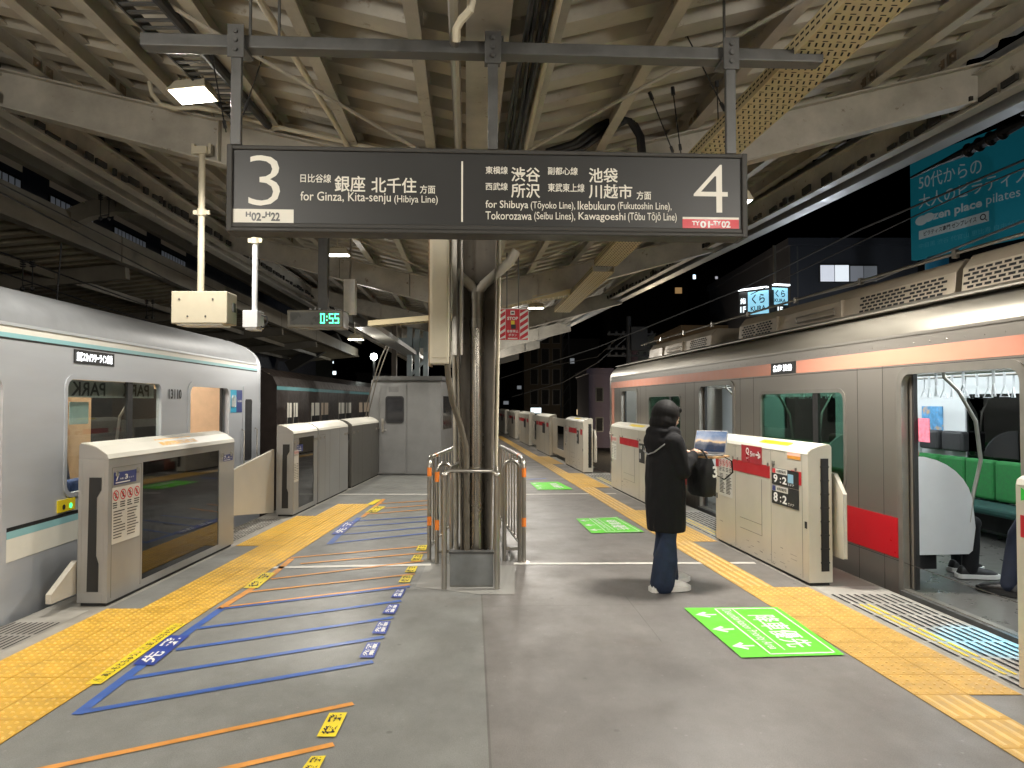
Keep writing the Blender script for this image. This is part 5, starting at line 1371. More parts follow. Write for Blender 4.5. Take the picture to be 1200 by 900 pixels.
# the front rail with knuckle joints
a, b = g0(520.5, 690.5), g0(582.5, 690.5)
fb = thing('steel_barrier', 'low front steel rail across two posts before the grey plinth', 'barrier', Matrix.Translation(a), 'steel barriers around the column')
Lf = (b - a).length
for x in (0, Lf):
    mb = MB(); mb.tube([(x, 0, 0), (x, 0, .98)], .024, 12); mb.ball((x, 0, .985), .032, .032, .028, 10, 6); pt = mb.build('post', STAIN, fb, smooth=True)
mb = MB(); mb.tube([(.01, 0, .995), (.05, .02, 1.02), (Lf - .05, .02, 1.02), (Lf - .01, 0, .995)], .018, 10); mb.build('rail', STAIN, fb, smooth=True)
mb = MB(); mb.tube([(0, 0, .99), (.1, .2, 1.07), (.12, .55, 1.07)], .018, 10); mb.tube([(Lf, 0, .99), (Lf - .02, .5, 1.05)], .018, 10); mb.build('rear_arm', STAIN, fb, smooth=True)

# ------------------------------------------------------------------ hung boxes on poles, clock, placard
def clampmb(x, y, z):
    mb = MB(); mb.box(x - .06, x + .06, y - .05, y + .05, z, z + .07); mb.box(x - .09, x - .062, y - .03, y + .03, z + .005, z + .1); mb.box(x + .062, x + .09, y - .03, y + .03, z + .005, z + .1); return mb
p0 = at_y(237, 178, 6.52); pb = at_y(236, 343, 6.52)
m1 = thing('equipment_box', 'large cream equipment box hanging on a white pole above the silver train', 'equipment box', Matrix.Translation((p0.x, 6.52, 0)))
mb = MB(); mb.tube([(0, 0, pb.z), (0, 0, p0.z)], .03, 12); mb.build('pole', CREAM2, m1, smooth=True)
clampmb(0, 0, p0.z - .03).build('roof_clamp', CREAM2, m1, bevel=.004)
mb = MB(); zc = at_y(237, 249, 6.52).z; mb.tube([(0, 0, zc - .03), (0, 0, zc + .03)], .04, 12); mb.box(-.075, .075, -.01, .01, zc - .02, zc + .02); mb.build('coupling', CREAM2, m1)
bl = at_y(200, 379, 6.4); br = at_y(266, 341, 6.4); dx = -p0.x
mb = MB(); mb.box(bl.x + dx, br.x + dx, -.12, .12, bl.z, br.z); bx_ = mb.build('box_body', CREAM2, m1, bevel=.01)
mb = MB()
for x, z in ((.15, .75), (.75, .75), (.3, .22), (.62, .22)): mb.tube([(bl.x + dx + (br.x - bl.x) * x, -.126, bl.z + (br.z - bl.z) * z), (bl.x + dx + (br.x - bl.x) * x, -.118, bl.z + (br.z - bl.z) * z)], .009, 8)
mb.box(br.x + dx + .0005, br.x + dx + .012, .0, .06, bl.z + .12, bl.z + .2); mb.build('bolt', DKSTEEL, bx_)
mb = MB(); mb.box(bl.x + dx + .05, br.x + dx - .05, -.1, .1, bl.z - .015, bl.z - .0005); mb.build('base_plate', GATETOP, bx_)
p0 = at_y(300, 200, 6.52); pb = at_y(300, 364, 6.52)
m2 = thing('equipment_box', 'small white camera box on a white pole beside the larger hung box', 'camera', Matrix.Translation((p0.x, 6.52, 0)))
mb = MB(); mb.tube([(0, 0, pb.z), (0, 0, p0.z)], .026, 12); mb.build('pole', INWHITE, m2, smooth=True)
clampmb(0, 0, p0.z - .03).build('roof_clamp', CREAM2, m2, bevel=.004)
zc = at_y(300, 282, 6.52).z
mb = MB(); mb.tube([(0, 0, zc - .03), (0, 0, zc + .03)], .036, 12); mb.box(-.065, .065, -.012, .012, zc - .02, zc + .02); mb.build('coupling', CREAM2, m2)
z0 = at_y(300, 386, 6.4).z; z1 = at_y(300, 363, 6.4).z
mb = MB(); mb.box(-.075, .06, -.1, .08, z0 + .02, z1); mb.box(-.055, .05, -.09, .06, z0, z0 + .0195); cbx = mb.build('camera_body', INWHITE, m2, bevel=.006)
mb = MB(); mb.tube([(.06, 0, z1 - .03), (.11, 0, z1 - .05), (.12, 0, z0 + .08), (.08, 0, z0 + .03), (.02, 0, z0 + .05)], .008, 8); mb.build('cable', WIRE, cbx, smooth=True)

# digital clock
k0 = at_y(336, 384, 8.4); k1 = at_y(402, 363, 8.4)
ck = thing('digital_clock', 'hanging digital clock with green digits on a grey post', 'clock', Matrix.Translation((k0.x, 8.4, 0)))
kw, kz0, kz1 = k1.x - k0.x, k0.z, k1.z
mb = MB(); mb.box(0, kw, -.0, .3, kz0, kz1); cbody = mb.build('clock_case', mat('clock_case', (.2, .19, .16), .45, .3), ck, bevel=.012)
mb = MB(); mb.box(.04, kw - .03, -.006, -.0005, kz0 + .035, kz1 - .03); fc = mb.build('clock_face', mat('clock_face', (.11, .115, .11), .3), cbody)
q = [Vector((kw * .6, -.008, kz0 + .05)), Vector((kw * .93, -.008, kz0 + .05)), Vector((kw * .93, -.008, kz1 - .045)), Vector((kw * .6, -.008, kz1 - .045))]
def seg7(mb, q, ch):
    on = {'0': 'abcdef', '5': 'acdfg'}[ch]
    R_ = {'a': (.0, 1, .88, 1), 'g': (.0, 1, .44, .56), 'd': (.0, 1, 0, .12), 'f': (0, .2, .5, 1), 'b': (.8, 1, .5, 1), 'e': (0, .2, 0, .5), 'c': (.8, 1, 0, .5)}
    for s in on:
        a, b, c, d = R_[s]; mb.quad(*sub(q, a, b, c, d))
mb = MB(); seg7(mb, sub(q, 0, .23, 0, 1), '0'); seg7(mb, sub(q, .47, .7, 0, 1), '5'); seg7(mb, sub(q, .77, 1, 0, 1), '5'); mb.quad(*sub(q, .32, .38, .25, .4)); mb.quad(*sub(q, .32, .38, .62, .77))
mb.build('clock_digits', emit('digits_green', (.08, .95, .42), 2.2), fc)
mb = MB(); px0 = at_y(373, 360, 8.45).x - k0.x; mb.box(px0 - .02, px0 + .09, .1, .2, kz1, 4.1); mb.build('hanger_post', DKSTEEL, ck)
mb = MB(); 
for k in range(3): mb.tube([(kw * .4 + k * .055, .05, kz1), (kw * .4 + k * .055, .05, kz1 + .025)], .015, 8)
mb.build('cap_bolt', INWHITE, ck)
# the blank white panel hung behind it
a, b = at_y(402.5, 368, 9.6), at_y(416, 327, 9.6)
bp_ = thing('hanging_panel', 'blank white panel hanging upright behind the clock', 'sign', Matrix.Translation((a.x, 9.6, 0)))
mb = MB(); mb.box(0, b.x - a.x, 0, .12, a.z, b.z); mb.build('panel', mat('bright_white', (.82, .82, .8), .5), bp_, bevel=.004)
mb = MB(); mb.tube([((b.x - a.x) / 2, .06, b.z), ((b.x - a.x) / 2, .06, 4.3)], .012, 8); mb.build('hanger_rod', STAIN, bp_)
# red emergency stop placard
ya = 9.2
a, b, c, d = at_y(582, 399, ya), at_y(619.5, 399, ya), at_y(619.5, 361.5, ya), at_y(582, 361.5, ya)
sp = thing('stop_placard', 'red and white striped emergency stop placard hanging by the column', 'sign', Matrix.Translation((a.x, ya, 0)))
Wd, zz0, zz1 = b.x - a.x, a.z, d.z
mb = MB(); mb.box(0, Wd, 0, .02, zz0, zz1); pb_ = mb.build('placard_board', WHITE, sp)
q = [Vector((0, -.001, zz0)), Vector((Wd, -.001, zz0)), Vector((Wd, -.001, zz1)), Vector((0, -.001, zz1))]
mb = MB()
for (u0, u1) in ((.02, .27), (.73, .98)):
    for k in range(-1, 5):
        v0 = k * .21; pts = []
        for (u, v) in ((u0, v0), (u1, v0 + .17), (u1, v0 + .29), (u0, v0 + .12)):
            pts.append(sub(q, u, u + .001, min(max(v, .02), .98), min(max(v, .02), .98) + .001)[0])
        if (pts[0] - pts[3]).length + (pts[1] - pts[2]).length > .004: mb.quad(*lifted(pts, .0015))
mb.quad(*lifted(sub(q, .28, .72, .02, .98), .0015))
mb.build('red_stripes', RED, pb_)
mb = MB(); text_quad(mb, 'STOP', sub(q, .33, .67, .64, .74), .04); text_quad(mb, '非常停止', sub(q, .32, .68, .24, .33), .02); text_quad(mb, 'ボタン', sub(q, .37, .63, .13, .21), .02)
mb.quad(*lifted(sub(q, .43, .57, .8, .93), .003)); mb.quad(*lifted(sub(q, .35, .65, .05, .08), .003)); mb.build('lettering', WHITE, pb_)
mb = MB(); mb.quad(*lifted(sub(q, .45, .56, .48, .62), .003)); mb.build('push_button', STKYEL, pb_)
mb = MB(); mb.quad(*lifted(sub(q, .45, .6, .36, .5), .0035)); mb.quad(*lifted(sub(q, .455, .545, .84, .89), .0035)); mb.build('hand_symbol', BLACK, pb_)
mb = MB(); mb.box(Wd * .3, Wd * .34, .022, .03, zz1 - .02, 3.55); mb.box(Wd * .66, Wd * .7, .022, .03, zz1 - .02, 3.55); mb.build('hanger_rod', DKSTEEL, sp)
# ------------------------------------------------------------------ grey booth and what stands near it
b0, b1 = at_z(432, 557, 0), at_z(516, 557, 0)
BY = b0.y
bo = thing('staff_booth', 'small grey metal booth with one door and a little window at the platform end', 'booth', Matrix.Translation((b0.x, BY, 0)))
BW = b1.x - b0.x
mb = MB()
pr = [(0, .03), (BW, .03), (BW, 2.1), (.06, 2.1), (.02, 1.6), (0, 1.2)]
k = len(pr); mb.add([(x, 0, z) for x, z in pr] + [(x + .25, 2.4, z) for x, z in pr], [tuple(range(k)), tuple(range(2 * k - 1, k - 1, -1))] + [(i, (i + 1) % k, k + (i + 1) % k, k + i) for i in range(k)])
mb.build('wall', GREYP, bo, bevel=.01)
mb = MB(); mb.hexa([Vector(p) for p in ((.1, -.06, 2.102), (BW + .04, -.06, 2.102), (BW + .3, 2.45, 2.102), (.3, 2.45, 2.102), (.1, -.06, 2.19), (BW + .04, -.06, 2.19), (BW + .3, 2.45, 2.19), (.3, 2.45, 2.19))]); mb.build('roof', DKSTEEL, bo)
dx0, dx1 = BW * .15, BW * .52
mb = MB(); mb.box(dx0, dx1, -.02, -.001, .05, 2.0); dr = mb.build('door', GREYP, bo, bevel=.004)
mb = MB(); plate(mb, rrect(0, .48, 1.15, 1.75, .07), [rrect(.03, .45, 1.18, 1.72, .05)], -.0, .012)
fr_ = MB(); fr_.v = [Vector((dx0 + .13 + p.y * .85, -.022 - p.x, p.z)) for p in mb.v]; fr_.f = mb.f; fr_.m = mb.m
wf = fr_.build('window', RUBBER, dr)
mb = MB(); mb.box(dx0 + .15, dx0 + .13 + .45 * .85, -.024, -.0215, 1.18, 1.72); mb.build('pane', mat('dark_pane', (.02, .02, .022), .1), wf)
mb = MB(); mb.box(dx0 + .05, dx0 + .1, -.05, -.0205, .95, 1.25); mb.tube([(dx0 + .075, -.06, 1.0), (dx0 + .16, -.06, 1.0)], .012, 8); mb.build('handle', STAIN, dr)
mb = MB()
for k in range(5): mb.box(dx0 + .2, dx0 + .42, -.022, -.0205, 1.84 + k * .025, 1.852 + k * .025)
mb.build('vent', DKSTEEL, dr)
mb = MB(); mb.box(BW * .54, BW - .01, -.006, -.0005, .05, 2.08); mb.build('side_panel', GREYP, bo)
mb = MB(); sgn = MB(); mb.hexa([Vector(p) for p in ((BW + .022, .3, 1.0), (BW + .034, .3, 1.0), (BW + .14, 1.3, 1.0), (BW + .128, 1.3, 1.0), (BW + .022, .3, 1.75), (BW + .034, .3, 1.75), (BW + .14, 1.3, 1.75), (BW + .128, 1.3, 1.75))]); mb.build('side_window', mat('dark_pane_b', (.015, .015, .016), .1), bo)
# small junction box with cables
j0, j1 = at_y(422, 523, 15.6), at_y(431, 505, 15.6)
jb = thing('junction_box', 'small cream junction box with cables beside the grey booth', 'junction box', Matrix.Translation((j0.x, 15.6, 0)))
mb = MB(); mb.box(0, j1.x - j0.x, 0, .1, j0.z, j1.z); mb.build('box_body', CREAM2, jb, bevel=.006)
for i, pts in enumerate(([(427, 505), (431, 470), (438, 445), (446, 420), (453, 405)], [(429, 505), (433, 480), (441, 448), (449, 425), (456, 406)], [(426, 523), (424, 535), (428, 545), (423, 556)], [(429, 523), (432, 535), (425, 548), (427, 557)])):
    mb = MB(); mb.tube([at_y(*p, 15.62) for p in pts], .013, 8); mb.build('cable', mat('dull_cable', (.07, .06, .045), .6) if i < 2 else WIRE, jb, world=True, smooth=True)
# steel-framed enclosure behind the booth
FRAMEB = mat('frame_steel_bluelit', (.3, .36, .38), .45, .3, var=.15)  # pale blue stands in for bluish light on the frame
fe = thing('equipment_gantry', 'pale steel frame with braces standing behind the booth', 'gantry', Matrix.Translation((0, 0, 0)))
for px in (462, 480, 489, 499):
    a = at_y(px, 444, 21); mb = MB(); mb.bar((a.x, 21, 0), (a.x, 21, 3.9), .14, .14); mb.build('post', FRAMEB if px > 470 else mat('post_brown', (.12, .1, .08), .6), fe)
mb = MB(); a, b = at_y(481, 440, 21), at_y(505, 415, 21); mb.bar(a, b, .08, .08); mb.build('brace', FRAMEB, fe)
mb = MB(); a, b = at_y(455, 402, 21.2), at_y(506, 402, 21.2); mb.bar(a, b, .1, .3); mb.build('cross_beam', FRAMEB, fe)
# lockable white cabinet glimpsed past the column
a, b = at_y(519, 520, 18.2), at_y(541, 455, 18.2)
wc = MB(); wc.box(a.x, b.x, 18.2, 18.8, 0, b.z)
wct = single(wc, 'storage_cabinet', INWHITE, 'white cabinet standing between the booth and the column', 'cabinet', bevel=.02)
mb = MB(); mb.box(-.005, .005, -.01, .0, .1, 1.9); mb.box(.06, .09, -.012, 0, .9, 1.1)
o = mb.build('door_seam', DKSTEEL, wct); o.location = (0, -.305, 0)

# ------------------------------------------------------------------ people
def fuse(mb, voxel=.008, it=4):
    o = bpy.data.objects.new('tmp', mb.mesh('tmp', SKIN)); COL.objects.link(o)
    md = o.modifiers.new('r', 'REMESH'); md.mode = 'VOXEL'; md.voxel_size = voxel; md.use_smooth_shade = True
    sm = o.modifiers.new('s', 'SMOOTH'); sm.factor = .5; sm.iterations = it
    me = eval_mesh(o); bpy.data.objects.remove(o)
    return me
def put(me, name, m, parent):
    me.materials.clear(); me.materials.append(m); me.name = name
    me.polygons.foreach_set('use_smooth', [True] * len(me.polygons))
    o = bpy.data.objects.new(name, me); COL.objects.link(o); o.parent = parent; MW[o.name] = MW[parent.name]
    return o
SKIN = mat('skin', (.55, .34, .25), .5, var=.06, scale=20)
HAIR = mat('black_hair', (.005, .0045, .0045), .75, spec=.2, var=.3, scale=60, stretch=(1, 1, .15))
def clothm(name, c, r=.75): return mat(name, c, r, var=.3, scale=14, bump=.9, bscale=9, spec=.25)
V = Vector
def limb(mb, pts, rs, n=12):
    mb.tube(pts, rs, n)
    for p, r in zip(pts, rs): mb.ball(p, r, r, r, 12, 8)
def hand(mb, w_, fwd, nrm, side, curl=.5):
    """palm and five fingers; fwd along the fingers, nrm out of the back of the hand, side towards the thumb"""
    f, n_, s = V(fwd).normalized(), V(nrm).normalized(), V(side).normalized()
    R_ = Matrix((( f.x, s.x, n_.x), (f.y, s.y, n_.y), (f.z, s.z, n_.z)))
    c = V(w_) + f * .05
    mb.ball(c, .052, .04, .016, 12, 8, R_.to_4x4())
    mb.tube([V(w_) - f * .03, V(w_) + f * .02], [.027, .026], 10)
    for k, (o, l_) in enumerate(((.03, .068), (.011, .078), (-.009, .072), (-.028, .056))):
        p = c + f * .035 + s * o; pts = [p]; a = .15
        for q in (.42, .33, .25):
            pts.append(pts[-1] + (f * math.cos(a) - n_ * math.sin(a)) * l_ * q); a += curl * .8
        mb.tube(pts, [.0095, .009, .0085, .0075], 8); mb.ball(pts[-1], .0075, .0075, .0075, 8, 6)
    p = c - f * .02 + s * .03; pts = [p, p + (s * .6 + f * .8).normalized() * .032, p + (s * .6 + f * .8).normalized() * .03 + (f - n_ * .4).normalized() * .028]
    mb.tube(pts, [.013, .0115, .009], 8); mb.ball(pts[-1], .009, .009, .009, 8, 6)

def human(label, M, J, c, group=None, voxel=.0075, long_coat=False, hood=False, name='person'):
    p_ = thing(name, label, 'person', M, group)
    hd = V(J['head']); fw = V(J.get('face', (1, 0, 0))).normalized(); upv = V(J.get('up', (0, 0, 1))).normalized(); lf = upv.cross(fw).normalized(); upv = fw.cross(lf).normalized()
    RH = Matrix(((fw.x, lf.x, upv.x), (fw.y, lf.y, upv.y), (fw.z, lf.z, upv.z))).to_4x4()
    H = lambda x, y, z: hd + fw * x + lf * y + upv * z
    mb = MB()
    mb.ball(hd, .098, .076, .112, 18, 12, RH); mb.ball(H(.035, 0, -.055), .06, .055, .06, 14, 9, RH)
    mb.ball(H(.1, 0, -.02), .016, .013, .02, 8, 6, RH); mb.ball(H(.085, 0, -.062), .014, .026, .008, 8, 6, RH); mb.ball(H(.08, 0, -.07), .014, .022, .008, 8, 6, RH)
    for s in (-1, 1):
        mb.ball(H(0, s * .078, -.015), .02, .01, .03, 8, 6, RH); mb.ball(H(.078, s * .03, .022), .015, .022, .008, 8, 6, RH)
    nk, ch, pv = V(J['neck']), V(J['chest']), V(J['hip'])
    limb(mb, [H(-.01, 0, -.07), nk, nk + (ch - nk) * .3], [.052, .054, .07])
    sh = [V(J['shoulder_r']), V(J['shoulder_l'])]; hp = [V(J['hip_r']), V(J['hip_l'])]
    limb(mb, [nk + (ch - nk) * .35, ch, ch.lerp(pv, .6), pv], [.09, .115, .1, .115]); limb(mb, [sh[0], ch + V((0, 0, .06)), sh[1]], [.06, .1, .06]); limb(mb, [hp[0], pv, hp[1]], [.09, .11, .09])
    arms = []; legs = []
    for k, s in enumerate('rl'):
        e, w_ = V(J['elbow_' + s]), V(J['wrist_' + s]); arms.append([sh[k], e, w_]); limb(mb, arms[-1], [.055, .041, .027])
        hand(mb, w_, J['hand_' + s][0], J['hand_' + s][1], J['hand_' + s][2], J.get('curl', .5))
        kn, an = V(J['knee_' + s]), V(J['ankle_' + s]); legs.append([hp[k], kn, an]); limb(mb, legs[-1], [.085, .055, .038])
        td = V(J['toe_' + s]); limb(mb, [an, an + V((0, 0, -.035)) + td * .06, an + V((0, 0, -.05)) + td * .15], [.038, .035, .025])
    body = put(fuse(mb, voxel, 3), 'body', SKIN, p_)
    for s in (-1, 1):
        mb = MB(); mb.ball(H(.083, s * .03, .004), .011, .014, .008, 10, 8, RH); e_ = mb.build('eye', WHITE, p_, smooth=True)
        mb = MB(); mb.ball(H(.091, s * .03, .004), .004, .006, .006, 8, 6, RH); mb.build('iris', BLACK, e_, smooth=True)
    # clothes a little outside the body
    mb = MB(); a = .02 if not long_coat else .035
    limb(mb, [nk + (ch - nk) * .15, nk + (ch - nk) * .45, ch, ch.lerp(pv, .6), pv], [.075, .115 + a, .125 + a, .115 + a, .125 + a], 14)
    limb(mb, [sh[0], ch + V((0, 0, .07)), sh[1]], [.068 + a * .6, .112 + a * .5, .068 + a * .6])
    for k in range(2):
        A = arms[k]; mid = A[0].lerp(A[1], .5); m2 = A[1].lerp(A[2], .5)
        limb(mb, [A[0], mid, A[1], m2, A[2] - (A[2] - A[1]) * .2], [.07 + a * .6, .066 + a * .5, .058 + a * .4, .052 + a * .4, .036 + a * .3])
        if long_coat:   # puffy folds
            for q in (.2, .55, .85): mb.ball(A[0].lerp(A[1], q), .074, .074, .05, 12, 8)
    if long_coat:
        rings = []
        for z, rx, ry, xo in ((.50, .155, .19, -.0), (.56, .16, .195, 0), (.75, .165, .2, -.0), (.95, .16, .2, -.005), (1.1, .15, .195, -.01), (1.25, .13, .18, -.01), (1.34, .09, .12, 0)):
            rings.append([V((xo + (rx + .008 * math.sin(5 * t + z * 9)) * math.cos(t), (ry + .006 * math.sin(7 * t + z * 5)) * math.sin(t), z)) for t in [2 * PI * q / 24 for q in range(24)]])
        mb.loft(rings)
        if hood:
            mb.ball((-.11, 0, 1.275), .075, .14, .1, 16, 10); mb.ball((-.07, 0, 1.36), .1, .14, .065, 16, 10); mb.ball((-.13, 0, 1.2), .045, .09, .07, 14, 9)
            for s in (-1, 1): mb.ball((-.0, s * .105, 1.36), .09, .045, .055, 12, 8); mb.ball((-.01, s * .15, 1.3), .075, .075, .05, 12, 8)
    ct = put(fuse(mb, .009, 4), 'coat', c['coat'], p_)
    if hood:
        mb = MB(); mb.tube([(-.02, -.145, 1.325), (-.1, -.15, 1.26), (-.165, -.09, 1.19), (-.175, 0, 1.165), (-.165, .09, 1.19), (-.1, .15, 1.26)], .006, 6); mb.build('piping', mat('coat_piping', (.25, .25, .25), .4), ct, smooth=True)
    mb = MB(); fl = c.get('flare', 0)
    for k in range(2):
        L_ = legs[k]; limb(mb, [L_[0], L_[0].lerp(L_[1], .5), L_[1], L_[1].lerp(L_[2], .5), L_[2] + (L_[2] - L_[1]).normalized() * c.get('hem', .0)], [.088, .082, .068, .07 + fl, .07 + fl])
    limb(mb, [hp[0], pv, hp[1]], [.09, .11, .09])
    put(fuse(mb, .009, 4), 'trousers', c['trousers'], p_)
    for k, s in enumerate('rl'):
        an, td = V(J['ankle_' + s]), V(J['toe_' + s]).normalized(); z0 = an.z - J.get('foot', .085); sd = V((-td.y, td.x, 0))
        rings = []
        for t, wd, h in ((-.1, .036, .065), (-.08, .05, .105), (-.02, .052, .12), (.05, .055, .1), (.12, .06, .085), (.19, .055, .07), (.235, .03, .05)):
            c_ = V((an.x, an.y, z0)) + td * t
            rings.append([c_ + sd * (wd * math.cos(q)) + V((0, 0, max(0, h * (.5 + .55 * math.sin(q))) if math.sin(q) > -.9 else 0)) for q in [2 * PI * i / 12 for i in range(12)]])
        mb = MB(); mb.loft(rings); sh_ = mb.build('shoe', c['shoe'], p_, smooth=True)
        mb = MB(); rr = []
        for t, wd in ((-.115, .036), (-.09, .056), (0, .057), (.12, .066), (.2, .06), (.25, .03)):
            c_ = V((an.x, an.y, z0)) + td * t
            rr.append([c_ + sd * wd + V((0, 0, 0.001)), c_ + sd * wd * 1.02 + V((0, 0, .04)), c_ - sd * wd * 1.02 + V((0, 0, .04)), c_ - sd * wd + V((0, 0, 0.001))])
        mb.loft(rr); mb.build('sole', c.get('sole', WHITE), sh_)
    # hair
    mb = MB()
    if c.get('hair') == 'bob':
        mb.ball(H(-.038, 0, .018), .122, .122, .13, 18, 12, RH); mb.ball(H(-.05, 0, -.06), .1, .13, .115, 16, 10, RH)
        for s in (-1, 1): mb.ball(H(-.015, s * .088, -.06), .056, .034, .1, 12, 8, RH)
        mb.ball(H(.045, 0, .085), .06, .075, .036, 12, 8, RH)
    else:
        mb.ball(H(-.02, 0, .025), .098, .088, .105, 18, 12, RH); mb.ball(H(.045, 0, .08), .05, .066, .03, 12, 8, RH); mb.ball(H(-.05, 0, -.03), .06, .08, .07, 12, 8, RH)
    put(fuse(mb, .008, 3), 'hair', HAIR, p_)
    return p_

# the woman with the laptop
PM = Matrix.Translation((1.345, 6.3, 0)) @ ROTZ(R(20))
J = dict(head=(.03, 0, 1.485), face=(1, 0, -.32), neck=(0, 0, 1.36), chest=(0, 0, 1.2), hip=(0, 0, .86), shoulder_r=(-.01, -.155, 1.265), shoulder_l=(-.01, .155, 1.265), hip_r=(0, -.085, .82), hip_l=(0, .085, .82),
         elbow_r=(.05, -.2, 1.03), wrist_r=(.22, -.13, 1.185), elbow_l=(.04, .2, 1.02), wrist_l=(.22, .13, 1.175),
         hand_r=((1, .25, -.02), (0, 0, 1), (0, 1, 0)), hand_l=((1, -.25, -.02), (0, 0, 1), (0, -1, 0)), knee_r=(-.03, -.09, .44), knee_l=(.03, .09, .44), ankle_r=(-.1, -.105, .09), ankle_l=(.075, .11, .09), toe_r=(1, -.12, 0), toe_l=(1, .15, 0), curl=.35)
pr_ = human('person in a black hooded coat and jeans typing on a laptop held at chest height', PM, J, dict(coat=clothm('black_coat', (.007, .007, .008), .9), trousers=clothm('dark_jeans', (.018, .028, .055), .8), shoe=mat('white_trainers', (.62, .61, .58), .5, var=.1), sole=mat('trainer_sole', (.75, .74, .7), .5), hair='bob', flare=.035, hem=.02), long_coat=True, hood=True, voxel=.0065)
# laptop on a wooden lap board
LM = PM @ Matrix.Translation((.37, -.03, 1.145)) @ ROTZ(R(28))
lb = MB(); lb.box(-.12, .14, -.19, .19, 0, .012); M_ = LM; 
lbd = thing('lap_board', 'pale wooden board under the laptop held by the person', 'board', LM)
mb = MB(); plate(mb, rrect(-.19, .19, -.13, .15, .03), [], 0, .014)
m2 = MB(); m2.v = [V((p.z, p.y, p.x - .014)) for p in mb.v]; m2.f = mb.f; m2.m = mb.m
m2.build('board', mat('pale_wood', (.5, .3, .13), .45, var=.15, scale=12, stretch=(1, 8, 1)), lbd)
lt = thing('laptop', 'open silver laptop showing a dusk landscape on its screen', 'laptop', LM @ Matrix.Translation((0, 0, .001)))
LAP = mat('laptop_grey', (.3, .31, .33), .35, .6, var=.05)
mb = MB(); mb.box(-.11, .11, -.155, .155, 0, .014); bs = mb.build('base', LAP, lt, bevel=.004)
mb = MB()
for r_ in range(5):
    for k in range(13): mb.box(-.03 + r_ * .022, -.012 + r_ * .022, -.14 + k * .0215, -.122 + k * .0215, .0145, .016)
mb.build('keyboard', BLACK, bs)
tl = R(18); ux, uz = math.sin(tl), math.cos(tl)
mb = MB(); pt = lambda x, y, d=0: V((.108 + ux * x - uz * d, y, .016 + uz * x + ux * d))
mb.hexa([pt(0, -.155), pt(0, .155), pt(0, .155, -.006), pt(0, -.155, -.006), pt(.21, -.155), pt(.21, .155), pt(.21, .155, -.006), pt(.21, -.155, -.006)]); ld_ = mb.build('lid', LAP, lt, bevel=.002)
def screen_mat():
    m = bpy.data.materials.new('laptop_screen'); m.use_nodes = True; nt = m.node_tree; n = nt.nodes; l = nt.links; b = n['Principled BSDF']
    tc = n.new('ShaderNodeTexCoord'); sp_ = n.new('ShaderNodeSeparateXYZ'); l.new(tc.outputs['Object'], sp_.inputs[0])
    nz = n.new('ShaderNodeTexNoise'); nz.inputs['Scale'].default_value = 14; nz.inputs['Detail'].default_value = 6; l.new(tc.outputs['Object'], nz.inputs['Vector'])
    ma = n.new('ShaderNodeMath'); ma.operation = 'MULTIPLY_ADD'; ma.inputs[1].default_value = .06; l.new(nz.outputs[0], ma.inputs[0]); l.new(sp_.outputs['Z'], ma.inputs[2])
    mr = n.new('ShaderNodeMapRange'); mr.inputs[1].default_value = .03; mr.inputs[2].default_value = .24; l.new(ma.outputs[0], mr.inputs[0])
    r = n.new('ShaderNodeValToRGB'); e = r.color_ramp.elements; e[0].position = 0; e[0].color = (.01, .02, .05, 1); e[1].position = 1; e[1].color = (.04, .08, .17, 1)
    for p, c in ((.38, (.02, .03, .05, 1)), (.5, (.1, .1, .12, 1)), (.56, (.6, .4, .2, 1)), (.64, (.25, .26, .3, 1)), (.8, (.1, .15, .24, 1))): x = e.new(p); x.color = c
    l.new(mr.outputs[0], r.inputs[0]); l.new(r.outputs[0], b.inputs['Emission Color']); b.inputs['Emission Strength'].default_value = .9; b.inputs['Base Color'].default_value = (.01, .01, .01, 1); b.inputs['Roughness'].default_value = .15
    return m
mb = MB(); mb.quad(pt(.012, .147, .0012), pt(.012, -.147, .0012), pt(.2, -.147, .0012), pt(.2, .147, .0012)); mb.build('screen', screen_mat(), ld_)
# black tote bag hanging in front
BM = PM @ Matrix.Translation((.3, -.1, .8))
bg_ = thing('tote_bag', 'black tote bag with a white digit hanging below the laptop', 'bag', BM)
mb = MB(); rings = []
for z, a, b in ((0, .055, .12), (.03, .075, .15), (.15, .08, .16), (.27, .06, .15), (.33, .035, .14)):
    rings.append([V((a * math.copysign(abs(math.cos(t)) ** .6, math.cos(t)), b * math.copysign(abs(math.sin(t)) ** .6, math.sin(t)), z)) for t in [2 * PI * k / 20 for k in range(20)]])
mb.loft(rings); tb = mb.build('bag_body', clothm('bag_black', (.014, .014, .015), .6), bg_, smooth=True)
mb = MB(); text_quad(mb, '3', [V((.0, -.163, .17)), V((.055, -.155, .17)), V((.05, -.155, .27)), V((.0, -.163, .27))], .03, .003); mb.build('digit', WHITE, tb)
mb = MB(); mb.tube([(.03, -.08, .32), (.16, -.08, .35), (.26, -.08, .3), (.27, -.08, .2), (.19, -.07, .14), (.07, -.06, .2)], .011, 8, flat=.4); mb.tube([(0, -.1, .32), (-.03, -.06, .4), (-.03, .06, .4), (0, .1, .32)], .009, 8); mb.build('strap', clothm('strap_black', (.015, .015, .015)), bg_, smooth=True)

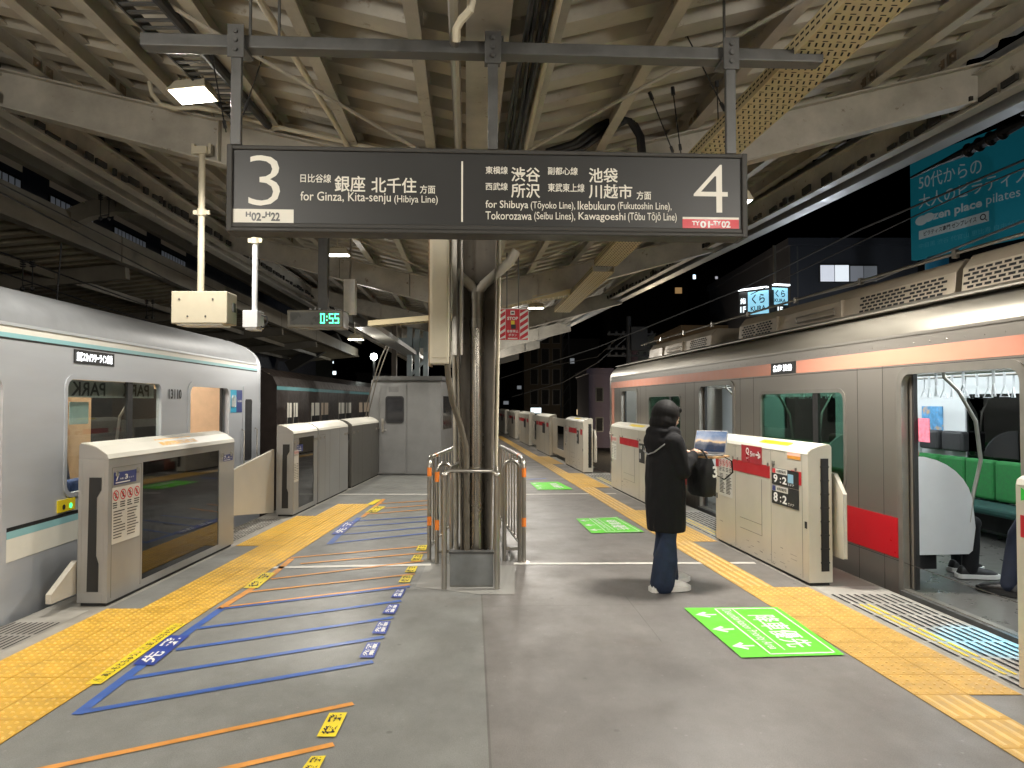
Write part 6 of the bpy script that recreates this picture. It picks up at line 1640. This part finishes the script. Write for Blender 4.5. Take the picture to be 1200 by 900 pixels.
# passengers inside the stainless train
def train_pt(x, y): p = MW[trR.name] @ V((x, y, 0)); return Matrix.Translation((p.x, p.y, 0.0)) @ ROTZ(math.atan(.092))
Jsit = dict(head=(-.02, .06, 1.17), face=(.75, .2, .35), up=(-.3, .1, 1), neck=(0, .02, 1.05), chest=(.0, 0, .86), hip=(.06, 0, .53), shoulder_r=(.0, -.18, .95), shoulder_l=(.0, .18, .95), hip_r=(.08, -.09, .52), hip_l=(.08, .09, .52),
            elbow_r=(.06, -.24, .68), wrist_r=(.28, -.12, .62), elbow_l=(.06, .24, .68), wrist_l=(.28, .12, .62), hand_r=((1, .5, -.2), (0, 0, 1), (0, 1, 0)), hand_l=((1, -.5, -.2), (0, 0, 1), (0, -1, 0)),
            knee_r=(.48, -.14, .5), knee_l=(.5, .12, .5), ankle_r=(.42, -.16, .09), ankle_l=(.52, .1, .09), toe_r=(1, -.2, 0), toe_l=(1, .1, 0), curl=.7)
DKCOAT = clothm('navy_jacket', (.01, .012, .018), .7); DKTR = clothm('black_trousers', (.012, .012, .014), .8)
human('seated passenger in dark jacket asleep behind the white partition', train_pt(.42, 6.74), Jsit, dict(coat=DKCOAT, trousers=DKTR, shoe=mat('dark_trainers', (.02, .02, .022), .5), hair='short'), 'train passengers', .009)
Jst = dict(head=(.02, 0, 1.6), face=(1, 0, -.1), neck=(0, 0, 1.46), chest=(0, 0, 1.28), hip=(0, 0, .92), shoulder_r=(0, -.19, 1.38), shoulder_l=(0, .19, 1.38), hip_r=(0, -.09, .88), hip_l=(0, .09, .88),
           elbow_r=(-.02, -.24, 1.1), wrist_r=(.1, -.22, .88), elbow_l=(-.02, .24, 1.1), wrist_l=(.1, .22, .88), hand_r=((.2, 0, -1), (1, 0, 0), (0, 1, 0)), hand_l=((.2, 0, -1), (1, 0, 0), (0, -1, 0)),
           knee_r=(.05, -.1, .48), knee_l=(.2, .19, .5), ankle_r=(-.05, -.1, .09), ankle_l=(.2, .29, .09), toe_r=(1, -.2, 0), toe_l=(1, .2, 0), curl=.5)
human('standing passenger in dark clothes, only one leg showing in the train doorway', Matrix.Translation((4.5, 5.95, 0)) @ ROTZ(R(112)), Jst, dict(coat=DKCOAT, trousers=clothm('navy_trousers', (.012, .016, .03), .8), shoe=mat('black_shoes', (.012, .012, .013), .4), sole=RUBBER, hair='short'), 'train passengers', .009)
# someone far down the platform, seen over the gates
FM = Matrix.Translation((rg(-.9, 27).x + 1.05, 27, 0)) @ ROTZ(R(200))
# ------------------------------------------------------------------ beyond the tracks: opposite roof and buildings on the west side
ROOFGREY = mat('opposite_roof_steel', (.24, .215, .17), .6, var=.2, scale=2)
op = thing('opposite_roof', 'dim corrugated roof of the next platform beyond the silver train', 'roof', Matrix())
mb = MB(); rows = []; y = 2.0
while y < 46:
    for dy, dz in ((0, 0), (.2, 0), (.25, .1), (.45, .1)): rows.append((y + dy, dz))
    y += .5
xa = lambda y: -7.4 - .06 * (y - 8)
vs = []; fs = []
for y, dz in rows: vs += [(xa(y) - .1, y, 4.5 + dz), (xa(y) - 6.5, y, 3.9 + dz)]
for i in range(len(rows) - 1): fs.append((2 * i, 2 * i + 1, 2 * i + 3, 2 * i + 2))
mb.add(vs, fs); mb.build('roof_deck', mat('opposite_deck', (.32, .28, .2), .6, var=.2), op)
for dz, hh, off in ((4.62, .5, 0),):
    mb = MB()
    for a in range(2, 44, 6): mb.bar((xa(a + .02), a + .02, dz), (xa(a + 5.98), a + 5.98, dz), .2, hh)
    mb.build('edge_girder', ROOFGREY, op)
for fy in (8.5, 14.7, 20.9, 27, 33):
    mb = MB(); mb.bar((xa(fy) - .12, fy, 4.3), (xa(fy) - 6.4, fy, 3.72), .16, .3); mb.build('rafter', ROOFGREY, op)
    mb = MB(); mb.bar((xa(fy) - 3.2, fy, -1.2), (xa(fy) - 3.2, fy, 3.85), .3, .3); mb.build('post', ROOFGREY, op)
for o_ in (1.6, 3.2, 4.8):
    mb = MB(); mb.bar((xa(2) - o_, 2, 4.4 - .1 * o_ - .03), (xa(44) - o_, 44, 4.4 - .1 * o_ - .03), .09, .14); mb.build('purlin', ROOFGREY, op)
mb = MB(); mb.bar((xa(2) + .25, 2, 5.35), (xa(44) + .25, 44, 5.35), .14, .34); mb.build('upper_beam', ROOFGREY, op)
# curved gantry beam joining the two roofs
p = [at_y(60, 275, 12.3), at_y(70, 262, 12.3), at_y(105, 247, 12.3), at_y(138, 240, 12.3), at_y(170, 243, 12.4), at_y(200, 258, 12.5), at_y(232, 280, 12.6)]
mb = MB()
for a, b in zip(p[:-1], p[1:]): mb.bar(a, b.lerp(a, .001), .2, .28)
single(mb, 'gantry_beam', ROOFGREY, 'curved steel gantry beam arching between the two platform roofs', 'beam')
# building with glass-block windows and navy panels
GB = thing('station_building', 'dark navy building with glass block windows above the opposite roof', 'building', Matrix())
WX = lambda y: -11.3 - .06 * (y - 10)
mb = MB(); mb.hexa([V(q) for q in ((WX(4), 4, 3.4), (WX(50), 50, 3.4), (WX(50) - 3, 50, 3.4), (WX(4) - 3, 4, 3.4), (WX(4), 4, 13), (WX(50), 50, 13), (WX(50) - 3, 50, 13), (WX(4) - 3, 4, 13))]); mb.build('wall', mat('navy_wall', (.018, .026, .05), .6, var=.2), GB)
gbm = emit('glass_block_glow', (.45, .5, .58), .035)
for k in range(5):
    y0 = 11.5 + k * 3.3; f = lambda y, z, h=.02: V((WX(y) + h, y, z))
    fr_ = MB(); fr_.hexa([f(y0, 5.75), f(y0 + 2.2, 5.75), f(y0 + 2.2, 5.75, .003), f(y0, 5.75, .003), f(y0, 6.95), f(y0 + 2.2, 6.95), f(y0 + 2.2, 6.95, .003), f(y0, 6.95, .003)]); wf = fr_.build('window', DARKIN, GB)
    mb = MB()
    for i in range(9):
        for j in range(5): mb.quad(f(y0 + .06 + i * .235, 5.8 + j * .225, .024), f(y0 + .25 + i * .235, 5.8 + j * .225, .024), f(y0 + .25 + i * .235, 5.98 + j * .225, .024), f(y0 + .06 + i * .235, 5.98 + j * .225, .024))
    mb.build('glass_block', gbm, wf)
    mb = MB(); mb.quad(f(y0, 7.1), f(y0 + 2.2, 7.1), f(y0 + 2.2, 8.4), f(y0, 8.4)); mb.build('upper_window', emit('upper_glow', (.6, .5, .38), .015), GB)
# overhead wires on the west track
def wire(pts, r, lab, group='overhead wires', m=None):
    mb = MB(); mb.tube(pts, r, 5); return single(mb, 'overhead_wire', m or WIRE, lab, 'wire', group, smooth=True)
wl = 'thin black overhead wire above the silver train'
wire([at_y(-20, 205, 7.5), at_y(60, 245, 9.5), at_y(170, 300, 13), at_y(300, 362, 22)], .01, 'overhead wire running just under the edge beam of the roof')
wire([at_y(-20, 215, 7.5), at_y(90, 272, 10), at_y(200, 330, 15), at_y(320, 385, 26)], .012, 'overhead wire crossing behind the pole of the large equipment box')
wire([at_y(-20, 288, 9), at_y(100, 332, 13), at_y(200, 368, 20)], .013, 'upper overhead wire across the dim corrugated roof')
wire([at_y(-20, 312, 9), at_y(100, 353, 13), at_y(200, 385, 20)], .013, 'lower overhead wire across the dim corrugated roof')
def insul(px, py, y, lab):
    t_ = thing('wire_insulator', lab, 'insulator', Matrix.Translation(at_y(px, py, y)), 'wire insulators')
    mb = MB()
    for s in (0, .13):
        for k in range(3): mb.ball((s, 0, -.03 * k), .04, .04, .012, 10, 5)
        mb.tube([(s, 0, .03), (s, 0, -.32)], .008, 6)
        mb.ball((s, 0, -.36), .03, .03, .035, 8, 6)
    mb.tube([(0, 0, -.32), (.13, 0, -.3)], .007, 6)
    mb.build('fitting', WIRE, t_, smooth=True)
insul(118, 229, 11, 'pair of black insulators hanging under the roof edge by the gantry beam'); insul(27, 307, 9.6, 'pair of black insulators on the wires above the silver train roof'); insul(172, 352, 15, 'small pair of insulators on the wires beside the large equipment box')
mb = MB(); mb.tube([at_y(72, 285, 10.5), at_y(65, 372, 10.5)], .012, 6); single(mb, 'drop_wire', WIRE, 'thin upright wire hanging down to the silver train roof', 'wire')
# far lights on the west side
fl = thing('yard_lamp', 'bright distant white lamp shining above the dark train', 'lamp', Matrix.Translation(at_y(438, 418, 42)))
mb = MB(); mb.ball((0, 0, 0), .2, .2, .2, 12, 8); mb.build('lamp_globe', emit('far_lamp', (.95, 1, .95), 30), fl); mb = MB(); mb.tube([(0, .1, -.15), (0, .1, -7)], .07, 8); mb.build('lamp_post', DKSTEEL, fl)
DKB = mat('night_wall', (.02, .02, .022), .8, var=.3, scale=.5)
def tower(name, px0, px1, ytop, Y, dep, m, label, wins=(), cat='building', zb=-6, wm=None):
    a, b = at_y(px0, ytop, Y), at_y(px1, ytop, Y)
    t_ = thing(name, label, cat, Matrix.Translation((a.x, Y, 0)), None); W_ = b.x - a.x; Z = a.z
    mb = MB(); mb.box(0, W_, 0, dep, zb, Z); mb.build('wall', m, t_)
    mb = MB(); mb.box(-.15, W_ + .15, -.15, dep + .1, Z + .002, Z + .35); mb.build('parapet', m, t_)
    for (x0, y0, x1, y1, mm) in wins:
        p, q = at_y(x0, y1, Y), at_y(x1, y0, Y)
        mb = MB(); mb.box(p.x - a.x - .06, q.x - a.x + .06, -.05, -.002, p.z - .06, q.z + .06); wf = mb.build('window', DKSTEEL, t_)
        mb = MB(); mb.box(p.x - a.x, q.x - a.x, -.06, -.052, p.z, q.z); mb.build('pane', mm, wf)
    return t_
LW = lambda c, s: emit('lit_pane', c, s)
cold, warm, dimw = LW((.8, .95, 1), 1.2), LW((1, .75, .45), .9), LW((.6, .65, .7), .12)
tower('office_tower', 368, 412, 330, 120, 12, DKB, 'dark tower with a column of small lit windows behind the clock', [(386 + (k % 2) * 3, 396 + k * 13, 391 + (k % 2) * 3, 400 + k * 13, cold) for k in range(6)])
tower('glass_building', 328, 366, 418, 70, 8, mat('greenish_wall', (.05, .06, .055), .5), 'low greenish building with one bright window strip beyond the tracks', [(352, 432, 364, 437, cold), (338, 418, 341, 428, cold)])
tower('dark_house', 250, 330, 395, 60, 10, DKB, 'black house with two tiny lights beyond the west track', [(312, 410, 318, 413, warm)])
mb = MB(); mb.bar(at_y(338, 430, 40), at_y(398, 396, 40), .5, .6); single(mb, 'footbridge_truss', mat('dim_steel', (.08, .075, .065), .7), 'sloping dark bridge beam beyond the digital clock', 'beam')
tower('grey_block', 418, 450, 440, 90, 10, DKB, 'dark block below the distant white lamp', [(436, 449, 441, 452, cold)])

# ------------------------------------------------------------------ east side: shop building, billboard, houses, poles and wires
Yb = 34
tower('shop_building', 926, 1075, 288, Yb, 14, mat('shop_wall', (.095, .098, .115), .7, var=.12, scale=.6), 'grey corner building with lit upstairs windows behind the shop signs', [(961, 311, 977, 330, LW((.72, .76, .85), .42)), (978, 311, 994, 330, LW((.8, .86, .92), .5)), (996, 312, 1011, 330, LW((.3, .32, .36), .2)), (1012, 312, 1027, 330, LW((.25, .27, .3), .16))])
a = at_y(926, 288, Yb)
sb = thing('shop_annex', 'lighter grey flank wall with dark windows behind the shop signs', 'building', Matrix.Translation((a.x, Yb + .05, 0)))
e_ = at_y(858, 316, 52); wv = V((e_.x - a.x, 52 - Yb, 0))
mb = MB(); nr = V((-wv.y, wv.x, 0)).normalized() * -.4
mb.hexa([V((-.02, 0, -6)), V((-.02, 0, -6)) + nr, wv + nr + V((0, 0, -6)), wv + V((0, 0, -6)), V((-.02, 0, a.z - .02)), V((-.02, 0, a.z - .02)) + nr, wv + nr + V((0, 0, a.z - .02)), wv + V((0, 0, a.z - .02))]); mb.build('wall', mat('annex_wall', (.16, .155, .15), .7, var=.1), sb)
n2 = V((-wv.y, wv.x, 0)).normalized(); n2 = n2 if n2.x < 0 else -n2
for u0, u1 in ((.1, .2), (.42, .6)):
    mb = MB(); p, q = wv * u0 + n2 * .05, wv * u1 + n2 * .05; mb.quad(p + V((0, 0, 5.6)), q + V((0, 0, 5.6)), q + V((0, 0, 7.6)), p + V((0, 0, 7.6))); mb.build('window', DARKIN, sb)
mb = MB(); p = at_y(916, 350, 33.5); mb.tube([(at_y(908, 300, 33.9).x - a.x, -.1, 3), (at_y(908, 300, 33.9).x - a.x, -.1, a.z)], .08, 8); mb.build('drain_pipe', ROOFGREY, sb)
SIGNBL = emit('sign_light_blue', (.3, .66, .85), .5)
def shop_sign(A, B, z0, z1, label, body, blk, foot):
    """an illuminated box sign from A to B (plan points)"""
    A, B = V(A), V(B); d = (B - A); L_ = d.length; M = Matrix.Translation((A.x, A.y, 0)) @ ROTZ(math.atan2(d.y, d.x))
    s_ = thing('shop_sign', label, 'shop sign', M)
    mb = MB(); mb.box(0, L_, 0, .35, z0, z1); case = mb.build('sign_case', DKSTEEL, s_)
    x0 = L_ * blk
    zf = z0 + (z1 - z0) * foot
    q = [V((x0 + .03, -.01, zf + .03)), V((L_ - .03, -.01, zf + .03)), V((L_ - .03, -.01, z1 - .03)), V((x0 + .03, -.01, z1 - .03))]
    mb = MB(); mb.quad(*q); fc = mb.build('light_face', SIGNBL, case)
    mb = MB(); text_quad(mb, 'くら', sub(q, .2, .82, .45, .88), .02, .01); text_quad(mb, 'KURA', sub(q, .14, .86, .14, .36), .02, .01); mb.build('lettering', BLACK, fc)
    gl = emit('sign_white_text', (.8, .9, .95), .9)
    mb = MB()
    if blk: 
        q = [V((.02, -.01, z0)), V((x0, -.01, z0)), V((x0, -.01, z1)), V((.02, -.01, z1))]; text_quad(mb, '1F', sub(q, .15, .85, .15, .4), .03, .01); text_quad(mb, '鮨', sub(q, .15, .85, .5, .75), .02, .01)
    if foot:
        q = [V((0, -.01, z0)), V((L_, -.01, z0)), V((L_, -.01, zf)), V((0, -.01, zf))]; text_quad(mb, '1F', sub(q, .35, .65, .15, .85), .03, .01)
    mb.build('floor_lettering', gl, case)
    mb = MB(); mb.box(.02, L_ - .02, -.14, -.03, z1 + .05, z1 + .1); mb.build('lamp_bar', emit('sign_lamp', (.9, .97, 1), 2.2), case)
    return s_
A, B = at_y(866, 371, 27.5), at_y(902, 362, 26.6); shop_sign((A.x, A.y, 0), (B.x, B.y, 0), A.z, at_y(866, 343, 27.5).z, 'lit pale blue shop sign with black side strip on the building corner', 'くら', .28, 0)
A, B = at_y(904, 367, 27.0), at_y(924, 367, 27.2); shop_sign((A.x, A.y, 0), (B.x, B.y, 0), A.z, at_y(904, 336, 27.0).z, 'smaller lit pale blue shop sign facing the tracks', 'くら', 0, .3)

# rooftop billboard
A, B = at_y(1068, 305, 30), V((20.6, 19.5, 0))
A0 = V((A.x, 30, 0)); d = (B - A0); LB = d.length; MBd = Matrix.Translation(A0) @ ROTZ(math.atan2(d.y, d.x))
bb = thing('billboard', 'big teal pilates billboard standing over the train roof', 'billboard', MBd)
z0b, z1b = at_y(1068, 305, 30).z, at_y(1068, 188, 30).z
TEAL = emit('billboard_teal_glow', (.012, .24, .33), .055)  # no lamp inside: the glow stands in for city light on the board
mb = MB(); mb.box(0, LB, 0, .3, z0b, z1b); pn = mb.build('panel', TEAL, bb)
bn = (MBd.to_3x3() @ V((0, -1, 0))); bp0 = MBd @ V((0, -.02, 0)); IB = MBd.inverted()
def BQ(bl, br, tr, tl): return [IB @ at_plane(x, y, bp0, bn) for x, y in (bl, br, tr, tl)]
PRINT = emit('billboard_print_glow', (.42, .5, .52), .06)  # print glows likewise, in place of light falling on it
mb = MB()
text_quad(mb, '50代からの', BQ((1077, 223), (1151, 203), (1150, 184), (1077, 206)), .0, .01)
text_quad(mb, '大人のピラティス', BQ((1077, 245), (1206, 212), (1205, 193), (1077, 229)), .0, .01)
text_quad(mb, 'zen place', BQ((1093, 261), (1151, 245), (1151, 232), (1093, 248)), .03, .01)
text_quad(mb, 'pilates', BQ((1156, 243), (1196, 233), (1196, 219), (1156, 229)), .0, .01)
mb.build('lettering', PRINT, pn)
mb = MB(); q = BQ((1077, 263), (1089, 260), (1089, 252), (1077, 255)); c = (q[0] + q[2]) / 2
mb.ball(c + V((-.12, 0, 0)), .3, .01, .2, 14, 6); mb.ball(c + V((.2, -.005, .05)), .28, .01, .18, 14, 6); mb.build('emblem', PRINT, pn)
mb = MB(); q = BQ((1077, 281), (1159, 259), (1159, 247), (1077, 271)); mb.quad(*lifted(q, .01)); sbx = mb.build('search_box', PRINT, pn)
mb = MB(); text_quad(mb, 'ピラティス専門 ゼンプレイス', sub(q, .08, .84, .25, .8), .01, .02); c = lifted(sub(q, .9, .95, .4, .7), .02)
cc = (c[0] + c[2]) / 2; mb.disc(cc, (1, 0, 0), (0, 0, 1), .12, 14, .08); mb.bar(cc + V((.07, 0, -.07)), cc + V((.16, 0, -.17)), .03, .02); mb.build('lettering', BLACK, sbx)
mb = MB(); text_quad(mb, '中目黒 渋谷 代官山 恵比寿 自由が丘', BQ((1077, 292), (1197, 263), (1197, 256), (1077, 286)), .0, .01); mb.build('small_lettering', emit('faint_print_glow', (.06, .3, .38), .08), pn)  # small print glows in place of city light too
for u in (.1, .5, .9):
    mb = MB(); mb.bar((LB * u, .6, -6), (LB * u, .6, z1b), .3, .3); mb.build('support_post', DKB, bb)
tower('dark_building', 1030, 1330, 290, 40, 10, DKB, 'unlit black building below the teal billboard', [])
# railing on the shop roof, blue tank
tk = MB(); p = at_y(1098, 317, 26); tk.tube([(p.x, 26, p.z - 1.2), (p.x, 26, p.z + .45)], .38, 16); tk.ball((p.x, 26, p.z + .45), .38, .38, .1, 16, 6)
single(tk, 'water_tank', mat('tank_blue', (.05, .35, .6), .4), 'small blue tank peeking over the train roof under the billboard', 'tank', smooth=True)
# low houses and far blocks along the east side
tower('beige_house', 800, 872, 388, 44, 8, mat('beige_wall', (.22, .15, .08), .8, var=.15, scale=.7), 'low beige house with a fence of pipes just over the train roof', [(815, 396, 823, 412, DARKIN)])
tower('blue_grey_house', 770, 802, 396, 52, 8, mat('blue_grey_wall', (.05, .07, .08), .7), 'narrow blue grey house left of the beige house', [(778, 400, 784, 410, DARKIN), (790, 400, 796, 410, DARKIN)])
tower('mauve_house', 752, 790, 412, 60, 8, mat('mauve_wall', (.16, .11, .15), .8), 'mauve house with a stepped roof beyond the train nose', [(756, 418, 762, 424, dimw)])
tower('purple_building', 690, 716, 438, 45, 8, mat('purple_wall', (.1, .08, .11), .8, var=.12), 'pale purple building right beside the train nose', [(699, 455, 706, 470, DARKIN), (699, 490, 706, 505, DARKIN)])
tower('apartment_block', 614, 660, 368, 80, 14, mat('brown_block', (.075, .06, .042), .8, var=.2, scale=.3), 'tall brownish apartment block behind the far gates', [(622 + (k % 3) * 13, 385 + (k // 3) * 24, 630 + (k % 3) * 13, 402 + (k // 3) * 24, DARKIN) for k in range(12)] + [(622, 478, 634, 484, cold)])
tower('apartment_block', 660, 702, 400, 95, 14, DKB, 'black block beside the brownish apartment block', [(668, 420, 673, 426, dimw), (684, 447, 690, 453, dimw), (676, 480, 682, 486, warm)])
tower('dark_block', 575, 616, 395, 100, 14, mat('dim_block', (.035, .03, .026), .8), 'dim block with few lights seen past the steel column', [(590, 470, 596, 474, dimw), (606, 452, 611, 456, dimw)])
tower('night_tower', 706, 806, 328, 110, 14, DKB, 'black tower with a glowing orange balcony light above the transformer pole', [(791, 337, 799, 344, LW((1, .6, .25), .14)), (812, 322, 815, 327, LW((.6, .8, 1), 1.5))])
tower('night_tower', 804, 860, 312, 120, 12, DKB, 'black tower with one small blue lit window', [(812.5, 323, 815.5, 327, LW((.6, .8, 1), 1.6)), (838, 324, 841, 327, LW((.5, .5, .55), .4))])
# utility pole with transformer
up_ = thing('utility_pole', 'dark utility pole with a transformer box and insulators beyond the train', 'utility pole', Matrix.Translation(at_y(737, 470, 40) * 1))
PX = at_y(737, 470, 40); MW[up_.name] = Matrix.Translation((PX.x, 40, 0)); up_.matrix_world = MW[up_.name]
POLE = mat('pole_grey', (.05, .05, .05), .8)
mb = MB(); mb.tube([(0, 0, -6), (0, 0, 6.4)], [.2, .14], 10); mb.build('pole_shaft', POLE, up_, smooth=True)
mb = MB(); mb.box(.1, 1.0, -.3, .3, 4.5, 5.8); mb.box(.15, .95, -.31, -.3, 5.1, 5.5); mb.build('transformer', POLE, up_, bevel=.05)
for z in (5.4, 4.6, 4.2):
    mb = MB(); mb.bar((-1.2, 0, z), (1.4, 0, z), .1, .1)
    for k in range(7): mb.ball((-1.1 + k * .4, 0, z + .12), .09, .09, .1, 8, 6)
    mb.build('crossarm', POLE, up_)
t2_ = thing('utility_pole', 'thin lattice pole rising between the dark blocks', 'utility pole', Matrix.Translation((at_y(663, 470, 50).x, 50, 0)))
mb = MB()
for s in (-1, 1): mb.bar((s * .5, 0, -6), (s * .2, 0, 6.5), .1, .1)
for k in range(12): mb.bar((-.45 + k * .02, 0, -5 + k), (.45 - k * .02, 0, -4 + k), .06, .06)
mb.build('lattice', POLE, t2_)
GW = mat('wire_grey', (.09, .09, .09), .5)
wire([at_y(560, 452, 40), at_y(700, 407, 30), at_y(870, 338, 22), at_y(1010, 268, 16), at_y(1230, 175, 11)], .022, 'long overhead wire rising past the shop signs to the billboard', m=GW)
wire([at_y(900, 360, 20), at_y(1030, 327, 15), at_y(1120, 291, 12), at_y(1230, 247, 10)], .02, 'pale overhead wire crossing the lower billboard', m=mat('wire_pale', (.3, .3, .3), .4))
wire([at_y(880, 345, 22), at_y(1068, 255, 14), at_y(1145, 220, 12), at_y(1230, 185, 10)], .014, 'black overhead wire crossing the middle of the billboard')
wire([at_y(600, 465, 45), at_y(660, 448, 42), at_y(700, 425, 40), at_y(735, 395, 40)], .03, 'sagging wire from the transformer pole to the far gates', m=GW)
wire([at_y(640, 430, 45), at_y(700, 418, 42), at_y(737, 385, 40)], .025, 'upper sagging wire from the transformer pole', m=GW)
# black tension fitting before the billboard
tf = MB(); pp = [at_y(1068, 208, 11), at_y(1100, 192, 10.4), at_y(1135, 176, 9.8), at_y(1175, 155, 9.2), at_y(1230, 128, 8.6)]
tf.tube(pp, [.02, .03, .07, .075, .02], 8)
for k in range(4): tf.ball(pp[2].lerp(pp[3], k / 3), .09, .06, .1, 8, 6)
single(tf, 'tension_fitting', WIRE, 'black wire tension fitting hanging in front of the billboard top', 'insulator', smooth=True)
ba = MB(); p = at_y(1150, 128, 7.2); q = at_y(1240, 118, 7.2); ba.bar(p, q, .06, .1); ba.box(*sorted((at_y(1192, 131, 7.2).x, at_y(1201, 131, 7.2).x)), 7.12, 7.16, at_y(1195, 138, 7.2).z, at_y(1195, 125, 7.2).z)
single(ba, 'bracket_arm', DKSTEEL, 'dark bracket arm sticking out past the roof edge above the billboard', 'bracket')

# ------------------------------------------------------------------ the platform lamps
P0 = 150
floodlight(at_y(226, 112, 5.6), R(-12), 'lit floodlight hanging under the roof above the large equipment box', P0 * .75, R(-14), 1.0, cone=165)
floodlight(at_y(397, 299, 11.0), 0, 'lit floodlight above the digital clock, next one along the roof', P0 * 1.1, 0, 1.0, cone=165)
floodlight(at_y(417, 398, 15.0), 0, 'small lit floodlight under the cable duct just above the booth', P0 * .3, 0, .95)
floodlight(at_y(628, 361, 14.6), 0, 'lit floodlight beside the red stop placard', P0 * 1.1, 0, 1.0, cone=165)
floodlight(V((2.0, 6.42, 3.42)), 0, 'floodlight hidden by the end of the platform sign', P0 * 1.7, 0, .9, cone=160, soft=.2)
floodlight(V((-2.6, .2, 3.35)), 0, 'floodlight under the roof over the camera on the silver train side', P0 * 1.35, soft=.45)  # unseen lamps from here back are guessed, to brighten floor and ceiling
floodlight(V((2.9, .4, 3.35)), 0, 'floodlight under the roof over the camera on the stainless train side', P0 * 1.35, soft=.45)
floodlight(V((-2.4, -5.2, 3.75)), 0, 'floodlight behind the camera on the silver train side', P0, soft=.45)  # guessed pair out of view, more fill from behind
floodlight(V((3.4, -5, 3.75)), 0, 'floodlight behind the camera on the stainless train side', P0, soft=.45)
floodlight(V((.2, 22, 3.6)), 0, 'far floodlight over the narrowing platform', P0, 0, .9)
floodlight(V((-1.2, 29, 3.6)), 0, 'farthest floodlight over the platform end', P0, 0, .9)

def added_street_lamp(x, y, z, power, label, color):  # lamps added out of sight behind the train to lift the dark buildings
    t_ = thing('added_street_lamp', label, 'street lamp', Matrix.Translation((x, y, -6)), 'street lamps below the tracks')
    mb = MB(); mb.tube([(0, 0, 0), (0, 0, z + 6), (-.4, -.3, z + 6.3)], .06, 8); mb.build('lamp_post', DKSTEEL, t_, smooth=True)
    mb = MB(); mb.ball((-.45, -.35, z + 6.25), .2, .2, .1, 12, 6); mb.build('lamp_head', emit('added_lamp_head', color, 8), t_, smooth=True)
    bulb('added_lamp_bulb', (-.5, -.5, z + 5.95), power, color, .15, t_)
added_street_lamp(10.5, 24, -1.0, 450, 'street lamp standing below the small shop sign', (.85, .92, 1))
added_street_lamp(19, 26, -.5, 350, 'street lamp standing below the billboard', (.8, .9, 1))
added_street_lamp(8, 38, -1, 500, 'street lamp standing before the beige house', (1, .8, .55))
added_street_lamp(5, 60, -1, 500, 'street lamp standing before the far apartment blocks', (1, .85, .65))

bl_ = thing('floodlight', 'small blue lamp fixed under the roof edge above the open train door', 'floodlight', Matrix.Translation((3.25, 3.7, 3.95)))
mb = MB(); mb.tube([(0, 0, .16), (0, 0, .02), (0, 0, 0)], [.05, .09, .1], 14); mb.build('housing', DKSTEEL, bl_, smooth=True)
mb = MB(); mb.disc((0, 0, -.002), (1, 0, 0), (0, -1, 0), .085); mb.build('lens', emit('blue_lens', (.1, .6, 1), 12), bl_)
mb = MB(); mb.bar((0, 0, .16), (0, 0, .45), .03, .03); mb.build('bracket', DKSTEEL, bl_)
tgt = at_z(1162, 752, 0) - V((3.25, 3.7, 3.93))
lo = bulb('blue_bulb', (0, 0, -.02), 1100, (.05, .62, 1), .03, bl_, spot=11, blend=.8); lo.rotation_euler = tgt.to_track_quat('-Z', 'Y').to_euler()
